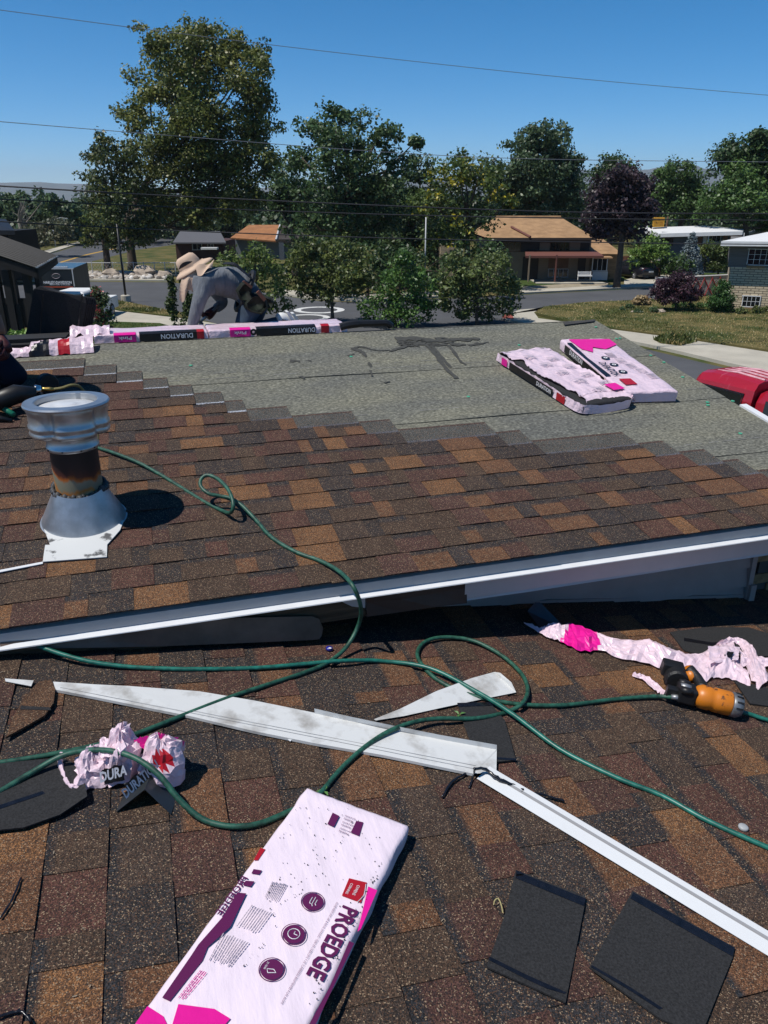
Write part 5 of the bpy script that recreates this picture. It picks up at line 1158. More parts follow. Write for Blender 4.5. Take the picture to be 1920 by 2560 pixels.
# hills
m_hill = mat('hill_slope', (0.13, 0.12, 0.11), .95, col2=(.06, .075, .05), vscale=.008, detail=10)
b = MB(); hs = []
prof_ = [(-900, 470), (-300, 462), (100, 455), (420, 470), (520, 478), (650, 470), (800, 462), (950, 440), (1060, 452), (1150, 436), (1280, 440), (1440, 423), (1500, 426), (1560, 428), (1620, 424), (1660, 417), (1700, 413), (1740, 415), (1790, 425), (1850, 440), (2000, 430), (2500, 445), (3200, 460)]
cr_ = []
for i in range(len(prof_) - 1):
    for k in range(8):
        t = k / 8; u = prof_[i][0] * (1 - t) + prof_[i + 1][0] * t; v = prof_[i][1] * (1 - t) + prof_[i + 1][1] * t + 5 * noise.noise(Vector((u * .02, 1, 0))) + 3 * noise.noise(Vector((u * .06, 5, 0)))
        cr_.append((u, v))
N_ = 12; G = []
for (u, v) in cr_:
    top_ = at(u, v, 5200); row = []
    for j in range(N_ + 1):
        s = j / N_; f = 5200 - 1500 * (1 - s) ; p = at(u, v, f); z = top_.z * (s ** 1.3) + top_.z * .22 * noise.noise(Vector((p.x * .0032, p.y * .0032, 2))) * math.sin(3.14 * s); row.append(Vector((p.x, p.y, max(z, -20) if j else -20)))
    row.append(Vector((row[-1].x * 1.25, row[-1].y * 1.25, -20))); G.append(row)
for i in range(len(G) - 1):
    for j in range(N_ + 1): b.quad(G[i][j], G[i + 1][j], G[i + 1][j + 1], G[i][j + 1])
tag(b.obj('hills', m_hill, smooth=True), kind='structure')
# ================================================================== trees and shrubs
m_leaf = mat('foliage', rough=.45, attr=True, trans=.28, spec=.4)
m_bark = mat('bark', (.10, .075, .055), .9, var=.4, vscale=6, stretch=(3, 3, .6), bump=.02, bscale=10)
m_barkp = mat('pale_bark', (.20, .16, .12), .9, var=.35, vscale=6, stretch=(3, 3, .6), bump=.02, bscale=10)
NR = np.random.default_rng(11)
GREEN = [(.040, .068, .016), (.060, .085, .018), (.028, .052, .014), (.080, .098, .024)]
DARK = [(.022, .042, .014), (.030, .055, .018), (.018, .034, .012), (.045, .070, .022)]
def leaves(name, lobes, size, dens, cols, parent, droop=0.0, tips=None, spread=.20, mt=None, up=.75, shell=.45, gain=1.75):
    V = []; C = []
    for (c, rx, rz) in lobes:
        c = np.array(c); ns = 13 if rx > 3 * size else 4
        d = NR.normal(size=(ns, 3)); d /= np.linalg.norm(d, axis=1)[:, None]; d[:, 2] = d[:, 2] * .9 + .12
        sub = c + d * NR.uniform(.35, .95, ns)[:, None] * np.array([rx, rx, rz]); rs = rx * NR.uniform(.30, .52, ns)
        if ns == 4: sub = c + d * .40 * rx; rs = rx * NR.uniform(.6, .8, ns)
        for q in range(ns):
            r = rs[q]; n_ = max(10, int(dens * (15 if ns > 4 else 26) * rx * rz * 4 / ns * (r / rx / .42) ** 2))
            e = NR.normal(size=(n_, 3)); e /= np.linalg.norm(e, axis=1)[:, None]
            e[:, 2] = np.where(e[:, 2] < -.25, -e[:, 2] * NR.uniform(-.6, 1, n_), e[:, 2])
            p = sub[q] + e * r * (.35 + .70 * NR.random(n_) ** .55)[:, None] * (1 + .22 * np.sin(e[:, 0] * 7 + q) * np.sin(e[:, 1] * 6 + 2 * q))[:, None]
            p += NR.normal(size=p.shape) * size * .25; p[:, 2] -= droop * NR.random(n_)
            pal = np.array(cols)[NR.integers(0, len(cols))] * .6 + np.array(cols)[NR.integers(0, len(cols), n_)] * .4
            if tips is not None and NR.random() < tips[1] * 2.2:
                k = NR.random(n_) < .55; pal[k] = np.array(tips[0]) / gain * NR.uniform(.7, 1.2, k.sum())[:, None]
            col = pal * gain * NR.uniform(.72, 1.28, n_)[:, None] * NR.uniform(.8, 1.2)
            n = e * .7 + NR.normal(size=p.shape) * .65; n[:, 2] += up * .6; n /= np.linalg.norm(n, axis=1)[:, None]
            a = np.cross(n, NR.normal(size=p.shape)); a /= np.linalg.norm(a, axis=1)[:, None] + 1e-9; b_ = np.cross(n, a)
            L = size * 1.15 * NR.uniform(.6, 1.3, n_)[:, None]
            V.append(np.stack([p - a * L * .5, p + b_ * L * .32 - n * L * .06, p + a * L * .5, p - b_ * L * .32 - n * L * .06], 1)); C.append(col)
    V = np.concatenate(V); C = np.concatenate(C); nq = len(V)
    me = bpy.data.meshes.new(name); me.vertices.add(nq * 4); me.vertices.foreach_set('co', V.reshape(-1).astype(np.float32))
    me.loops.add(nq * 4); me.loops.foreach_set('vertex_index', np.arange(nq * 4, dtype=np.int32)); me.polygons.add(nq)
    me.polygons.foreach_set('loop_start', np.arange(0, nq * 4, 4, dtype=np.int32)); me.update(calc_edges=True)
    at_ = me.color_attributes.new('Col', 'FLOAT_COLOR', 'CORNER'); arr = np.ones((nq, 4, 4), np.float32); arr[:, :, :3] = C[:, None, :]; at_.data.foreach_set('color', arr.ravel())
    me.materials.append(mt or m_leaf)
    o = link(name, me, parent); LEAFN[0] += nq
    if parent is not None: o.location = -wloc(parent)
    return o
LEAFN = [0]
NT = [0]
def tree(name, label, base, lobes_px, size=.22, dens=5.0, cols=GREEN, trunk_r=.25, cat='tree', group=None, tips=None, f=None, bark=None, droop=0., trunk=True, deep=.6, spread=.20, top=None, shell=.45):
    g = gp(*base) if f is None else Vector((at(base[0], base[1], f).x, at(base[0], base[1], f).y, 0)); f = fwd(g)
    t = thing(name, label, cat, g, group)
    us = [l[0] for l in lobes_px]; cw = (max(us) - min(us)) * f / FPX * .5 + .1; uc = (max(us) + min(us)) / 2
    L = []
    for q in lobes_px:
        u, v, r = q[:3]; rm = r * f / FPX * 1.03
        off = math.sqrt(max(0, 1 - min(1, abs((u - uc) * f / FPX / cw)) ** 2)) * cw * deep
        for k in range(2 if (cw > 2.2 * rm and q is lobes_px[len(L) % len(lobes_px)] or NR.random() < .6) else 1):
            dd = NR.uniform(-1, .8) * off
            p = at(u, v, f + dd)
            L.append(((p.x, p.y, max(p.z, rm * .5)), rm, rm * .92))
    if trunk:
        b = MB(); zs = sorted(l[0][2] for l in L); hub = Vector((g.x, g.y, zs[0] * .55 + zs[len(zs) // 2] * .15 + .3)); top_ = Vector((np.mean([l[0][0] for l in L]), np.mean([l[0][1] for l in L]), zs[-1] * .85))
        b.tube([g - UP * .1, g.lerp(hub, .15), g.lerp(hub, .6) + Vector((NR.normal(0, .06), NR.normal(0, .06), 0)), hub, hub.lerp(top_, .5), top_], [trunk_r * 1.35, trunk_r, trunk_r * .85, trunk_r * .75, trunk_r * .45, trunk_r * .1], 9)
        for c, rx, rz in L:
            c = Vector(c); s = hub.lerp(top_, min(.9, max(0, (c.z - hub.z) / max(.5, (top_.z - hub.z)) * .55))); m_ = s.lerp(c, .55) + Vector((0, 0, -.10 * (c - s).length)) + Vector((NR.normal(0, .1), NR.normal(0, .1), 0)) * rx
            b.tube([s, m_, c + Vector((0, 0, rz * .5))], [trunk_r * .38, trunk_r * .22, trunk_r * .05], 5)
        b.obj('trunk', bark or m_bark, t, smooth=True)
    leaves('crown', L, size, dens, cols, t, droop, tips, spread, shell=shell)
    return t
T1 = [(503, 93, 40), (382, 110, 38), (422, 150, 55), (509, 150, 72), (584, 150, 50), (637, 168, 48), (376, 231, 58), (463, 243, 82), (550, 249, 82), (625, 255, 58), (336, 300, 42), (405, 324, 72), (492, 347, 82), (579, 347, 78), (648, 341, 52), (382, 405, 62), (463, 428, 66), (550, 428, 70), (631, 417, 62), (672, 420, 34), (451, 505, 50), (532, 509, 55), (613, 498, 55), (405, 530, 42), (572, 545, 30), (492, 545, 36)]
tree('tall_tree', 'tallest tree in view, broad leafy crown left of centre', (333, 674), T1, .26, 4.6, [(.060, .076, .016), (.085, .098, .022), (.040, .055, .014), (.115, .115, .028)], .42, group='trees along the street')
T1b = [(260, 370, 32), (231, 394, 26), (278, 417, 55), (324, 402, 42), (243, 463, 42), (301, 480, 60), (347, 475, 42), (249, 521, 46), (312, 550, 58), (376, 560, 42), (255, 579, 44), (301, 605, 42), (355, 600, 38), (225, 600, 28)]
tree('leaning_tree', 'shaggy dark tree standing close left of the tallest tree', (272, 688), T1b, .25, 4.2, [(.045, .060, .014), (.028, .042, .012), (.080, .085, .020), (.020, .030, .010)], .32, group='trees along the street')
T2 = [(839, 301, 38), (903, 304, 36), (781, 330, 40), (839, 359, 55), (903, 370, 50), (949, 350, 34), (989, 338, 24), (1041, 362, 18), (995, 414, 42), (752, 417, 50), (822, 428, 60), (897, 440, 60), (741, 492, 55), (810, 498, 62), (897, 509, 65), (975, 480, 50), (760, 560, 55), (840, 570, 60), (920, 570, 55), (990, 545, 50)]
tree('elm_tree', 'spreading dark green tree in the centre with airy upper branches', (860, 712), T2, .25, 4.0, [(.030, .055, .018), (.045, .075, .026), (.020, .038, .014), (.060, .090, .034)], .38, group='trees along the street', spread=.26)
T3 = [(1151, 431, 50), (1203, 443, 45), (1105, 460, 46), (1238, 489, 40), (1272, 512, 20), (1180, 501, 55), (1076, 512, 50), (1134, 547, 55), (1215, 547, 40), (1087, 593, 40), (1163, 605, 38), (1190, 645, 30)]
tree('locust_tree', 'tree with yellow tipped sprays in front of the tan roofed house', (1165, 722), T3, .22, 4.0, [(.045, .070, .016), (.030, .048, .014), (.070, .090, .018)], .30, group='trees along the street', tips=((.36, .30, .02), .07), f=57)
T4 = [(1319, 345, 26), (1365, 345, 36), (1400, 339, 28), (1296, 379, 32), (1336, 391, 46), (1388, 397, 46), (1423, 420, 36), (1273, 431, 46), (1319, 455, 56), (1377, 455, 56), (1423, 472, 40), (1250, 478, 45), (1307, 512, 55), (1377, 512, 55), (1430, 512, 40), (1226, 440, 35)]
tree('elm_tree', 'tall grey green tree rising behind the tan roofed house', (1340, 658), T4, .30, 3.8, [(.038, .062, .026), (.055, .082, .036), (.026, .044, .020)], .45, group='trees behind the houses', spread=.26)
T5 = [(1536, 448, 25), (1570, 443, 32), (1591, 456, 27), (1515, 477, 38), (1558, 481, 52), (1600, 486, 36), (1494, 511, 40), (1541, 519, 56), (1591, 524, 46), (1612, 536, 22), (1490, 549, 38), (1532, 557, 46), (1583, 562, 42), (1498, 583, 28), (1549, 591, 32), (1583, 591, 28)]
tree('plum_tree', 'dark purple leaved tree on the kerb right of the tan roofed house', (1541, 718), T5, .24, 5.0, [(.022, .014, .018), (.032, .020, .024), (.014, .009, .012), (.045, .030, .034)], .26, group='trees along the street', f=58)
tree('dark_tree', 'dark green tree top just behind the purple tree', (1520, 648), [(1520, 428, 38), (1545, 424, 33), (1500, 458, 38), (1475, 492, 40), (1462, 525, 36), (1560, 452, 38), (1510, 520, 50), (1600, 500, 40)], .30, 3.4, DARK, .35, group='trees behind the houses')
tree('round_tree', 'rounded bright green tree behind the utility pole with the transformer', (1690, 652), [(1680, 439, 37), (1659, 460, 38), (1718, 452, 35), (1642, 490, 34), (1688, 486, 48), (1730, 486, 38), (1642, 519, 33), (1692, 524, 44), (1730, 524, 36)], .28, 4.0, [(.045, .080, .022), (.030, .055, .016), (.065, .105, .028)], .35, group='trees behind the houses')
tree('poplar_tree', 'tall dark tree at the right edge above the white roofs', (1890, 668), [(1895, 345, 20), (1887, 367, 30), (1912, 376, 38), (1828, 367, 27), (1811, 397, 36), (1844, 401, 42), (1878, 414, 48), (1916, 427, 50), (1798, 427, 27), (1955, 400, 60), (1960, 480, 65), (1900, 490, 55), (1850, 470, 40)], .30, 3.6, [(.030, .055, .018), (.042, .072, .022), (.022, .040, .014)], .45, group='trees behind the houses')
tree('maple_tree', 'lighter green maple in front of the tall dark tree at right', (1850, 676), [(1844, 448, 42), (1811, 477, 38), (1861, 481, 52), (1785, 511, 38), (1828, 515, 48), (1878, 524, 48), (1769, 540, 28), (1904, 536, 34), (1925, 560, 30)], .26, 4.4, [(.040, .075, .018), (.055, .095, .022), (.028, .055, .014)], .30, group='trees behind the houses')
tree('dense_tree', 'dense dark tree between the tallest tree and the centre tree', (738, 690), [(735, 520, 45), (745, 580, 42), (715, 470, 38), (700, 520, 30), (750, 630, 36)], .26, 4.2, DARK, .3, group='trees along the street')
tree('dense_tree', 'dense dark tree right of the centre tree, left of the yellow tipped one', (1030, 690), [(1025, 470, 50), (1050, 430, 38), (1000, 530, 52), (1060, 540, 50), (1040, 600, 50), (980, 610, 50), (1075, 470, 40), (1100, 640, 45)], .26, 4.2, DARK, .3, group='trees along the street')
tree('dense_shrub', 'dark hedge of tall shrubs behind the young street trees', (920, 742), [(760, 650, 40), (830, 640, 45), (900, 640, 50), (960, 660, 45), (1020, 660, 45), (1080, 670, 40), (1130, 650, 40), (870, 690, 45), (940, 700, 45), (1010, 705, 45), (1080, 710, 35), (1230, 640, 40), (1200, 690, 40)], .22, 4.5, DARK, .12, cat='shrub', f=52)
# far wood that closes the view between the houses
L = []
for k in range(150):
    u = -150 + 2250 * k / 150 + NR.uniform(-10, 10); f = NR.uniform(112, 165); vt = (512 if u < 250 else 500 if u < 900 else 492 if u < 1400 else 500) + NR.normal(0, 9); p = at(u, vt, f); r = NR.uniform(2.2, 3.6)
    L.append(((p.x, p.y, max(1.5, p.z - r * .6)), r, r)); L.append(((p.x + NR.normal(0, 1.5), p.y + NR.normal(0, 3), max(1.2, p.z - r * 1.9)), r * 1.05, r))
o = leaves('far_wood', L, .75, .42, [(.030, .050, .020), (.045, .070, .028), (.022, .036, .016)], None)
tag(o, 'dark mass of distant trees closing the view behind the houses', 'wood', kind='stuff')
# the young trees on the near side of the street
YG = 'young trees near the kerb'
tree('young_tree', 'light green leafy shrub tree right behind the kneeling roofer', (640, 812), [(640, 636, 30), (600, 646, 38), (570, 668, 32), (655, 660, 40), (695, 700, 36), (640, 715, 42), (690, 745, 36), (680, 780, 32), (720, 762, 26), (630, 770, 38), (590, 690, 40)], .16, 7.0, [(.060, .085, .020), (.085, .115, .028), (.040, .062, .016)], .08, group=YG)
tree('young_tree', 'round crowned young tree with a bare trunk, second from left by the kerb', (832, 808), [(769, 619, 32), (803, 628, 46), (853, 636, 46), (895, 653, 36), (748, 662, 38), (798, 670, 55), (853, 678, 55), (904, 695, 36), (735, 704, 36), (786, 716, 46), (845, 721, 46), (887, 721, 32), (769, 738, 26), (819, 746, 26)], .17, 6.5, [(.055, .070, .018), (.080, .095, .024), (.035, .048, .014)], .10, group=YG)
tree('young_tree', 'bright green conical shrub tree, third from left by the kerb', (990, 816), [(1009, 650, 20), (1001, 674, 30), (988, 704, 36), (1043, 695, 32), (963, 738, 32), (1013, 733, 46), (1060, 733, 32), (929, 767, 32), (980, 771, 42), (1039, 771, 42), (1072, 767, 22), (921, 795, 22), (971, 797, 32), (1022, 797, 32), (1064, 795, 22)], .15, 7.0, [(.045, .090, .018), (.065, .120, .024), (.030, .060, .014)], .07, group=YG)
tree('young_tree', 'low forked tree with drooping leaves, rightmost by the kerb', (1192, 812), [(1140, 653, 26), (1190, 670, 36), (1245, 661, 32), (1127, 695, 36), (1182, 708, 50), (1245, 704, 42), (1279, 720, 32), (1119, 733, 32), (1169, 750, 42), (1224, 750, 42), (1275, 754, 32), (1115, 767, 22), (1161, 784, 26), (1216, 784, 30), (1262, 775, 26)], .17, 6.5, [(.058, .078, .022), (.085, .105, .032), (.036, .052, .016)], .09, group=YG)
# left distance
tree('far_trees', 'low green trees on the far left skyline beyond the street', (90, 612), [(20, 512, 22), (60, 508, 22), (110, 516, 20), (150, 522, 18), (125, 502, 14), (180, 532, 18), (-30, 515, 25), (90, 535, 22), (30, 540, 22), (140, 548, 22), (200, 545, 20), (60, 560, 24)], .5, 1.6, [(.035, .060, .022), (.050, .080, .030), (.026, .042, .018)], .2, trunk=False)
tree('roadside_shrub', 'brown green shrub thicket beside the left side street', (100, 628), [(100, 580, 26), (130, 562, 24), (70, 592, 22), (158, 566, 20), (175, 585, 20), (150, 590, 22), (40, 590, 22), (110, 600, 22)], .3, 3.0, [(.055, .062, .030), (.075, .070, .040), (.035, .045, .020)], .1, cat='shrub', f=92)
t = thing('bare_tree', 'bare grey twiggy tree on the far left before the skyline trees', 'tree', gp(62, 628))
b = MB(); g0 = gp(62, 628); f0 = fwd(g0)
for k in range(26):
    u = 60 + NR.normal(0, 18); v = 490 + abs(NR.normal(0, 28)); e_ = at(u, v, f0 + NR.normal(0, 2)); s = g0 + UP * NR.uniform(1.0, 4.5); b.tube([s, s.lerp(e_, .5) + Vector((NR.normal(0, .3), 0, NR.normal(0, .2))), e_], [.09, .05, .02], 4)
b.tube([g0, g0 + UP * 4.5], [.2, .1], 6); b.obj('branch', mat('grey_twig', (.22, .19, .16), .9), t)
# near left garden
tree('rose_bush', 'rose bush with pink and red flowers behind the leaning black shingles', (252, 850), [(240, 738, 18), (255, 748, 18), (250, 772, 26), (232, 770, 20), (238, 800, 28), (266, 803, 26), (228, 838, 26), (262, 838, 26)], .10, 16, [(.040, .060, .020), (.060, .085, .024), (.028, .030, .016)], .04, cat='shrub', tips=((.60, .10, .11), .12), f=31)
tree('leafy_plant', 'bright green leafy plant under the black carport roof at left', (50, 880), [(40, 845, 16), (70, 838, 15), (22, 850, 13), (88, 846, 11)], .10, 11, [(.075, .13, .022), (.10, .17, .03)], .02, cat='plant', f=27)
t = thing('sapling', 'thin sparse sapling in the lawn left of the kneeling roofer', 'tree', gp(437, 872))
b = MB(); f0 = 30; L = []
for path in ([(437, 872), (436, 800), (432, 740), (428, 700)], [(437, 860), (462, 800), (468, 750), (458, 700)], [(462, 790), (476, 770), (482, 745)], [(436, 800), (424, 770), (425, 750)]):
    pts = catmull([at(u, v, f0) for u, v in path], 4); b.tube(pts, .012, 5)
    for p in pts[3:]: L.append(((p.x, p.y, p.z), .16, .16))
b.obj('stem', m_bark, t); leaves('crown', L, .10, 14, [(.05, .07, .02), (.03, .04, .015)], t)
# right hand garden
tree('lime_shrub', 'rounded lime green shrub left of the blue spruce', (1635, 698), [(1633, 615, 26), (1650, 627, 27), (1612, 632, 22), (1625, 654, 26), (1587, 640, 22), (1659, 668, 22), (1600, 668, 22)], .16, 12, [(.070, .12, .024), (.10, .16, .03), (.045, .08, .018)], .07, cat='shrub')
tree('hedge_shrub', 'dark green hedge between the brick gate pier and the bins', (1690, 700), [(1676, 656, 22), (1705, 654, 22), (1668, 678, 20), (1690, 676, 22), (1718, 668, 18)], .16, 7, [(.040, .075, .018), (.028, .05, .014)], .06, cat='shrub')
sp = thing('blue_spruce', 'blue grey spruce in front of the white roofed house', 'tree', gp(1716, 698)); g0 = gp(1716, 698); f0 = fwd(g0); L = []
top_ = at(1718, 578, f0)
for k in range(12):
    z = .5 + (top_.z - .5) * k / 12; r_ = 1.25 * (1 - k / 12.5)
    for j in range(7): a = j * .9 + k * .5; L.append(((g0.x + math.cos(a) * r_ * .62, g0.y + math.sin(a) * r_ * .62, z), r_ * .36 + .06, .14))
MB().tube([g0, Vector((g0.x, g0.y, top_.z))], [.10, .02], 6).obj('trunk', m_bark, sp); leaves('crown', L, .15, 16, [(.10, .13, .14), (.14, .17, .18), (.06, .08, .085)], sp)
tree('topiary_juniper', 'small yellow green juniper on a trunk right of the blue spruce', (1757, 694), [(1752, 628, 20), (1765, 636, 14), (1740, 636, 12)], .13, 18, [(.075, .095, .02), (.05, .065, .016)], .06, cat='shrub')
tree('topiary_juniper', 'large clipped dark juniper beside the brick house corner', (1795, 694), [(1785, 628, 30), (1806, 636, 28), (1777, 654, 24), (1812, 660, 26), (1795, 668, 26)], .13, 18, [(.045, .065, .016), (.065, .085, .02), (.028, .045, .012)], .08, cat='shrub')
tree('barberry_bush', 'wide dark purple bush before the red lattice fence', (1690, 764), [(1667, 722, 32), (1705, 716, 34), (1642, 740, 22), (1684, 742, 30), (1728, 738, 26), (1700, 748, 26), (1660, 748, 22)], .12, 22, [(.030, .014, .020), (.045, .020, .028), (.018, .009, .013)], .04, cat='shrub', f=45)
tree('conical_shrub', 'dark green conical clipped shrub at the cream brick corner', (1805, 786), [(1806, 712, 14), (1806, 726, 20), (1804, 742, 26), (1800, 758, 31), (1812, 762, 30), (1803, 770, 31)], .09, 44, [(.025, .060, .014), (.038, .080, .018), (.016, .040, .010)], .04, cat='shrub', spread=.16, shell=.75)
tree('ground_shrub', 'low spreading green ground cover before the conical shrub', (1735, 774), [(1690, 766, 9), (1710, 764, 10), (1730, 765, 10), (1750, 767, 10), (1770, 772, 10)], .10, 16, [(.035, .075, .018), (.05, .095, .024)], .02, cat='shrub', trunk=False)
tree('ornamental_grass', 'tan dry ornamental grass left of the purple bush', (1598, 770), [(1592, 755, 11), (1606, 750, 12), (1618, 756, 9)], .16, 14, [(.26, .19, .10), (.18, .14, .08)], .02, cat='grass', trunk=False)
for k, (u, v, r) in enumerate(((1572, 772, 9), (1594, 784, 8), (1634, 782, 10), (1556, 778, 7))):
    tree('cushion_plant', ['round dark green cushion plant at the left end of the dry yard bed', 'small cushion plant between the rocks of the yard bed', 'grey green cushion plant beside the white boulder', 'leftmost small cushion plant of the yard bed'][k], (u, v + r * .6), [(u, v - 4, r), (u + 6, v - 2, r * .8)], .09, 18, [(.030, .055, .022), (.05, .075, .03)], .02, cat='plant', trunk=False, group='cushion plants in the dry yard')
for k, (u, v) in enumerate(((1850, 786), (1890, 784), (1912, 780))):
    tree('foundation_plant', ['yellow green plant at the foot of the cream brick wall, leftmost of three', 'plant under the basement window of the brick house', 'wiry plant at the right edge under the brick wall'][k], (u, v + 6), [(u, v - 6, 11), (u + 10, v - 4, 9)], .10, 14, [(.06, .085, .02), (.08, .08, .03), (.035, .05, .016)], .02, cat='plant', trunk=False, group='plants along the brick wall')
tree('reed_bed', 'tall grassy plants below the bay window of the tan house', (1500, 702), [(1485, 690, 10), (1500, 688, 10), (1515, 688, 10), (1528, 690, 8)], .18, 12, [(.07, .09, .03), (.11, .10, .05)], .02, cat='plant', trunk=False)

def blades(name, label, regions, n, hgt, z=.16):
    V = []; C = []
    for reg in regions:
        P_ = np.array([[gp(u, v).x, gp(u, v).y] for u, v in reg]); tris = [(0, i, i + 1) for i in range(1, len(reg) - 1)]
        ar = np.array([abs(np.cross(P_[b_] - P_[a], P_[c] - P_[a])) for a, b_, c in tris]); ti = NR.choice(len(tris), int(n * ar.sum() / 100), p=ar / ar.sum())
        r1, r2 = np.sqrt(NR.random(len(ti))), NR.random(len(ti)); T = np.array(tris)[ti]
        q = P_[T[:, 0]] * (1 - r1)[:, None] + P_[T[:, 1]] * (r1 * (1 - r2))[:, None] + P_[T[:, 2]] * (r1 * r2)[:, None]
        nz = np.array([noise.noise(Vector((x * .35, y * .35, 0))) + .5 * noise.noise(Vector((x * 1.1, y * 1.1, 4))) for x, y in q])
        keep = NR.random(len(q)) < .85; q = q[keep]; nz = nz[keep]
        h = hgt * NR.uniform(.4, 1.3, len(q)) * (1.15 - nz * .5); a = NR.uniform(0, 6.28, len(q)); w_ = h * .28
        dx = np.stack([np.cos(a), np.sin(a), np.zeros(len(q))], 1) * w_[:, None]; p = np.concatenate([q, np.full((len(q), 1), z - .01)], 1)
        ln = NR.normal(size=(len(q), 3)) * h[:, None] * .4; ln[:, 2] = h
        V.append(np.stack([p - dx, p + dx, p + ln + dx * .2, p + ln - dx * .2], 1))
        dry = (nz * 1.6 + NR.normal(0, .20, len(q)) > -.05)[:, None]; c = np.where(dry, np.array((.44, .33, .145)), np.array((.095, .115, .03))) * NR.uniform(.65, 1.3, len(q))[:, None]; C.append(c)
    V = np.concatenate(V); C = np.concatenate(C); nq = len(V); me = bpy.data.meshes.new(name); me.vertices.add(nq * 4); me.vertices.foreach_set('co', V.reshape(-1).astype(np.float32)); me.loops.add(nq * 4); me.loops.foreach_set('vertex_index', np.arange(nq * 4, dtype=np.int32)); me.polygons.add(nq); me.polygons.foreach_set('loop_start', np.arange(0, nq * 4, 4, dtype=np.int32)); me.update(calc_edges=True)
    at_ = me.color_attributes.new('Col', 'FLOAT_COLOR', 'CORNER'); arr = np.ones((nq, 4, 4), np.float32); arr[:, :, :3] = C[:, None, :]; at_.data.foreach_set('color', arr.ravel()); me.materials.append(m_leaf)
    return tag(link(name, me), label, 'grass', kind='stuff')
blades('yard_grass', 'patchy dry and green grass of the corner yard', [[(1335, 788), (1362, 773), (1470, 761), (1580, 757), (1640, 754), (1720, 747), (1960, 742), (1960, 890), (1920, 884), (1700, 850), (1536, 828), (1420, 808)]], 10000, .055)
blades('weed_tufts', 'weeds and dry grass growing in the pavement gap', [[(1632, 856), (1680, 848), (1730, 852), (1740, 862), (1700, 872), (1650, 866)]], 16000, .15, .14)
blades('island_grass', 'dry grass on the small island by the post', [[(250, 749), (340, 766), (464, 790), (470, 799), (400, 791), (300, 779), (258, 769), (240, 757)]], 9000, .08, .13)
blades('lawn_grass', 'green lawn grass beside the footpath', [[(280, 812), (400, 815), (500, 844), (560, 862), (560, 900), (240, 880), (240, 815)]], 9000, .05, .11)
# ================================================================== buildings
m_tanroof = mat('tan_shingle_roof', (.36, .22, .115), .9, var=.25, vscale=1.6, detail=10, spec=.2)
m_tanwall = mat('tan_stucco', (.26, .20, .14), .9, var=.1, vscale=1)
m_brownw = mat('brown_panel', (.16, .085, .05), .8, var=.2, vscale=2)
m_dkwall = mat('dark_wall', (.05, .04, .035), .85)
m_glass = mat('window_glass', (.010, .013, .016), .08, spec=.6)
m_frame = mat('window_frame', (.55, .55, .55), .5)
m_wpaint = mat('white_paint', (.75, .75, .74), .6, var=.05, vscale=3)
m_rim = mat('red_brown_trim', (.16, .06, .045), .7)
FR = [RIGHT, FWD]
def atf(u, v, f):                           # on the upright plane at distance f along the current facade axis
    r = ray(u, v); return CAM + r * (f / (r.x * FR[1].x + r.y * FR[1].y))
def lat(u, v, f): p = atf(u, v, f); return p.dot(FR[0]), p.z
def PT(x, f, z): return FR[0] * x + FR[1] * f + UP * z
def face(u=None):                           # turn the facade axis to look along the pixel column u
    a = 0 if u is None else math.atan((u - 960) * math.cos(PITCH) / FPX)
    FR[1] = (FWD * math.cos(a) + RIGHT * math.sin(a)); FR[0] = (RIGHT * math.cos(a) - FWD * math.sin(a))
def fdist(p): return p.dot(FR[1])
def panel(name, u0, v0, u1, v1, f, th, m, parent, back=None):      # box on an upright wall facing the camera
    x0 = lat(u0, (v0 + v1) / 2, f)[0]; x1 = lat(u1, (v0 + v1) / 2, f)[0]; zt = lat(u0, v0, f)[1]; zb = max(lat(u0, v1, f)[1], -.05)
    b = MB(); fb = f + (back if back is not None else .02)
    b.add([PT(x, y, z) for z in (zb, zt) for x, y in ((x0, f - th), (x1, f - th), (x1, fb), (x0, fb))], ((0, 3, 2, 1), (4, 5, 6, 7), (0, 1, 5, 4), (1, 2, 6, 5), (2, 3, 7, 6), (3, 0, 4, 7)))
    return b.obj(name, m, parent)
def window(u0, v0, u1, v1, f, parent, nx=2, ny=1, fr=m_frame, wd=1.3):
    w = panel('window', u0, v0, u1, v1, f, .04, m_glass, parent)
    for (a, b_, c, d_) in [(u0 - wd, v0 - wd, u1 + wd, v0), (u0 - wd, v1, u1 + wd, v1 + wd), (u0 - wd, v0, u0, v1), (u1, v0, u1 + wd, v1)]: panel('frame', a, b_, c, d_, f, .07, fr, w)
    for i in range(1, nx): u = u0 + (u1 - u0) * i / nx; panel('mullion', u - .5, v0, u + .5, v1, f, .065, fr, w)
    for j in range(1, ny): v = v0 + (v1 - v0) * j / ny; panel('mullion', u0, v - .4, u1, v + .4, f, .062, fr, w)
    return w
def roofq(name, pts, m, parent, th=.15):
    b = MB(); b.prism([PT(*p) for p in pts], Vector((0, 0, -th))); return b.obj(name, m, parent)
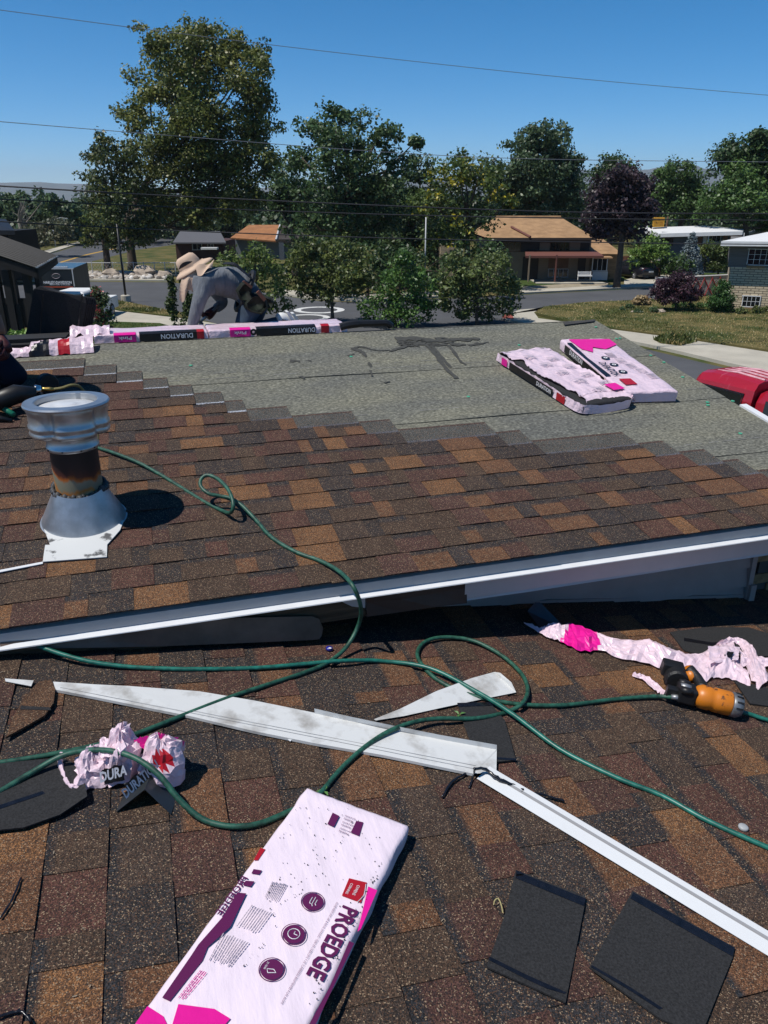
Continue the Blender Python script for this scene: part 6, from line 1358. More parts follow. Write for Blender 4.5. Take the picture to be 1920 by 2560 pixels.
# ---- tan roofed house
f0 = fwd(gp(1390, 704)); th_ = thing('tan_house', 'tan shingled two level house with covered porch across the street', 'house', gp(1390, 704))
X = lambda u, v=650, f=f0: lat(u, v, f)[0]; Z = lambda v, u=1390, f=f0: lat(u, v, f)[1]
panel('wall', 1222, 600, 1474, 704, f0, 0, m_tanwall, th_, back=9)
ez = Z(593); rz = lat(1340, 543, f0 + 4.5)[1]
xl, xr_ = X(1212, 593), X(1480, 593); rl, rr_ = lat(1240, 543, f0 + 4.5)[0], lat(1402, 543, f0 + 4.5)[0]
b = MB(); e = [PT(xl, f0 - .9, ez), PT(xr_, f0 - .9, ez), PT(xr_, f0 + 10, ez), PT(xl, f0 + 10, ez)]; r_ = [PT(rl, f0 + 4.5, rz), PT(rr_, f0 + 4.5, rz)]
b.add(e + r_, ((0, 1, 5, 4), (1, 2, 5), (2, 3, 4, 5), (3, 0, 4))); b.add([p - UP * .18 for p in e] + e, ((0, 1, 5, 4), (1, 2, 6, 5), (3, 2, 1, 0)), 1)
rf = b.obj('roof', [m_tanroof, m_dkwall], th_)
b = MB(); b.tube([PT(lat(1278, 568, f0 + 1.6)[0], f0 + 1.5, lat(1278, 570, f0 + 1.5)[1] + .08), PT(X(1320, 597), f0 - 1.0, ez + .06)], .09, 6); b.obj('gutter_line', m_rim, rf)
b = MB(); b.tube([PT(rl, f0 + 4.5, rz + .03), PT(rr_, f0 + 4.5, rz + .03)], .10, 6); b.obj('ridge_cap', m_tanroof, rf)
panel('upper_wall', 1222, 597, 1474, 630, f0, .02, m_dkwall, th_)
panel('wall_panel', 1349, 606, 1374, 627, f0, .05, m_tanwall, th_); panel('wall_panel', 1424, 606, 1450, 627, f0, .05, m_tanwall, th_)
window(1376, 606, 1422, 628, f0, th_, 4, 1, m_brownw)
window(1256, 606, 1300, 628, f0, th_, 3, 1, m_brownw)
pz = Z(634)
roofq('porch_roof', [(X(1300, 634), f0 - 2.6, pz), (X(1488, 632), f0 - 2.6, pz), (X(1488, 632), f0 - .02, pz + .25), (X(1312, 634), f0 - .02, pz + .25)], m_rim, th_, .16)
panel('door', 1306, 642, 1322, 697, f0, .05, m_dkwall, th_); panel('door', 1325, 642, 1345, 697, f0, .05, m_dkwall, th_)
panel('shutter', 1371, 640, 1421, 670, f0, .05, m_brownw, th_); window(1371, 673, 1419, 692, f0, th_, 4, 1, m_frame, 1)
panel('recess_shade', 1444, 638, 1463, 697, f0, .05, m_dkwall, th_)  # dark flat panel painting the shade of an open recess
for u in (1322, 1389): panel('porch_post', u - 1.6, 637, u + 1.6, 704, f0 - 2.5, .12, m_rim if u > 1350 else m_tanwall, th_)
roofq('porch_floor', [(X(1324, 700), f0 - 3, .18), (X(1490, 700), f0 - 3, .18), (X(1480, 700), f0, .18), (X(1324, 700), f0, .18)], m_conc, th_, .2)
# lower wing with bay window
panel('wing_wall', 1464, 634, 1545, 700, f0 + .3, 0, mat('wood_siding', (.26, .18, .10), .85, var=.3, vscale=1, stretch=(1, 1, 9)), th_, back=7)
b = MB(); wz = Z(634); b.add([PT(X(1452, 634), f0 - .6, wz), PT(X(1552, 634), f0 - .6, wz), PT(X(1540, 600), f0 + 3.6, Z(604)), PT(X(1462, 600), f0 + 3.6, Z(596)), PT(X(1552, 634), f0 + 8, wz), PT(X(1452, 634), f0 + 8, wz)], ((0, 1, 2, 3), (1, 4, 2), (4, 5, 3, 2))); b.obj('wing_roof', m_tanroof, th_)
w_ = window(1482, 646, 1516, 676, f0 - .3, th_, 3, 1, m_wpaint, 2.2); roofq('bay_roof', [(X(1477, 640), f0 - 1.2, Z(641)), (X(1522, 640), f0 - 1.2, Z(641)), (X(1518, 640), f0 + .3, Z(635)), (X(1480, 640), f0 + .3, Z(635))], m_tanroof, th_, .1); panel('bay_base', 1480, 679, 1518, 700, f0 - .2, .1, m_wpaint, th_)
panel('stone_wall', 1100, 612, 1142, 700, f0 + 2, .3, mat('cream_stone', (.40, .32, .22), .9, var=.3, vscale=2, bump=.05, bscale=3), th_, back=5)
bn = thing('porch_swing', 'white slatted swing bench on the tan house porch', 'bench', gp(1462, 703))
panel('seat', 1444, 687, 1477, 690, f0 - 2.9, .45, m_wpaint, bn)
for k in range(4): panel('back_slat', 1446, 679 + k * 2, 1475, 680.2 + k * 2, f0 - 2.75, .04, m_wpaint, bn)
for u in (1445, 1476): panel('leg', u - .8, 678, u + .8, 700, f0 - 2.9, .06, m_wpaint, bn)
# ---- white roofed house
face(1600); f1 = fdist(gp(1720, 684)); wh = thing('white_roof_house', 'low house with a flat white roof and dark windows behind hedges', 'house', gp(1750, 684))
m_bluew = mat('blue_grey_siding', (.10, .12, .15), .8); m_brk = mat('orange_brick', (.26, .11, .06), .9, var=.25, vscale=3)
panel('wall', 1648, 580, 1852, 684, f1, 0, m_bluew, wh, back=10)
P3 = lambda u, v, f: (lat(u, v, f)[0], f, lat(u, v, f)[1])
b = MB(); A0, B0, C0, D0, E0_ = PT(*P3(1647, 584, f1 - 1)), PT(*P3(1857, 578, f1 - 1)), PT(*P3(1862, 574, f1 + 10)), PT(*P3(1765, 564, f1 + 5)), PT(*P3(1597, 570, f1 + 6))
b.add([A0, B0, C0, D0, E0_, A0 - UP * .3, B0 - UP * .3, C0 - UP * .3, E0_ - UP * .3, PT(*P3(1640, 568, f1 + 12))], ((0, 1, 3), (1, 2, 3), (0, 3, 4), (3, 2, 9), (3, 9, 4), (5, 6, 1, 0), (8, 5, 0, 4), (6, 7, 2, 1), (8, 7, 6, 5))); b.obj('roof', m_wpaint, wh)
window(1655, 590, 1682, 612, f1, wh, 2, 1, m_dkwall); window(1770, 586, 1801, 604, f1, wh, 3, 1, m_frame); panel('door', 1738, 586, 1755, 620, f1, .05, m_brownw, wh); panel('wall_panel', 1757, 584, 1766, 620, f1, .05, m_frame, wh); panel('brick_end', 1822, 584, 1850, 640, f1, .08, m_brk, wh)
panel('entry', 1806, 584, 1818, 620, f1, .05, m_brownw, wh)
for u in (1769, 1856): panel('post', u - 1, 582, u + 1, 640, f1 - .7, .1, m_wpaint, wh)
cl = thing('roof_cooler', 'yellow evaporative cooler box on the white roof', 'cooler', PT(*P3(1646, 566, f1 + 4)))
m_yel = mat('yellow_paint_rust', (.55, .28, .02), .6, var=.2, vscale=3, col2=(.35, .15, .02), thr=(.5, .8))
panel('cooler_body', 1632, 546, 1661, 567, f1 + 4, 0, m_yel, cl, back=1.3); panel('cooler_lid', 1631, 544, 1662, 546.5, f1 + 3.95, .03, m_yel, cl, back=1.4)
for k in range(4): panel('louvre', 1635, 549 + k * 4, 1658, 550.5 + k * 4, f1 + 4, .03, m_yel, cl)
MB().tube([PT(*P3(1618, 570, f1 + 4)), PT(*P3(1618, 560, f1 + 4))], .06, 6).obj('vent_stack', m_wpaint, wh)
face()
# ---- cream brick house at the right
face(1822); f2 = fdist(gp(1850, 779)); bh = thing('brick_house', 'cream brick house with grey upper siding and white roof at the right edge', 'house', gp(1880, 779))
mb_ = bpy.data.materials.new('cream_brick'); mb_.use_nodes = True; n = mb_.node_tree.nodes; l = mb_.node_tree.links; p = n['Principled BSDF']; p.inputs['Roughness'].default_value = .9
tc = n.new('ShaderNodeTexCoord'); mp = n.new('ShaderNodeMapping'); mp.inputs['Rotation'].default_value = (math.pi / 2, 0, 0); vr = n.new('ShaderNodeVectorRotate'); vr.rotation_type = 'Z_AXIS'; vr.inputs['Angle'].default_value = YAW + .39; l.new(tc.outputs['Object'], vr.inputs['Vector'])
sx = n.new('ShaderNodeSeparateXYZ'); l.new(vr.outputs[0], sx.inputs[0]); cb = n.new('ShaderNodeCombineXYZ'); l.new(sx.outputs['X'], cb.inputs['X']); l.new(sx.outputs['Z'], cb.inputs['Y'])
bt = n.new('ShaderNodeTexBrick'); l.new(cb.outputs[0], bt.inputs['Vector']); bt.inputs['Color1'].default_value = (.58, .48, .33, 1); bt.inputs['Color2'].default_value = (.50, .40, .27, 1); bt.inputs['Mortar'].default_value = (.16, .13, .09, 1); bt.inputs['Scale'].default_value = 1; bt.inputs['Brick Width'].default_value = .42; bt.inputs['Row Height'].default_value = .13; bt.inputs['Mortar Size'].default_value = .018
l.new(bt.outputs['Color'], p.inputs['Base Color']); bp = n.new('ShaderNodeBump'); bp.inputs['Distance'].default_value = .03; l.new(bt.outputs['Fac'], bp.inputs['Height']); bp.invert = True; l.new(bp.outputs[0], p.inputs['Normal'])
panel('brick_wall', 1817, 667, 2120, 790, f2, 0, mb_, bh, back=12)
m_gsid = mat('grey_lap_siding', (.17, .16, .15), .8, var=.2, vscale=2, stretch=(.4, .4, 8))
panel('upper_wall', 1824, 612, 2120, 668, f2, -.06, m_gsid, bh, back=11.9)
for k in range(9): panel('siding_board', 1823, 616 + k * 5.8, 2110, 620.9 + k * 5.8, f2, -.03 - .0, m_gsid, bh)
b = MB(); A0, B0, C0, D0 = PT(*P3(1803, 603, f2 - .8)), PT(*P3(2120, 606, f2 - .8)), PT(*P3(2120, 560, f2 + 7)), PT(*P3(1990, 566, f2 + 7)); E1 = PT(*P3(1836, 597, f2 + 13))
b.add([A0, B0, C0, D0, E1] + [q - UP * .25 for q in (A0, B0, E1)], ((0, 1, 2, 3), (0, 3, 4), (5, 6, 1, 0), (7, 5, 0, 4), (7, 6, 5))); b.obj('roof', m_wpaint, bh)
panel('soffit_board', 1806, 608, 2100, 612, f2 - .5, .0, m_frame, bh, back=.5)
window(1871, 623, 1930, 661, f2, bh, 4, 3, m_wpaint, 1.6); panel('sill', 1866, 664, 1912, 669, f2, .12, m_brick, bh)
window(1857, 740, 1899, 765, f2, bh, 4, 2, m_wpaint, 2.0); panel('sill', 1852, 768, 1900, 773, f2, .12, m_brick, bh)
face(); fh = thing('far_house', 'pale gable of a far house at the right edge above the white roof', 'house', gp(1890, 672)); f3 = fwd(gp(1890, 672))
b = MB(); b.add([PT(*P3(1845, 640, f3)), PT(*P3(1960, 640, f3)), PT(*P3(1960, 590, f3)), PT(*P3(1925, 560, f3)), PT(*P3(1845, 592, f3))], ((0, 1, 2, 3, 4),)); b.obj('wall', mat('pale_stucco', (.42, .38, .30), .9), fh)
b = MB(); b.prism([PT(*P3(1840, 596, f3 - .6)), PT(*P3(1925, 560, f3 - .6)), PT(*P3(1925, 558, f3 + 8)), PT(*P3(1845, 592, f3 + 8))], -UP * .2); b.obj('roof', m_frame, fh); panel('chimney', 1902, 548, 1930, 600, f3 - 1, .5, mb_, fh)
# ---- orange roofed house and dark brick house behind the tallest tree
f4 = fwd(gp(640, 646)); oh = thing('orange_roof_house', 'house with an orange shingle gable roof behind the young trees', 'house', gp(650, 646)); m_orf = mat('orange_roof', (.34, .15, .06), .9, var=.2, vscale=1.5)
panel('wall', 590, 596, 735, 668, f4, 0, mat('pale_blue_wall', (.20, .23, .27), .8), oh, back=8)
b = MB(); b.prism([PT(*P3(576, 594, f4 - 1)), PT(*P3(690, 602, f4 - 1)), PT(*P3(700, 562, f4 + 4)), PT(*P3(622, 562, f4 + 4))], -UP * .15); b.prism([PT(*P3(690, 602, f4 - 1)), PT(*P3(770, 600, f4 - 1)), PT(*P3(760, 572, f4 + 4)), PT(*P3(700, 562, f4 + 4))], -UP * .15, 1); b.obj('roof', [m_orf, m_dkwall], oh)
b = MB(); b.tube([PT(*P3(690, 600, f4 - 1.1)), PT(*P3(700, 563, f4 + 3.8))], .12, 6); b.obj('gable_trim', m_frame, oh); panel('carport_post', 699, 604, 711, 668, f4 - 2, .2, m_bluew, oh); panel('carport_beam', 690, 598, 760, 606, f4 - 2, .2, m_dkwall, oh)
f5 = fwd(gp(490, 650)); dh = thing('brick_bungalow', 'dark red brick bungalow with grey roof seen under the tallest tree', 'house', gp(490, 650)); m_dbr = mat('dark_red_brick', (.075, .035, .03), .9)
panel('wall', 440, 604, 560, 650, f5, 0, m_dbr, dh, back=8); b = MB(); b.prism([PT(*P3(432, 606, f5 - 1)), PT(*P3(565, 606, f5 - 1)), PT(*P3(550, 578, f5 + 4)), PT(*P3(450, 578, f5 + 4))], -UP * .15); b.obj('roof', mat('grey_roof', (.11, .11, .12), .9), dh); window(482, 608, 504, 624, f5, dh, 2, 1); window(520, 610, 534, 622, f5, dh, 2, 1); panel('porch_roof', 506, 618, 546, 623, f5 - 2, .8, m_wpaint, dh)
# ---- black carport at the left
f6 = 34.0; cp = thing('carport', 'black carport with ribbed metal roof and dark posts at the left edge', 'carport', PT(*[lat(60, 800, f6)[0], f6, 0]))
m_blk = mat('black_metal_roof', (.013, .013, .014), .5, var=.2, vscale=3, spec=.35); m_blkw = mat('black_timber', (.010, .009, .009), .8)
pa, pb_ = at(93, 671, f6), at(143, 643, f6 + 6.0); zc = pa.z
zr = lat(0, 598, f6 + 3)[1]
A0 = PT(*P3(-160, 588, f6)); 
q = [at(93, 671, f6), at(143, 643, f6 + 6), at(-20, 586, f6 + 6), at(-160, 586, f6)]
b = MB(); b.prism(q, -UP * .08); rf = b.obj('roof', m_blk, cp)
for k in range(12):
    t_ = k / 11; p0 = q[0].lerp(q[1], t_); p1 = q[3].lerp(q[2], t_); b = MB(); b.tube([p0 + UP * .03, p1 + UP * .03], .055, 4); b.obj('roof_rib', m_blk, rf)
for k in range(14): p0 = q[0].lerp(q[1], k / 13); b = MB(); b.box((-.05, -.05, -.02), (.05, .05, .03), None, p0 + UP * .04); b.obj('roof_clip', m_frame, rf)
b = MB(); b.prism([q[0], q[3], q[3] - UP * .45, q[0] - UP * .42], FWD * .1); b.obj('fascia_beam', m_blkw, cp); b = MB(); b.prism([q[0], q[1], q[1] - UP * .3, q[0] - UP * .42], -RIGHT * .1); b.obj('fascia_beam', m_blkw, cp)
for u0, u1, ff in ((-8, 6, f6 + .2), (17, 34, f6 + .2), (66, 82, f6 + .2), (30, 46, f6 + 5.6), (96, 108, f6 + 5.6)):
    x0 = lat(u0, 760, ff)[0]; x1 = lat(u1, 760, ff)[0]; b = MB(); zt = (q[0].z if ff < f6 + 3 else q[1].z) - .1; b.add([PT(x, y, z) for z in (0, zt) for x, y in ((x0, ff), (x1, ff), (x1, ff + .3), (x0, ff + .3))], ((0, 3, 2, 1), (4, 5, 6, 7), (0, 1, 5, 4), (1, 2, 6, 5), (2, 3, 7, 6), (3, 0, 4, 7))); b.obj('post', m_blkw, cp)
panel('back_wall', -160, 745, 96, 860, f6 + 5.8, .1, m_blkw, cp); panel('low_wall', -160, 760, 60, 870, f6 + .4, .1, m_blkw, cp)
f7 = 60; ch = thing('dark_roof_house', 'dark tiled roof corner at the far left edge above the carport', 'house', PT(lat(0, 590, f7)[0], f7, 0))
b = MB(); b.prism([at(36, 576, f7), at(-60, 576, f7), at(-60, 540, f7 + 5), at(15, 548, f7 + 5)], -UP * .3); b.obj('roof', m_blk, ch); panel('wall', -60, 578, 30, 700, f7 + .4, 0, m_blkw, ch, back=5)

# ================================================================== vehicles
def wheel(c, ax_, r, w_, parent):
    ax_ = ax_.normalized(); M = Matrix((UP.cross(ax_).normalized(), UP, ax_)).transposed()
    t = MB().lathe([(r * .62, -w_ / 2), (r * .93, -w_ / 2), (r, -w_ / 3), (r, w_ / 3), (r * .93, w_ / 2), (r * .62, w_ / 2)], c, 24, M=M).obj('wheel', mat('tyre', (.012, .012, .013), .8), parent, smooth=False)
    rim = MB(); rim.lathe([(.02, w_ * .52), (r * .60, w_ * .50), (r * .63, w_ * .40)], c, 20, M=M, cap=True)
    for k in range(5): rim.tube([c + ax_ * w_ * .54, c + ax_ * w_ * .54 + (M @ Vector((math.cos(k * 1.257), math.sin(k * 1.257), 0))) * r * .58], r * .09, 5)
    rim.obj('rim', mat('alloy_rim', (.5, .5, .52), .35, metal=.8), t)
def car_local(o, ang):
    fx = Vector((math.cos(ang), math.sin(ang), 0)); fy = Vector((-math.sin(ang), math.cos(ang), 0))
    return lambda x, y, z: Vector(o) + fx * x + fy * y + UP * z, fx, fy
# dark sedan: x forward, y left
cg = gp(1592, 698); ang = math.atan2(FWD.y, FWD.x) + math.radians(20)
CL, fx, fy = car_local(cg - FWD * -1.2, ang)
car = thing('parked_car', 'dark grey sedan parked in the drive beside the purple tree', 'car', cg)
m_car = mat('dark_grey_paint', (.012, .012, .017), .3, coat=.5, spec=.4)
secs = [(-2.30, .38, .86, .70), (-2.22, .30, .98, .80), (-1.75, .24, 1.02, .87), (-1.0, .22, .98, .90), (0, .20, .95, .90), (1.0, .20, .92, .90), (1.7, .22, .84, .86), (2.15, .28, .72, .76), (2.28, .36, .60, .62)]
b = MB(); ring = []
for x, z0_, z1_, hw in secs: ring.append([CL(x, y, z) for y, z in ((-hw * .92, z0_), (-hw, z0_ + .15), (-hw, (z0_ + z1_) / 2), (-hw * .95, z1_ - .06), (-hw * .82, z1_), (hw * .82, z1_), (hw * .95, z1_ - .06), (hw, (z0_ + z1_) / 2), (hw, z0_ + .15), (hw * .92, z0_))])
b.add([p for r_ in ring for p in r_], [[i * 10 + j, (i + 1) * 10 + j, (i + 1) * 10 + (j + 1) % 10, i * 10 + (j + 1) % 10] for i in range(len(secs) - 1) for j in range(10)] + [list(range(10)), [80 + j for j in range(9, -1, -1)]]); b.obj('body', m_car, car, smooth=True)
b = MB(); cs = [(-1.85, 1.0, .70, 1.0), (-1.2, 1.33, .56, .97), (-.6, 1.43, .56, .95), (.2, 1.43, .56, .93), (.6, 1.36, .58, .92), (1.25, .93, .70, .90)]; ring = []
for x, zt, hw, zb_ in cs: ring.append([CL(x, y, z) for y, z in ((-.84, zb_ - .03), (-hw, zt), (hw, zt), (.84, zb_ - .03))])
b.add([p for r_ in ring for p in r_], [[i * 4 + j, (i + 1) * 4 + j, (i + 1) * 4 + j + 1, i * 4 + j + 1] for i in range(5) for j in range(3)]); b.obj('roof', m_car, car, smooth=False)
def gl(name, pts): 
    b = MB(); c = sum((CL(*p) for p in pts), Vector()) / len(pts); b.add([CL(*p) for p in pts], [list(range(len(pts)))]); return b.obj(name, m_glass, car)
gl('rear_window', [(-1.80, -.64, 1.05), (-1.80, .64, 1.05), (-1.24, .50, 1.335), (-1.24, -.50, 1.335)]); gl('windscreen', [(1.22, -.66, .97), (.64, -.52, 1.35), (.64, .52, 1.35), (1.22, .66, .97)])
for s in (-1, 1):
    gl('side_window', [(-1.35, s * .80, 1.02), (-.35, s * .81, 1.0), (-.35, s * .60, 1.38), (-1.0, s * .60, 1.35)]); gl('side_window', [(-.27, s * .81, 1.0), (.85, s * .80, .98), (.45, s * .61, 1.33), (-.27, s * .60, 1.38)])
    b = MB(); b.prism([CL(-2.27, s * .42, .92), CL(-2.27, s * .70, .90), CL(-2.20, s * .80, .80), CL(-2.29, s * .60, .74), CL(-2.29, s * .44, .80)], fx * .12); b.obj('tail_light', mat('tail_red', (.30, .01, .012), .2), car)
    for x in (-1.35, 1.4): wheel(CL(x, s * .80, .32), fy * s, .32, .20, car)
b = MB(); b.prism([CL(-2.315, -.22, .72), CL(-2.315, .22, .72), CL(-2.315, .22, .60), CL(-2.315, -.22, .60)], fx * .02); b.obj('number_plate', m_wpaint, car)
b = MB(); b.box((-.02, -.75, .28), (.02, .75, .42), Matrix((fx, fy, UP)).transposed(), CL(-2.30, 0, 0)); b.obj('bumper', m_dark, car)
# red pickup with a fibreglass shell
pr_, pf_ = gp(1748, 946, 1.66), gp(1884, 980, 1.66); d_ = (pf_ - pr_); d_.z = 0; d_.normalize(); ang = math.atan2(d_.y, d_.x); base = Vector((pr_.x, pr_.y, 0))
CL, fx, fy = car_local(base - d_ * .25, ang)
trk = thing('pickup_truck', 'red pickup truck with a weathered red shell roof beside the house', 'truck', base + d_ * 1)
m_rtrk = mat('faded_red_paint', (.40, .008, .022), .32, coat=.4, spec=.5, col2=(.50, .11, .14), vscale=3, thr=(.62, .85), stretch=(.3, 3, 1))
TW = 1.62
def loft(name, secs, m, sm=False):
    b = MB(); n = len(secs[0][1]); b.add([CL(x, y, z) for x, pr in secs for y, z in pr], [[i * n + j, i * n + (j + 1) % n, (i + 1) * n + (j + 1) % n, (i + 1) * n + j] for i in range(len(secs) - 1) for j in range(n)] + [list(range(n - 1, -1, -1)), [(len(secs) - 1) * n + j for j in range(n)]]); return b.obj(name, m, trk, smooth=sm)
def shp(i, zt, zs, zb_): return [(0.02 + i * .3, zb_), (0.0 + i, zs * .55 + zb_ * .45), (.05 + i, zs), (.16 + i, zt - .05), (.34 + i, zt), (TW - .34 - i, zt), (TW - .16 - i, zt - .05), (TW - .05 - i, zs), (TW - i, zs * .55 + zb_ * .45), (TW - .02 - i * .3, zb_)]
sh = loft('shell', [(.02, shp(.06, 1.72, 1.50, 1.02)), (.16, shp(.02, 1.84, 1.62, 1.02)), (.5, shp(0, 1.90, 1.66, 1.02)), (1.2, shp(0, 1.92, 1.66, 1.02)), (1.95, shp(0, 1.88, 1.66, 1.02))], m_rtrk, False)
for k in range(4):
    y = .42 + .26 * k; b = MB(); b.tube([CL(.45, y, 1.885), CL(1.1, y, 1.935), CL(1.9, y, 1.895)], [.02, .035, .03], 6); b.obj('roof_rib', mat('chalky_red', (.62, .34, .38), .6, var=.3, vscale=8), sh)
loft('bed', [(-.05, [(0, .45), (-.04, .75), (0, 1.02), (TW, 1.02), (TW + .04, .75), (TW, .45)]), (2.0, [(0, .45), (-.06, .75), (0, 1.02), (TW, 1.02), (TW + .06, .75), (TW, .45)])], m_rtrk)
loft('cab', [(2.02, shp(.04, 1.66, 1.40, .42)), (2.25, shp(.02, 1.74, 1.42, .42)), (3.1, shp(.02, 1.74, 1.42, .42)), (3.6, shp(.04, 1.30, 1.02, .42)), (5.1, shp(.05, 1.0, .85, .42))], m_rtrk)
def tg(name, pts): b = MB(); b.prism([CL(*p) for p in pts], fy * .01); return b.obj(name, m_glass, trk)
tg('side_window', [(.42, -.022, 1.14), (1.60, -.022, 1.14), (1.66, .012, 1.52), (.38, .012, 1.52)])
b = MB()
for (p0, p1) in (((.40, -.022, 1.12), (1.63, -.022, 1.12)), ((1.63, -.022, 1.12), (1.69, .012, 1.55)), ((1.69, .012, 1.55), (.35, .012, 1.55)), ((.35, .012, 1.55), (.40, -.022, 1.12))): b.tube([CL(*p0), CL(*p1)], .012, 5)
b.obj('window_seal', m_dark, trk)
for y0 in (.20, .52):
    n_ = 14; b = MB(); b.add([CL(.03 + .10 * (zz - 1.36), y0 + .12 * math.cos(a), zz) for a in [6.2832 * k / n_ for k in range(n_)] for zz in [1.46 + .14 * math.sin(a)]], [list(range(n_))]); b.obj('rear_window', m_glass, trk)
for k in range(2):
    x = .10 + .19 * k; n_ = 14; b = MB(); vs = [CL(x + .075 * math.cos(6.2832 * j / n_), -.012, 1.42 + .12 * math.sin(6.2832 * j / n_)) for j in range(n_)]; b.prism(vs, fy * .03); b.obj('quarter_window', m_glass, trk)
tg('side_window', [(2.30, .0, 1.10), (3.15, .0, 1.10), (3.05, .06, 1.50), (2.30, .06, 1.50)])
for x in (.75, 4.2):
    for y in (.0, TW): wheel(CL(x, y, .36), fy * (-1 if y == 0 else 1), .36, .24, trk)
b = MB(); b.box((-.05, 0, .40), (.0, TW, .58), Matrix((fx, fy, UP)).transposed(), CL(-.08, 0, 0)); b.obj('bumper', m_alu, trk)
# black enclosed trailer
f8 = 47.0; tr = thing('cargo_trailer', 'black enclosed trailer with white lettering parked beyond the carport', 'trailer', PT(lat(150, 760, f8)[0], f8, 0))
m_tr = mat('black_trailer', (.018, .022, .028), .3, coat=.3)
x0, x1 = lat(98, 690, f8)[0], lat(184, 690, f8)[0]; zt = lat(140, 671, f8)[1]
b = MB(); b.add([PT(x, y, z) for z in (.45, zt) for x, y in ((x0, f8), (x1, f8), (x1 - .75, f8 + 4.5), (x0 - .75, f8 + 4.5))], ((0, 3, 2, 1), (4, 5, 6, 7), (0, 1, 5, 4), (3, 0, 4, 7), (2, 3, 7, 6))); b.add([PT(x, y, z) for z in (.45, zt) for x, y in ((x1, f8), (x1 - .75, f8 + 4.5))], ((0, 1, 3, 2),), 1)
b.obj('box_body', [m_tr, mat('trailer_side', (.075, .066, .056), .5, var=.4, vscale=2, stretch=(3, 3, .5))], tr)
text('HARLEY-DAVIDSON', at(144, 706, f8 - .03), RIGHT, UP, 1.65, .16, m_wprint, tr, off=.04); text('MOTOR CYCLES', at(150, 711.5, f8 - .03), RIGHT, UP, 1.2, .07, m_wprint, tr, off=.02)
b = MB(); b.tube([at(140 + 10 * math.cos(a), 690 + 6 * math.sin(a), f8 - .03) for a in [6.2832 * k / 20 for k in range(21)]], .012, 4); b.obj('badge_ring', m_grey, tr); b = MB(); b.prism([at(u, v, f8 - .03) for u, v in ((128, 688), (152, 688), (152, 692), (128, 692))], -FWD * .01); b.obj('badge_bar', mat('badge', (.06, .065, .07), .5), tr)
panel('orange_stripe', 99, 716, 183, 719, f8, .02, mat('orange_stripe', (.5, .08, .03), .5), tr)
for k in range(8): panel('marker_light', 124 + k * 6, 666, 128 + k * 6, 669, f8 + .4, .1, m_wpaint, tr)
for v in (671,): panel('door_frame', 98, 671, 184, 673, f8, .03, m_frame, tr); panel('door_frame', 182, 673, 184.5, 716, f8, .03, m_frame, tr); panel('door_frame', 97.5, 673, 99.5, 716, f8, .03, m_frame, tr)
wheel(PT(x1 - .35, f8 + 2.2, .35), RIGHT, .35, .22, tr); wheel(PT(x0 + .1, f8 + .8, .35), -RIGHT, .35, .22, tr)
# white truck cab in front of it
f9 = 40.0; wt = thing('white_truck', 'white truck cab showing just above the leaning black shingles', 'truck', PT(lat(165, 760, f9)[0], f9, 0))
x0, x1 = lat(120, 722, f9)[0], lat(212, 722, f9)[0]; zt = lat(160, 718, f9 + 2.4)[1]
def slabw(name, z0_, z1_, i0, i1, m, L0=0, L1=4.6):
    b = MB(); b.add([PT(x, y, z) for z, i in ((z0_, i0), (z1_, i1)) for x, y in ((x0 + i, f9 + L0 + i), (x1 - i, f9 + L0 + i), (x1 - i, f9 + L1 - i * 2), (x0 + i, f9 + L1 - i * 2))], ((0, 3, 2, 1), (4, 5, 6, 7), (0, 1, 5, 4), (1, 2, 6, 5), (2, 3, 7, 6), (3, 0, 4, 7))); return b.obj(name, m, wt, bevel=.06)
slabw('body', .4, 1.05, 0, 0, m_wpaint, -.5, 4.8); slabw('cabin_glass', 1.05, zt - .12, .06, .16, m_glass, 0, 2.6); slabw('cab_roof', zt - .14, zt, .12, .22, m_wpaint, 0, 2.6)
for u in (118, 160, 205): x = lat(u, 726, f9)[0]; b = MB(); b.tube([PT(x, f9 + .05, 1.05), PT(x * .985 + lat(165, 726, f9)[0] * .015, f9 + .18, zt - .1)], .05, 5); b.obj('pillar', m_wpaint, wt)
for x in (x0 + .1, x1 - .1):
    for y in (.6, 3.6): wheel(PT(x, f9 + y, .38), RIGHT * (1 if x > (x0 + x1) / 2 else -1), .38, .25, wt)

# ================================================================== street furniture
def pole(name, label, base, top, r, m, cat='pole', f=None):
    f = f or fwd(gp(*base)); a = at(base[0], base[1], f); a.z = max(0, min(a.z, .02)) if f is None else 0; b_ = at(top[0], top[1], f); a = Vector((b_.x, b_.y, 0)) if True else a
    t = thing(name, label, cat, a); MB().tube([a, b_], [r, r * .8], 8).obj('shaft', m, t, smooth=True); return t, a, b_
m_pole = mat('weathered_pole', (.20, .13, .09), .9, var=.3, vscale=4)
t, a, b_ = pole('utility_pole', 'plain wooden utility pole behind the tan roof', (1355, 655), (1357, 481), .16, m_pole, f=88)
MB().tube([b_ + RIGHT * -.3 - UP * .4, b_ + RIGHT * .3 - UP * .4], .04, 5).obj('bracket', m_pole, t)
t, a, b_ = pole('utility_pole', 'wooden utility pole with crossarm and transformer behind the white roof', (1676, 655), (1680, 466), .16, m_pole, f=92)
MB().box((-.9, -.06, -.5), (.9, .06, -.38), Matrix((RIGHT, FWD, UP)).transposed(), b_).obj('crossarm', m_pole, t); c = b_ - UP * 1.9 - RIGHT * .35
MB().lathe([(.22, -.5), (.25, -.45), (.25, .4), (.15, .5)], c, 14).obj('transformer', m_frame, t, smooth=True)
for k in (-.8, -.3, .3, .8): MB().lathe([(.05, 0), (.06, .1), (.03, .2)], b_ + RIGHT * k - UP * .38, 6).obj('insulator', m_frame, t)
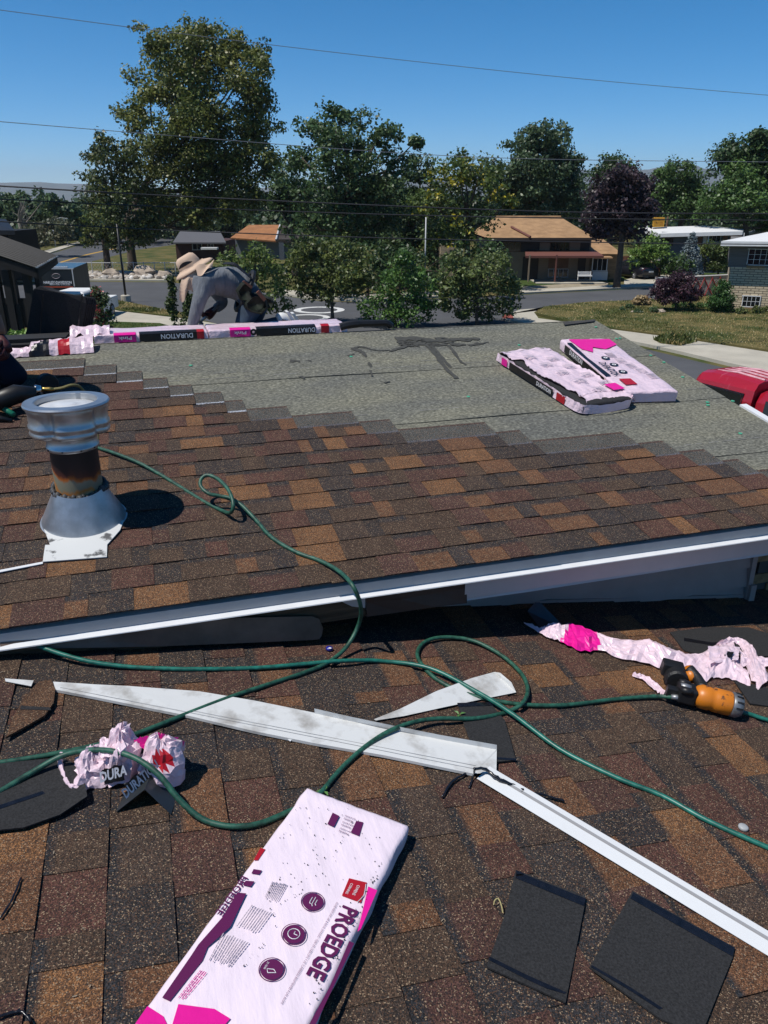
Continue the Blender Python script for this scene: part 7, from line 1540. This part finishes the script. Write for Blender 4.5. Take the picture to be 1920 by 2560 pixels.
pole('flag_pole', 'thin grey metal pole left of the yellow tipped tree', (1066, 700), (1065, 543), .05, m_frame, f=54)
for k, (u, v, u2) in enumerate(((160, 546, 160), (131, 562, 154))):
    t, a, b_ = pole('street_lamp', ['far street lamp post on the left skyline, the straight one', 'far street lamp with a curved arm on the left skyline'][k], (u, 615), (u, v), .09, m_frame, 'street lamp', f=112)
    if k: MB().tube(catmull([b_, b_ + RIGHT * .5 + UP * .7, b_ + RIGHT * 1.3 + UP * .9], 4), .05, 6).obj('lamp_arm', m_frame, t)
    MB().box((-.3, -.12, -.06), (.3, .12, .06), Matrix((RIGHT, FWD, UP)).transposed(), b_ + (RIGHT * 1.5 + UP * .9 if k else RIGHT * .2)).obj('lamp_head', m_frame, t)
t, a, b_ = pole('sports_post', 'dark steel post in a round concrete base on the grass island', (310, 752), (292, 560), .07, m_dark, 'post', f=50)
MB().lathe([(.30, 0), (.30, .42), (.26, .46)], a, 16).obj('concrete_base', m_conc, t)
# chain link fence by the rocks
ff = fwd(gp(320, 692)); t = thing('chain_link_fence', 'grey chain link fence behind the rock bed under the tallest tree', 'fence', gp(320, 692)); 
zt = lat(320, 657, ff)[1]
for k in range(10):
    x = lat(205 + 26 * k, 675, ff)[0]; MB().tube([PT(x, ff, 0), PT(x, ff, zt + .08)], .035, 6).obj('post', m_frame, t)
xa, xb = lat(150, 675, ff)[0], lat(460, 675, ff)[0]
MB().tube([PT(xa, ff, zt), PT(xb, ff, zt)], .03, 6).obj('top_rail', m_frame, t); MB().tube([PT(xa, ff, .15), PT(xb, ff, .15)], .015, 4).obj('bottom_rail', m_frame, t)
b = MB()
k = xa
while k < xb - 1.0:
    b.tube([PT(k, ff, .1), PT(k + zt * .8, ff, zt)], .006, 3, cap=False); b.tube([PT(k + zt * .8, ff + .01, .1), PT(k, ff + .01, zt)], .006, 3, cap=False); k += .28
b.obj('wire_mesh', m_frame, t)['kind'] = 'stuff'
# rocks
def rock(c, r, seed):
    vs = []; b = MB(); seg = 8; rows = 5
    for i in range(rows + 1):
        th = math.pi * i / rows
        for j in range(seg):
            ph = 2 * math.pi * j / seg; d_ = Vector((math.sin(th) * math.cos(ph), math.sin(th) * math.sin(ph), math.cos(th) * .7)); vs.append(c + d_ * r * (1 + .45 * noise.noise(d_ * 1.4 + Vector((seed, seed, 0)))))
    b.add(vs, [[i * seg + j, (i + 1) * seg + j, (i + 1) * seg + (j + 1) % seg, i * seg + (j + 1) % seg] for i in range(rows) for j in range(seg)]); return b
m_bould = mat('boulder', (.44, .36, .28), .9, var=.3, vscale=2, bump=.05, bscale=4)
for k, (u, v, r, lab) in enumerate(((282, 696, .75, 'tan boulder at the left of the rock bed'), (364, 694, .9, 'largest pale boulder in the middle of the rock bed'), (410, 697, .6, 'pale boulder at the right end of the rock bed by the roofer hat'), (1648, 787, .32, 'white boulder in the dry yard bed'), (1582, 787, .20, 'small tan rock left of the white boulder'))):
    o = rock(gp(u, v) + UP * r * .4, r, k * 3.1).obj('boulder', m_bould); tag(o, lab, 'rock', 'boulders')
b = MB(); m_cob = mat('cobbles', attr=True, rough=.9)
for k in range(520):
    u, v = (R.uniform(212, 425), R.uniform(686, 701)) if k < 400 else (R.uniform(-40, 96), R.uniform(690, 703)); r = R.uniform(.10, .30); c = gp(u, v) + UP * (r * .35 + .08); g_ = R.uniform(.6, 1.3); q = R.choice(((.42, .38, .33), (.36, .31, .25), (.5, .47, .43), (.28, .24, .2)))
    rb = rock(c, r, k * .7); n0 = len(b.v); b.v += rb.v; b.f += [[i + n0 for i in f] for f in rb.f]; b.m += rb.m; b.c += [tuple(x * g_ for x in q)] * len(rb.f)
tag(b.obj('rock_bed', m_cob), 'bed of pale tumbled rocks along the far kerb', 'rocks', kind='stuff')
# lattice fence, bins, gate pier
fl_ = fwd(gp(1720, 745)); lf = thing('lattice_fence', 'grey slatted fence with red crossed laths behind the purple bush', 'fence', gp(1720, 745))
m_lat = mat('grey_slats', (.36, .34, .33), .8, var=.2, vscale=3); m_rlat = mat('red_lath', (.30, .03, .03), .7)
for k in range(46):
    u = 1642 + k * 3.9; vt = 697 - (u - 1640) * .055; panel('slat', u, vt, u + 3.0, 748, fl_, .02, m_lat, lf)
for k in range(9):
    u = 1640 + k * 20
    for s in (0, 1):
        b = MB(); p0 = at(u + (0 if s else 22), 742, fl_ - .06 - .02 * s); p1 = at(u + (22 if s else 0), 700 - (u - 1640) * .05, fl_ - .06 - .02 * s); b.tube([p0, p1], .035, 4); b.obj('red_lath', m_rlat, lf)
MB().tube([at(1638, 696, fl_ - .02), at(1822, 687, fl_ - .02)], .05, 6).obj('top_rail', m_frame, lf)
for u in (1640, 1700, 1762, 1819): b = MB(); x = lat(u, 720, fl_)[0]; b.tube([PT(x, fl_ + .05, 0), PT(x, fl_ + .05, lat(u, 694 - (u - 1640) * .05, fl_)[1])], .05, 6); b.obj('post', m_frame, lf)
fb = fwd(gp(1710, 693))
for k, (u0, u1, m, lab) in enumerate(((1682, 1696, m_dark, 'black wheeled bin, left one of the pair beside the green bin'), (1696, 1709, m_dark, 'black wheeled bin touching the green bin'), (1712, 1738, mat('bin_green', (.03, .16, .09), .5), 'green wheeled recycling bin in the drive'))):
    x0, x1 = lat(u0, 680, fb)[0], lat(u1, 680, fb)[0]; t = thing('wheeled_bin', lab, 'bin', PT((x0 + x1) / 2, fb, 0), 'bins in the drive'); zt = lat(u0, 669, fb)[1]
    b = MB(); i = .06; b.add([PT(x, y, z) for z, i in ((.08, .08), (zt, 0)) for x, y in ((x0 + i, fb + i), (x1 - i, fb + i), (x1 - i, fb + .7 - i), (x0 + i, fb + .7 - i))], ((0, 3, 2, 1), (4, 5, 6, 7), (0, 1, 5, 4), (1, 2, 6, 5), (2, 3, 7, 6), (3, 0, 4, 7))); b.obj('bin_body', m, t, bevel=.02)
    b = MB(); b.prism([PT(x0 - .04, fb - .06, zt + .03), PT(x1 + .04, fb - .06, zt + .03), PT(x1 + .04, fb + .76, zt + .10), PT(x0 - .04, fb + .76, zt + .10)], -UP * .05); b.obj('lid', m, t)
    for x in (x0 + .05, x1 - .05): wheel(PT(x, fb + .62, .10), RIGHT * (1 if x > (x0 + x1) / 2 else -1), .10, .05, t)
fp = fwd(gp(1643, 694)); t = thing('gate_pier', 'short brown brick pier between the lime shrub and the hedge', 'pier', gp(1643, 694)); panel('pier_body', 1634, 654, 1653, 694, fp, 0, m_brk, t, back=.6); panel('pier_cap', 1632, 651, 1655, 655, fp - .05, .03, m_conc, t, back=.7)
fq = fwd(gp(1560, 690)); t = thing('board_fence', 'orange brown board fence behind the dark sedan', 'fence', gp(1560, 690))
for k in range(6): panel('board', 1548 + k * 4, 640, 1551.4 + k * 4, 690, fq, .02, m_brk, t)
# overhead wires
m_wire = mat('wire', (.03, .03, .035), .6); m_wire2 = mat('bare_wire', (.16, .17, .20), .5)
for k, (pts, r, m, lab) in enumerate((([(-200, 0), (0, 25), (480, 88), (960, 145), (1440, 196), (1920, 238), (2100, 252)], .010, m_wire2, 'topmost thin overhead wire across the blue sky'), ([(-200, 288), (0, 304), (315, 330), (960, 380), (1365, 398), (1920, 405), (2100, 407)], .011, m_wire2, 'second overhead wire crossing the tallest tree'),
        ([(-200, 452), (0, 465), (417, 489), (960, 514), (1463, 531), (1920, 534), (2100, 535)], .024, m_wire, 'thick black cable, third from the top'), ([(-200, 488), (0, 498), (417, 517), (960, 536), (1440, 546), (1920, 551), (2100, 553)], .020, m_wire, 'thick black cable, fourth from the top'), ([(-200, 540), (23, 555), (434, 576), (960, 595), (1440, 605), (1816, 610), (2100, 612)], .020, m_wire, 'lowest overhead cable, just above the house roofs'))):
    c = catmull([at(u, v, 26 + 8 * (u / 1920)) for u, v in pts], 6); o = MB().tube(c, r, 5).obj('overhead_wire', m); tag(o, lab, 'wire', 'overhead wires')
# ================================================================== air
b = MB(); b.box((-9500, -9500, -25), (9500, 9500, 300)); hz = b.obj('haze', None); hz.data.materials.clear()
mh = bpy.data.materials.new('haze'); mh.use_nodes = True; n = mh.node_tree.nodes; n.remove(n['Principled BSDF']); pv = n.new('ShaderNodeVolumePrincipled'); pv.inputs['Color'].default_value = (.80, .90, 1.0, 1); pv.inputs['Density'].default_value = .00012; pv.inputs['Anisotropy'].default_value = .2; mh.node_tree.links.new(pv.outputs[0], n['Material Output'].inputs['Volume']); hz.data.materials.append(mh)
tag(hz, 'thin blue air haze over the whole place', 'haze', kind='stuff')
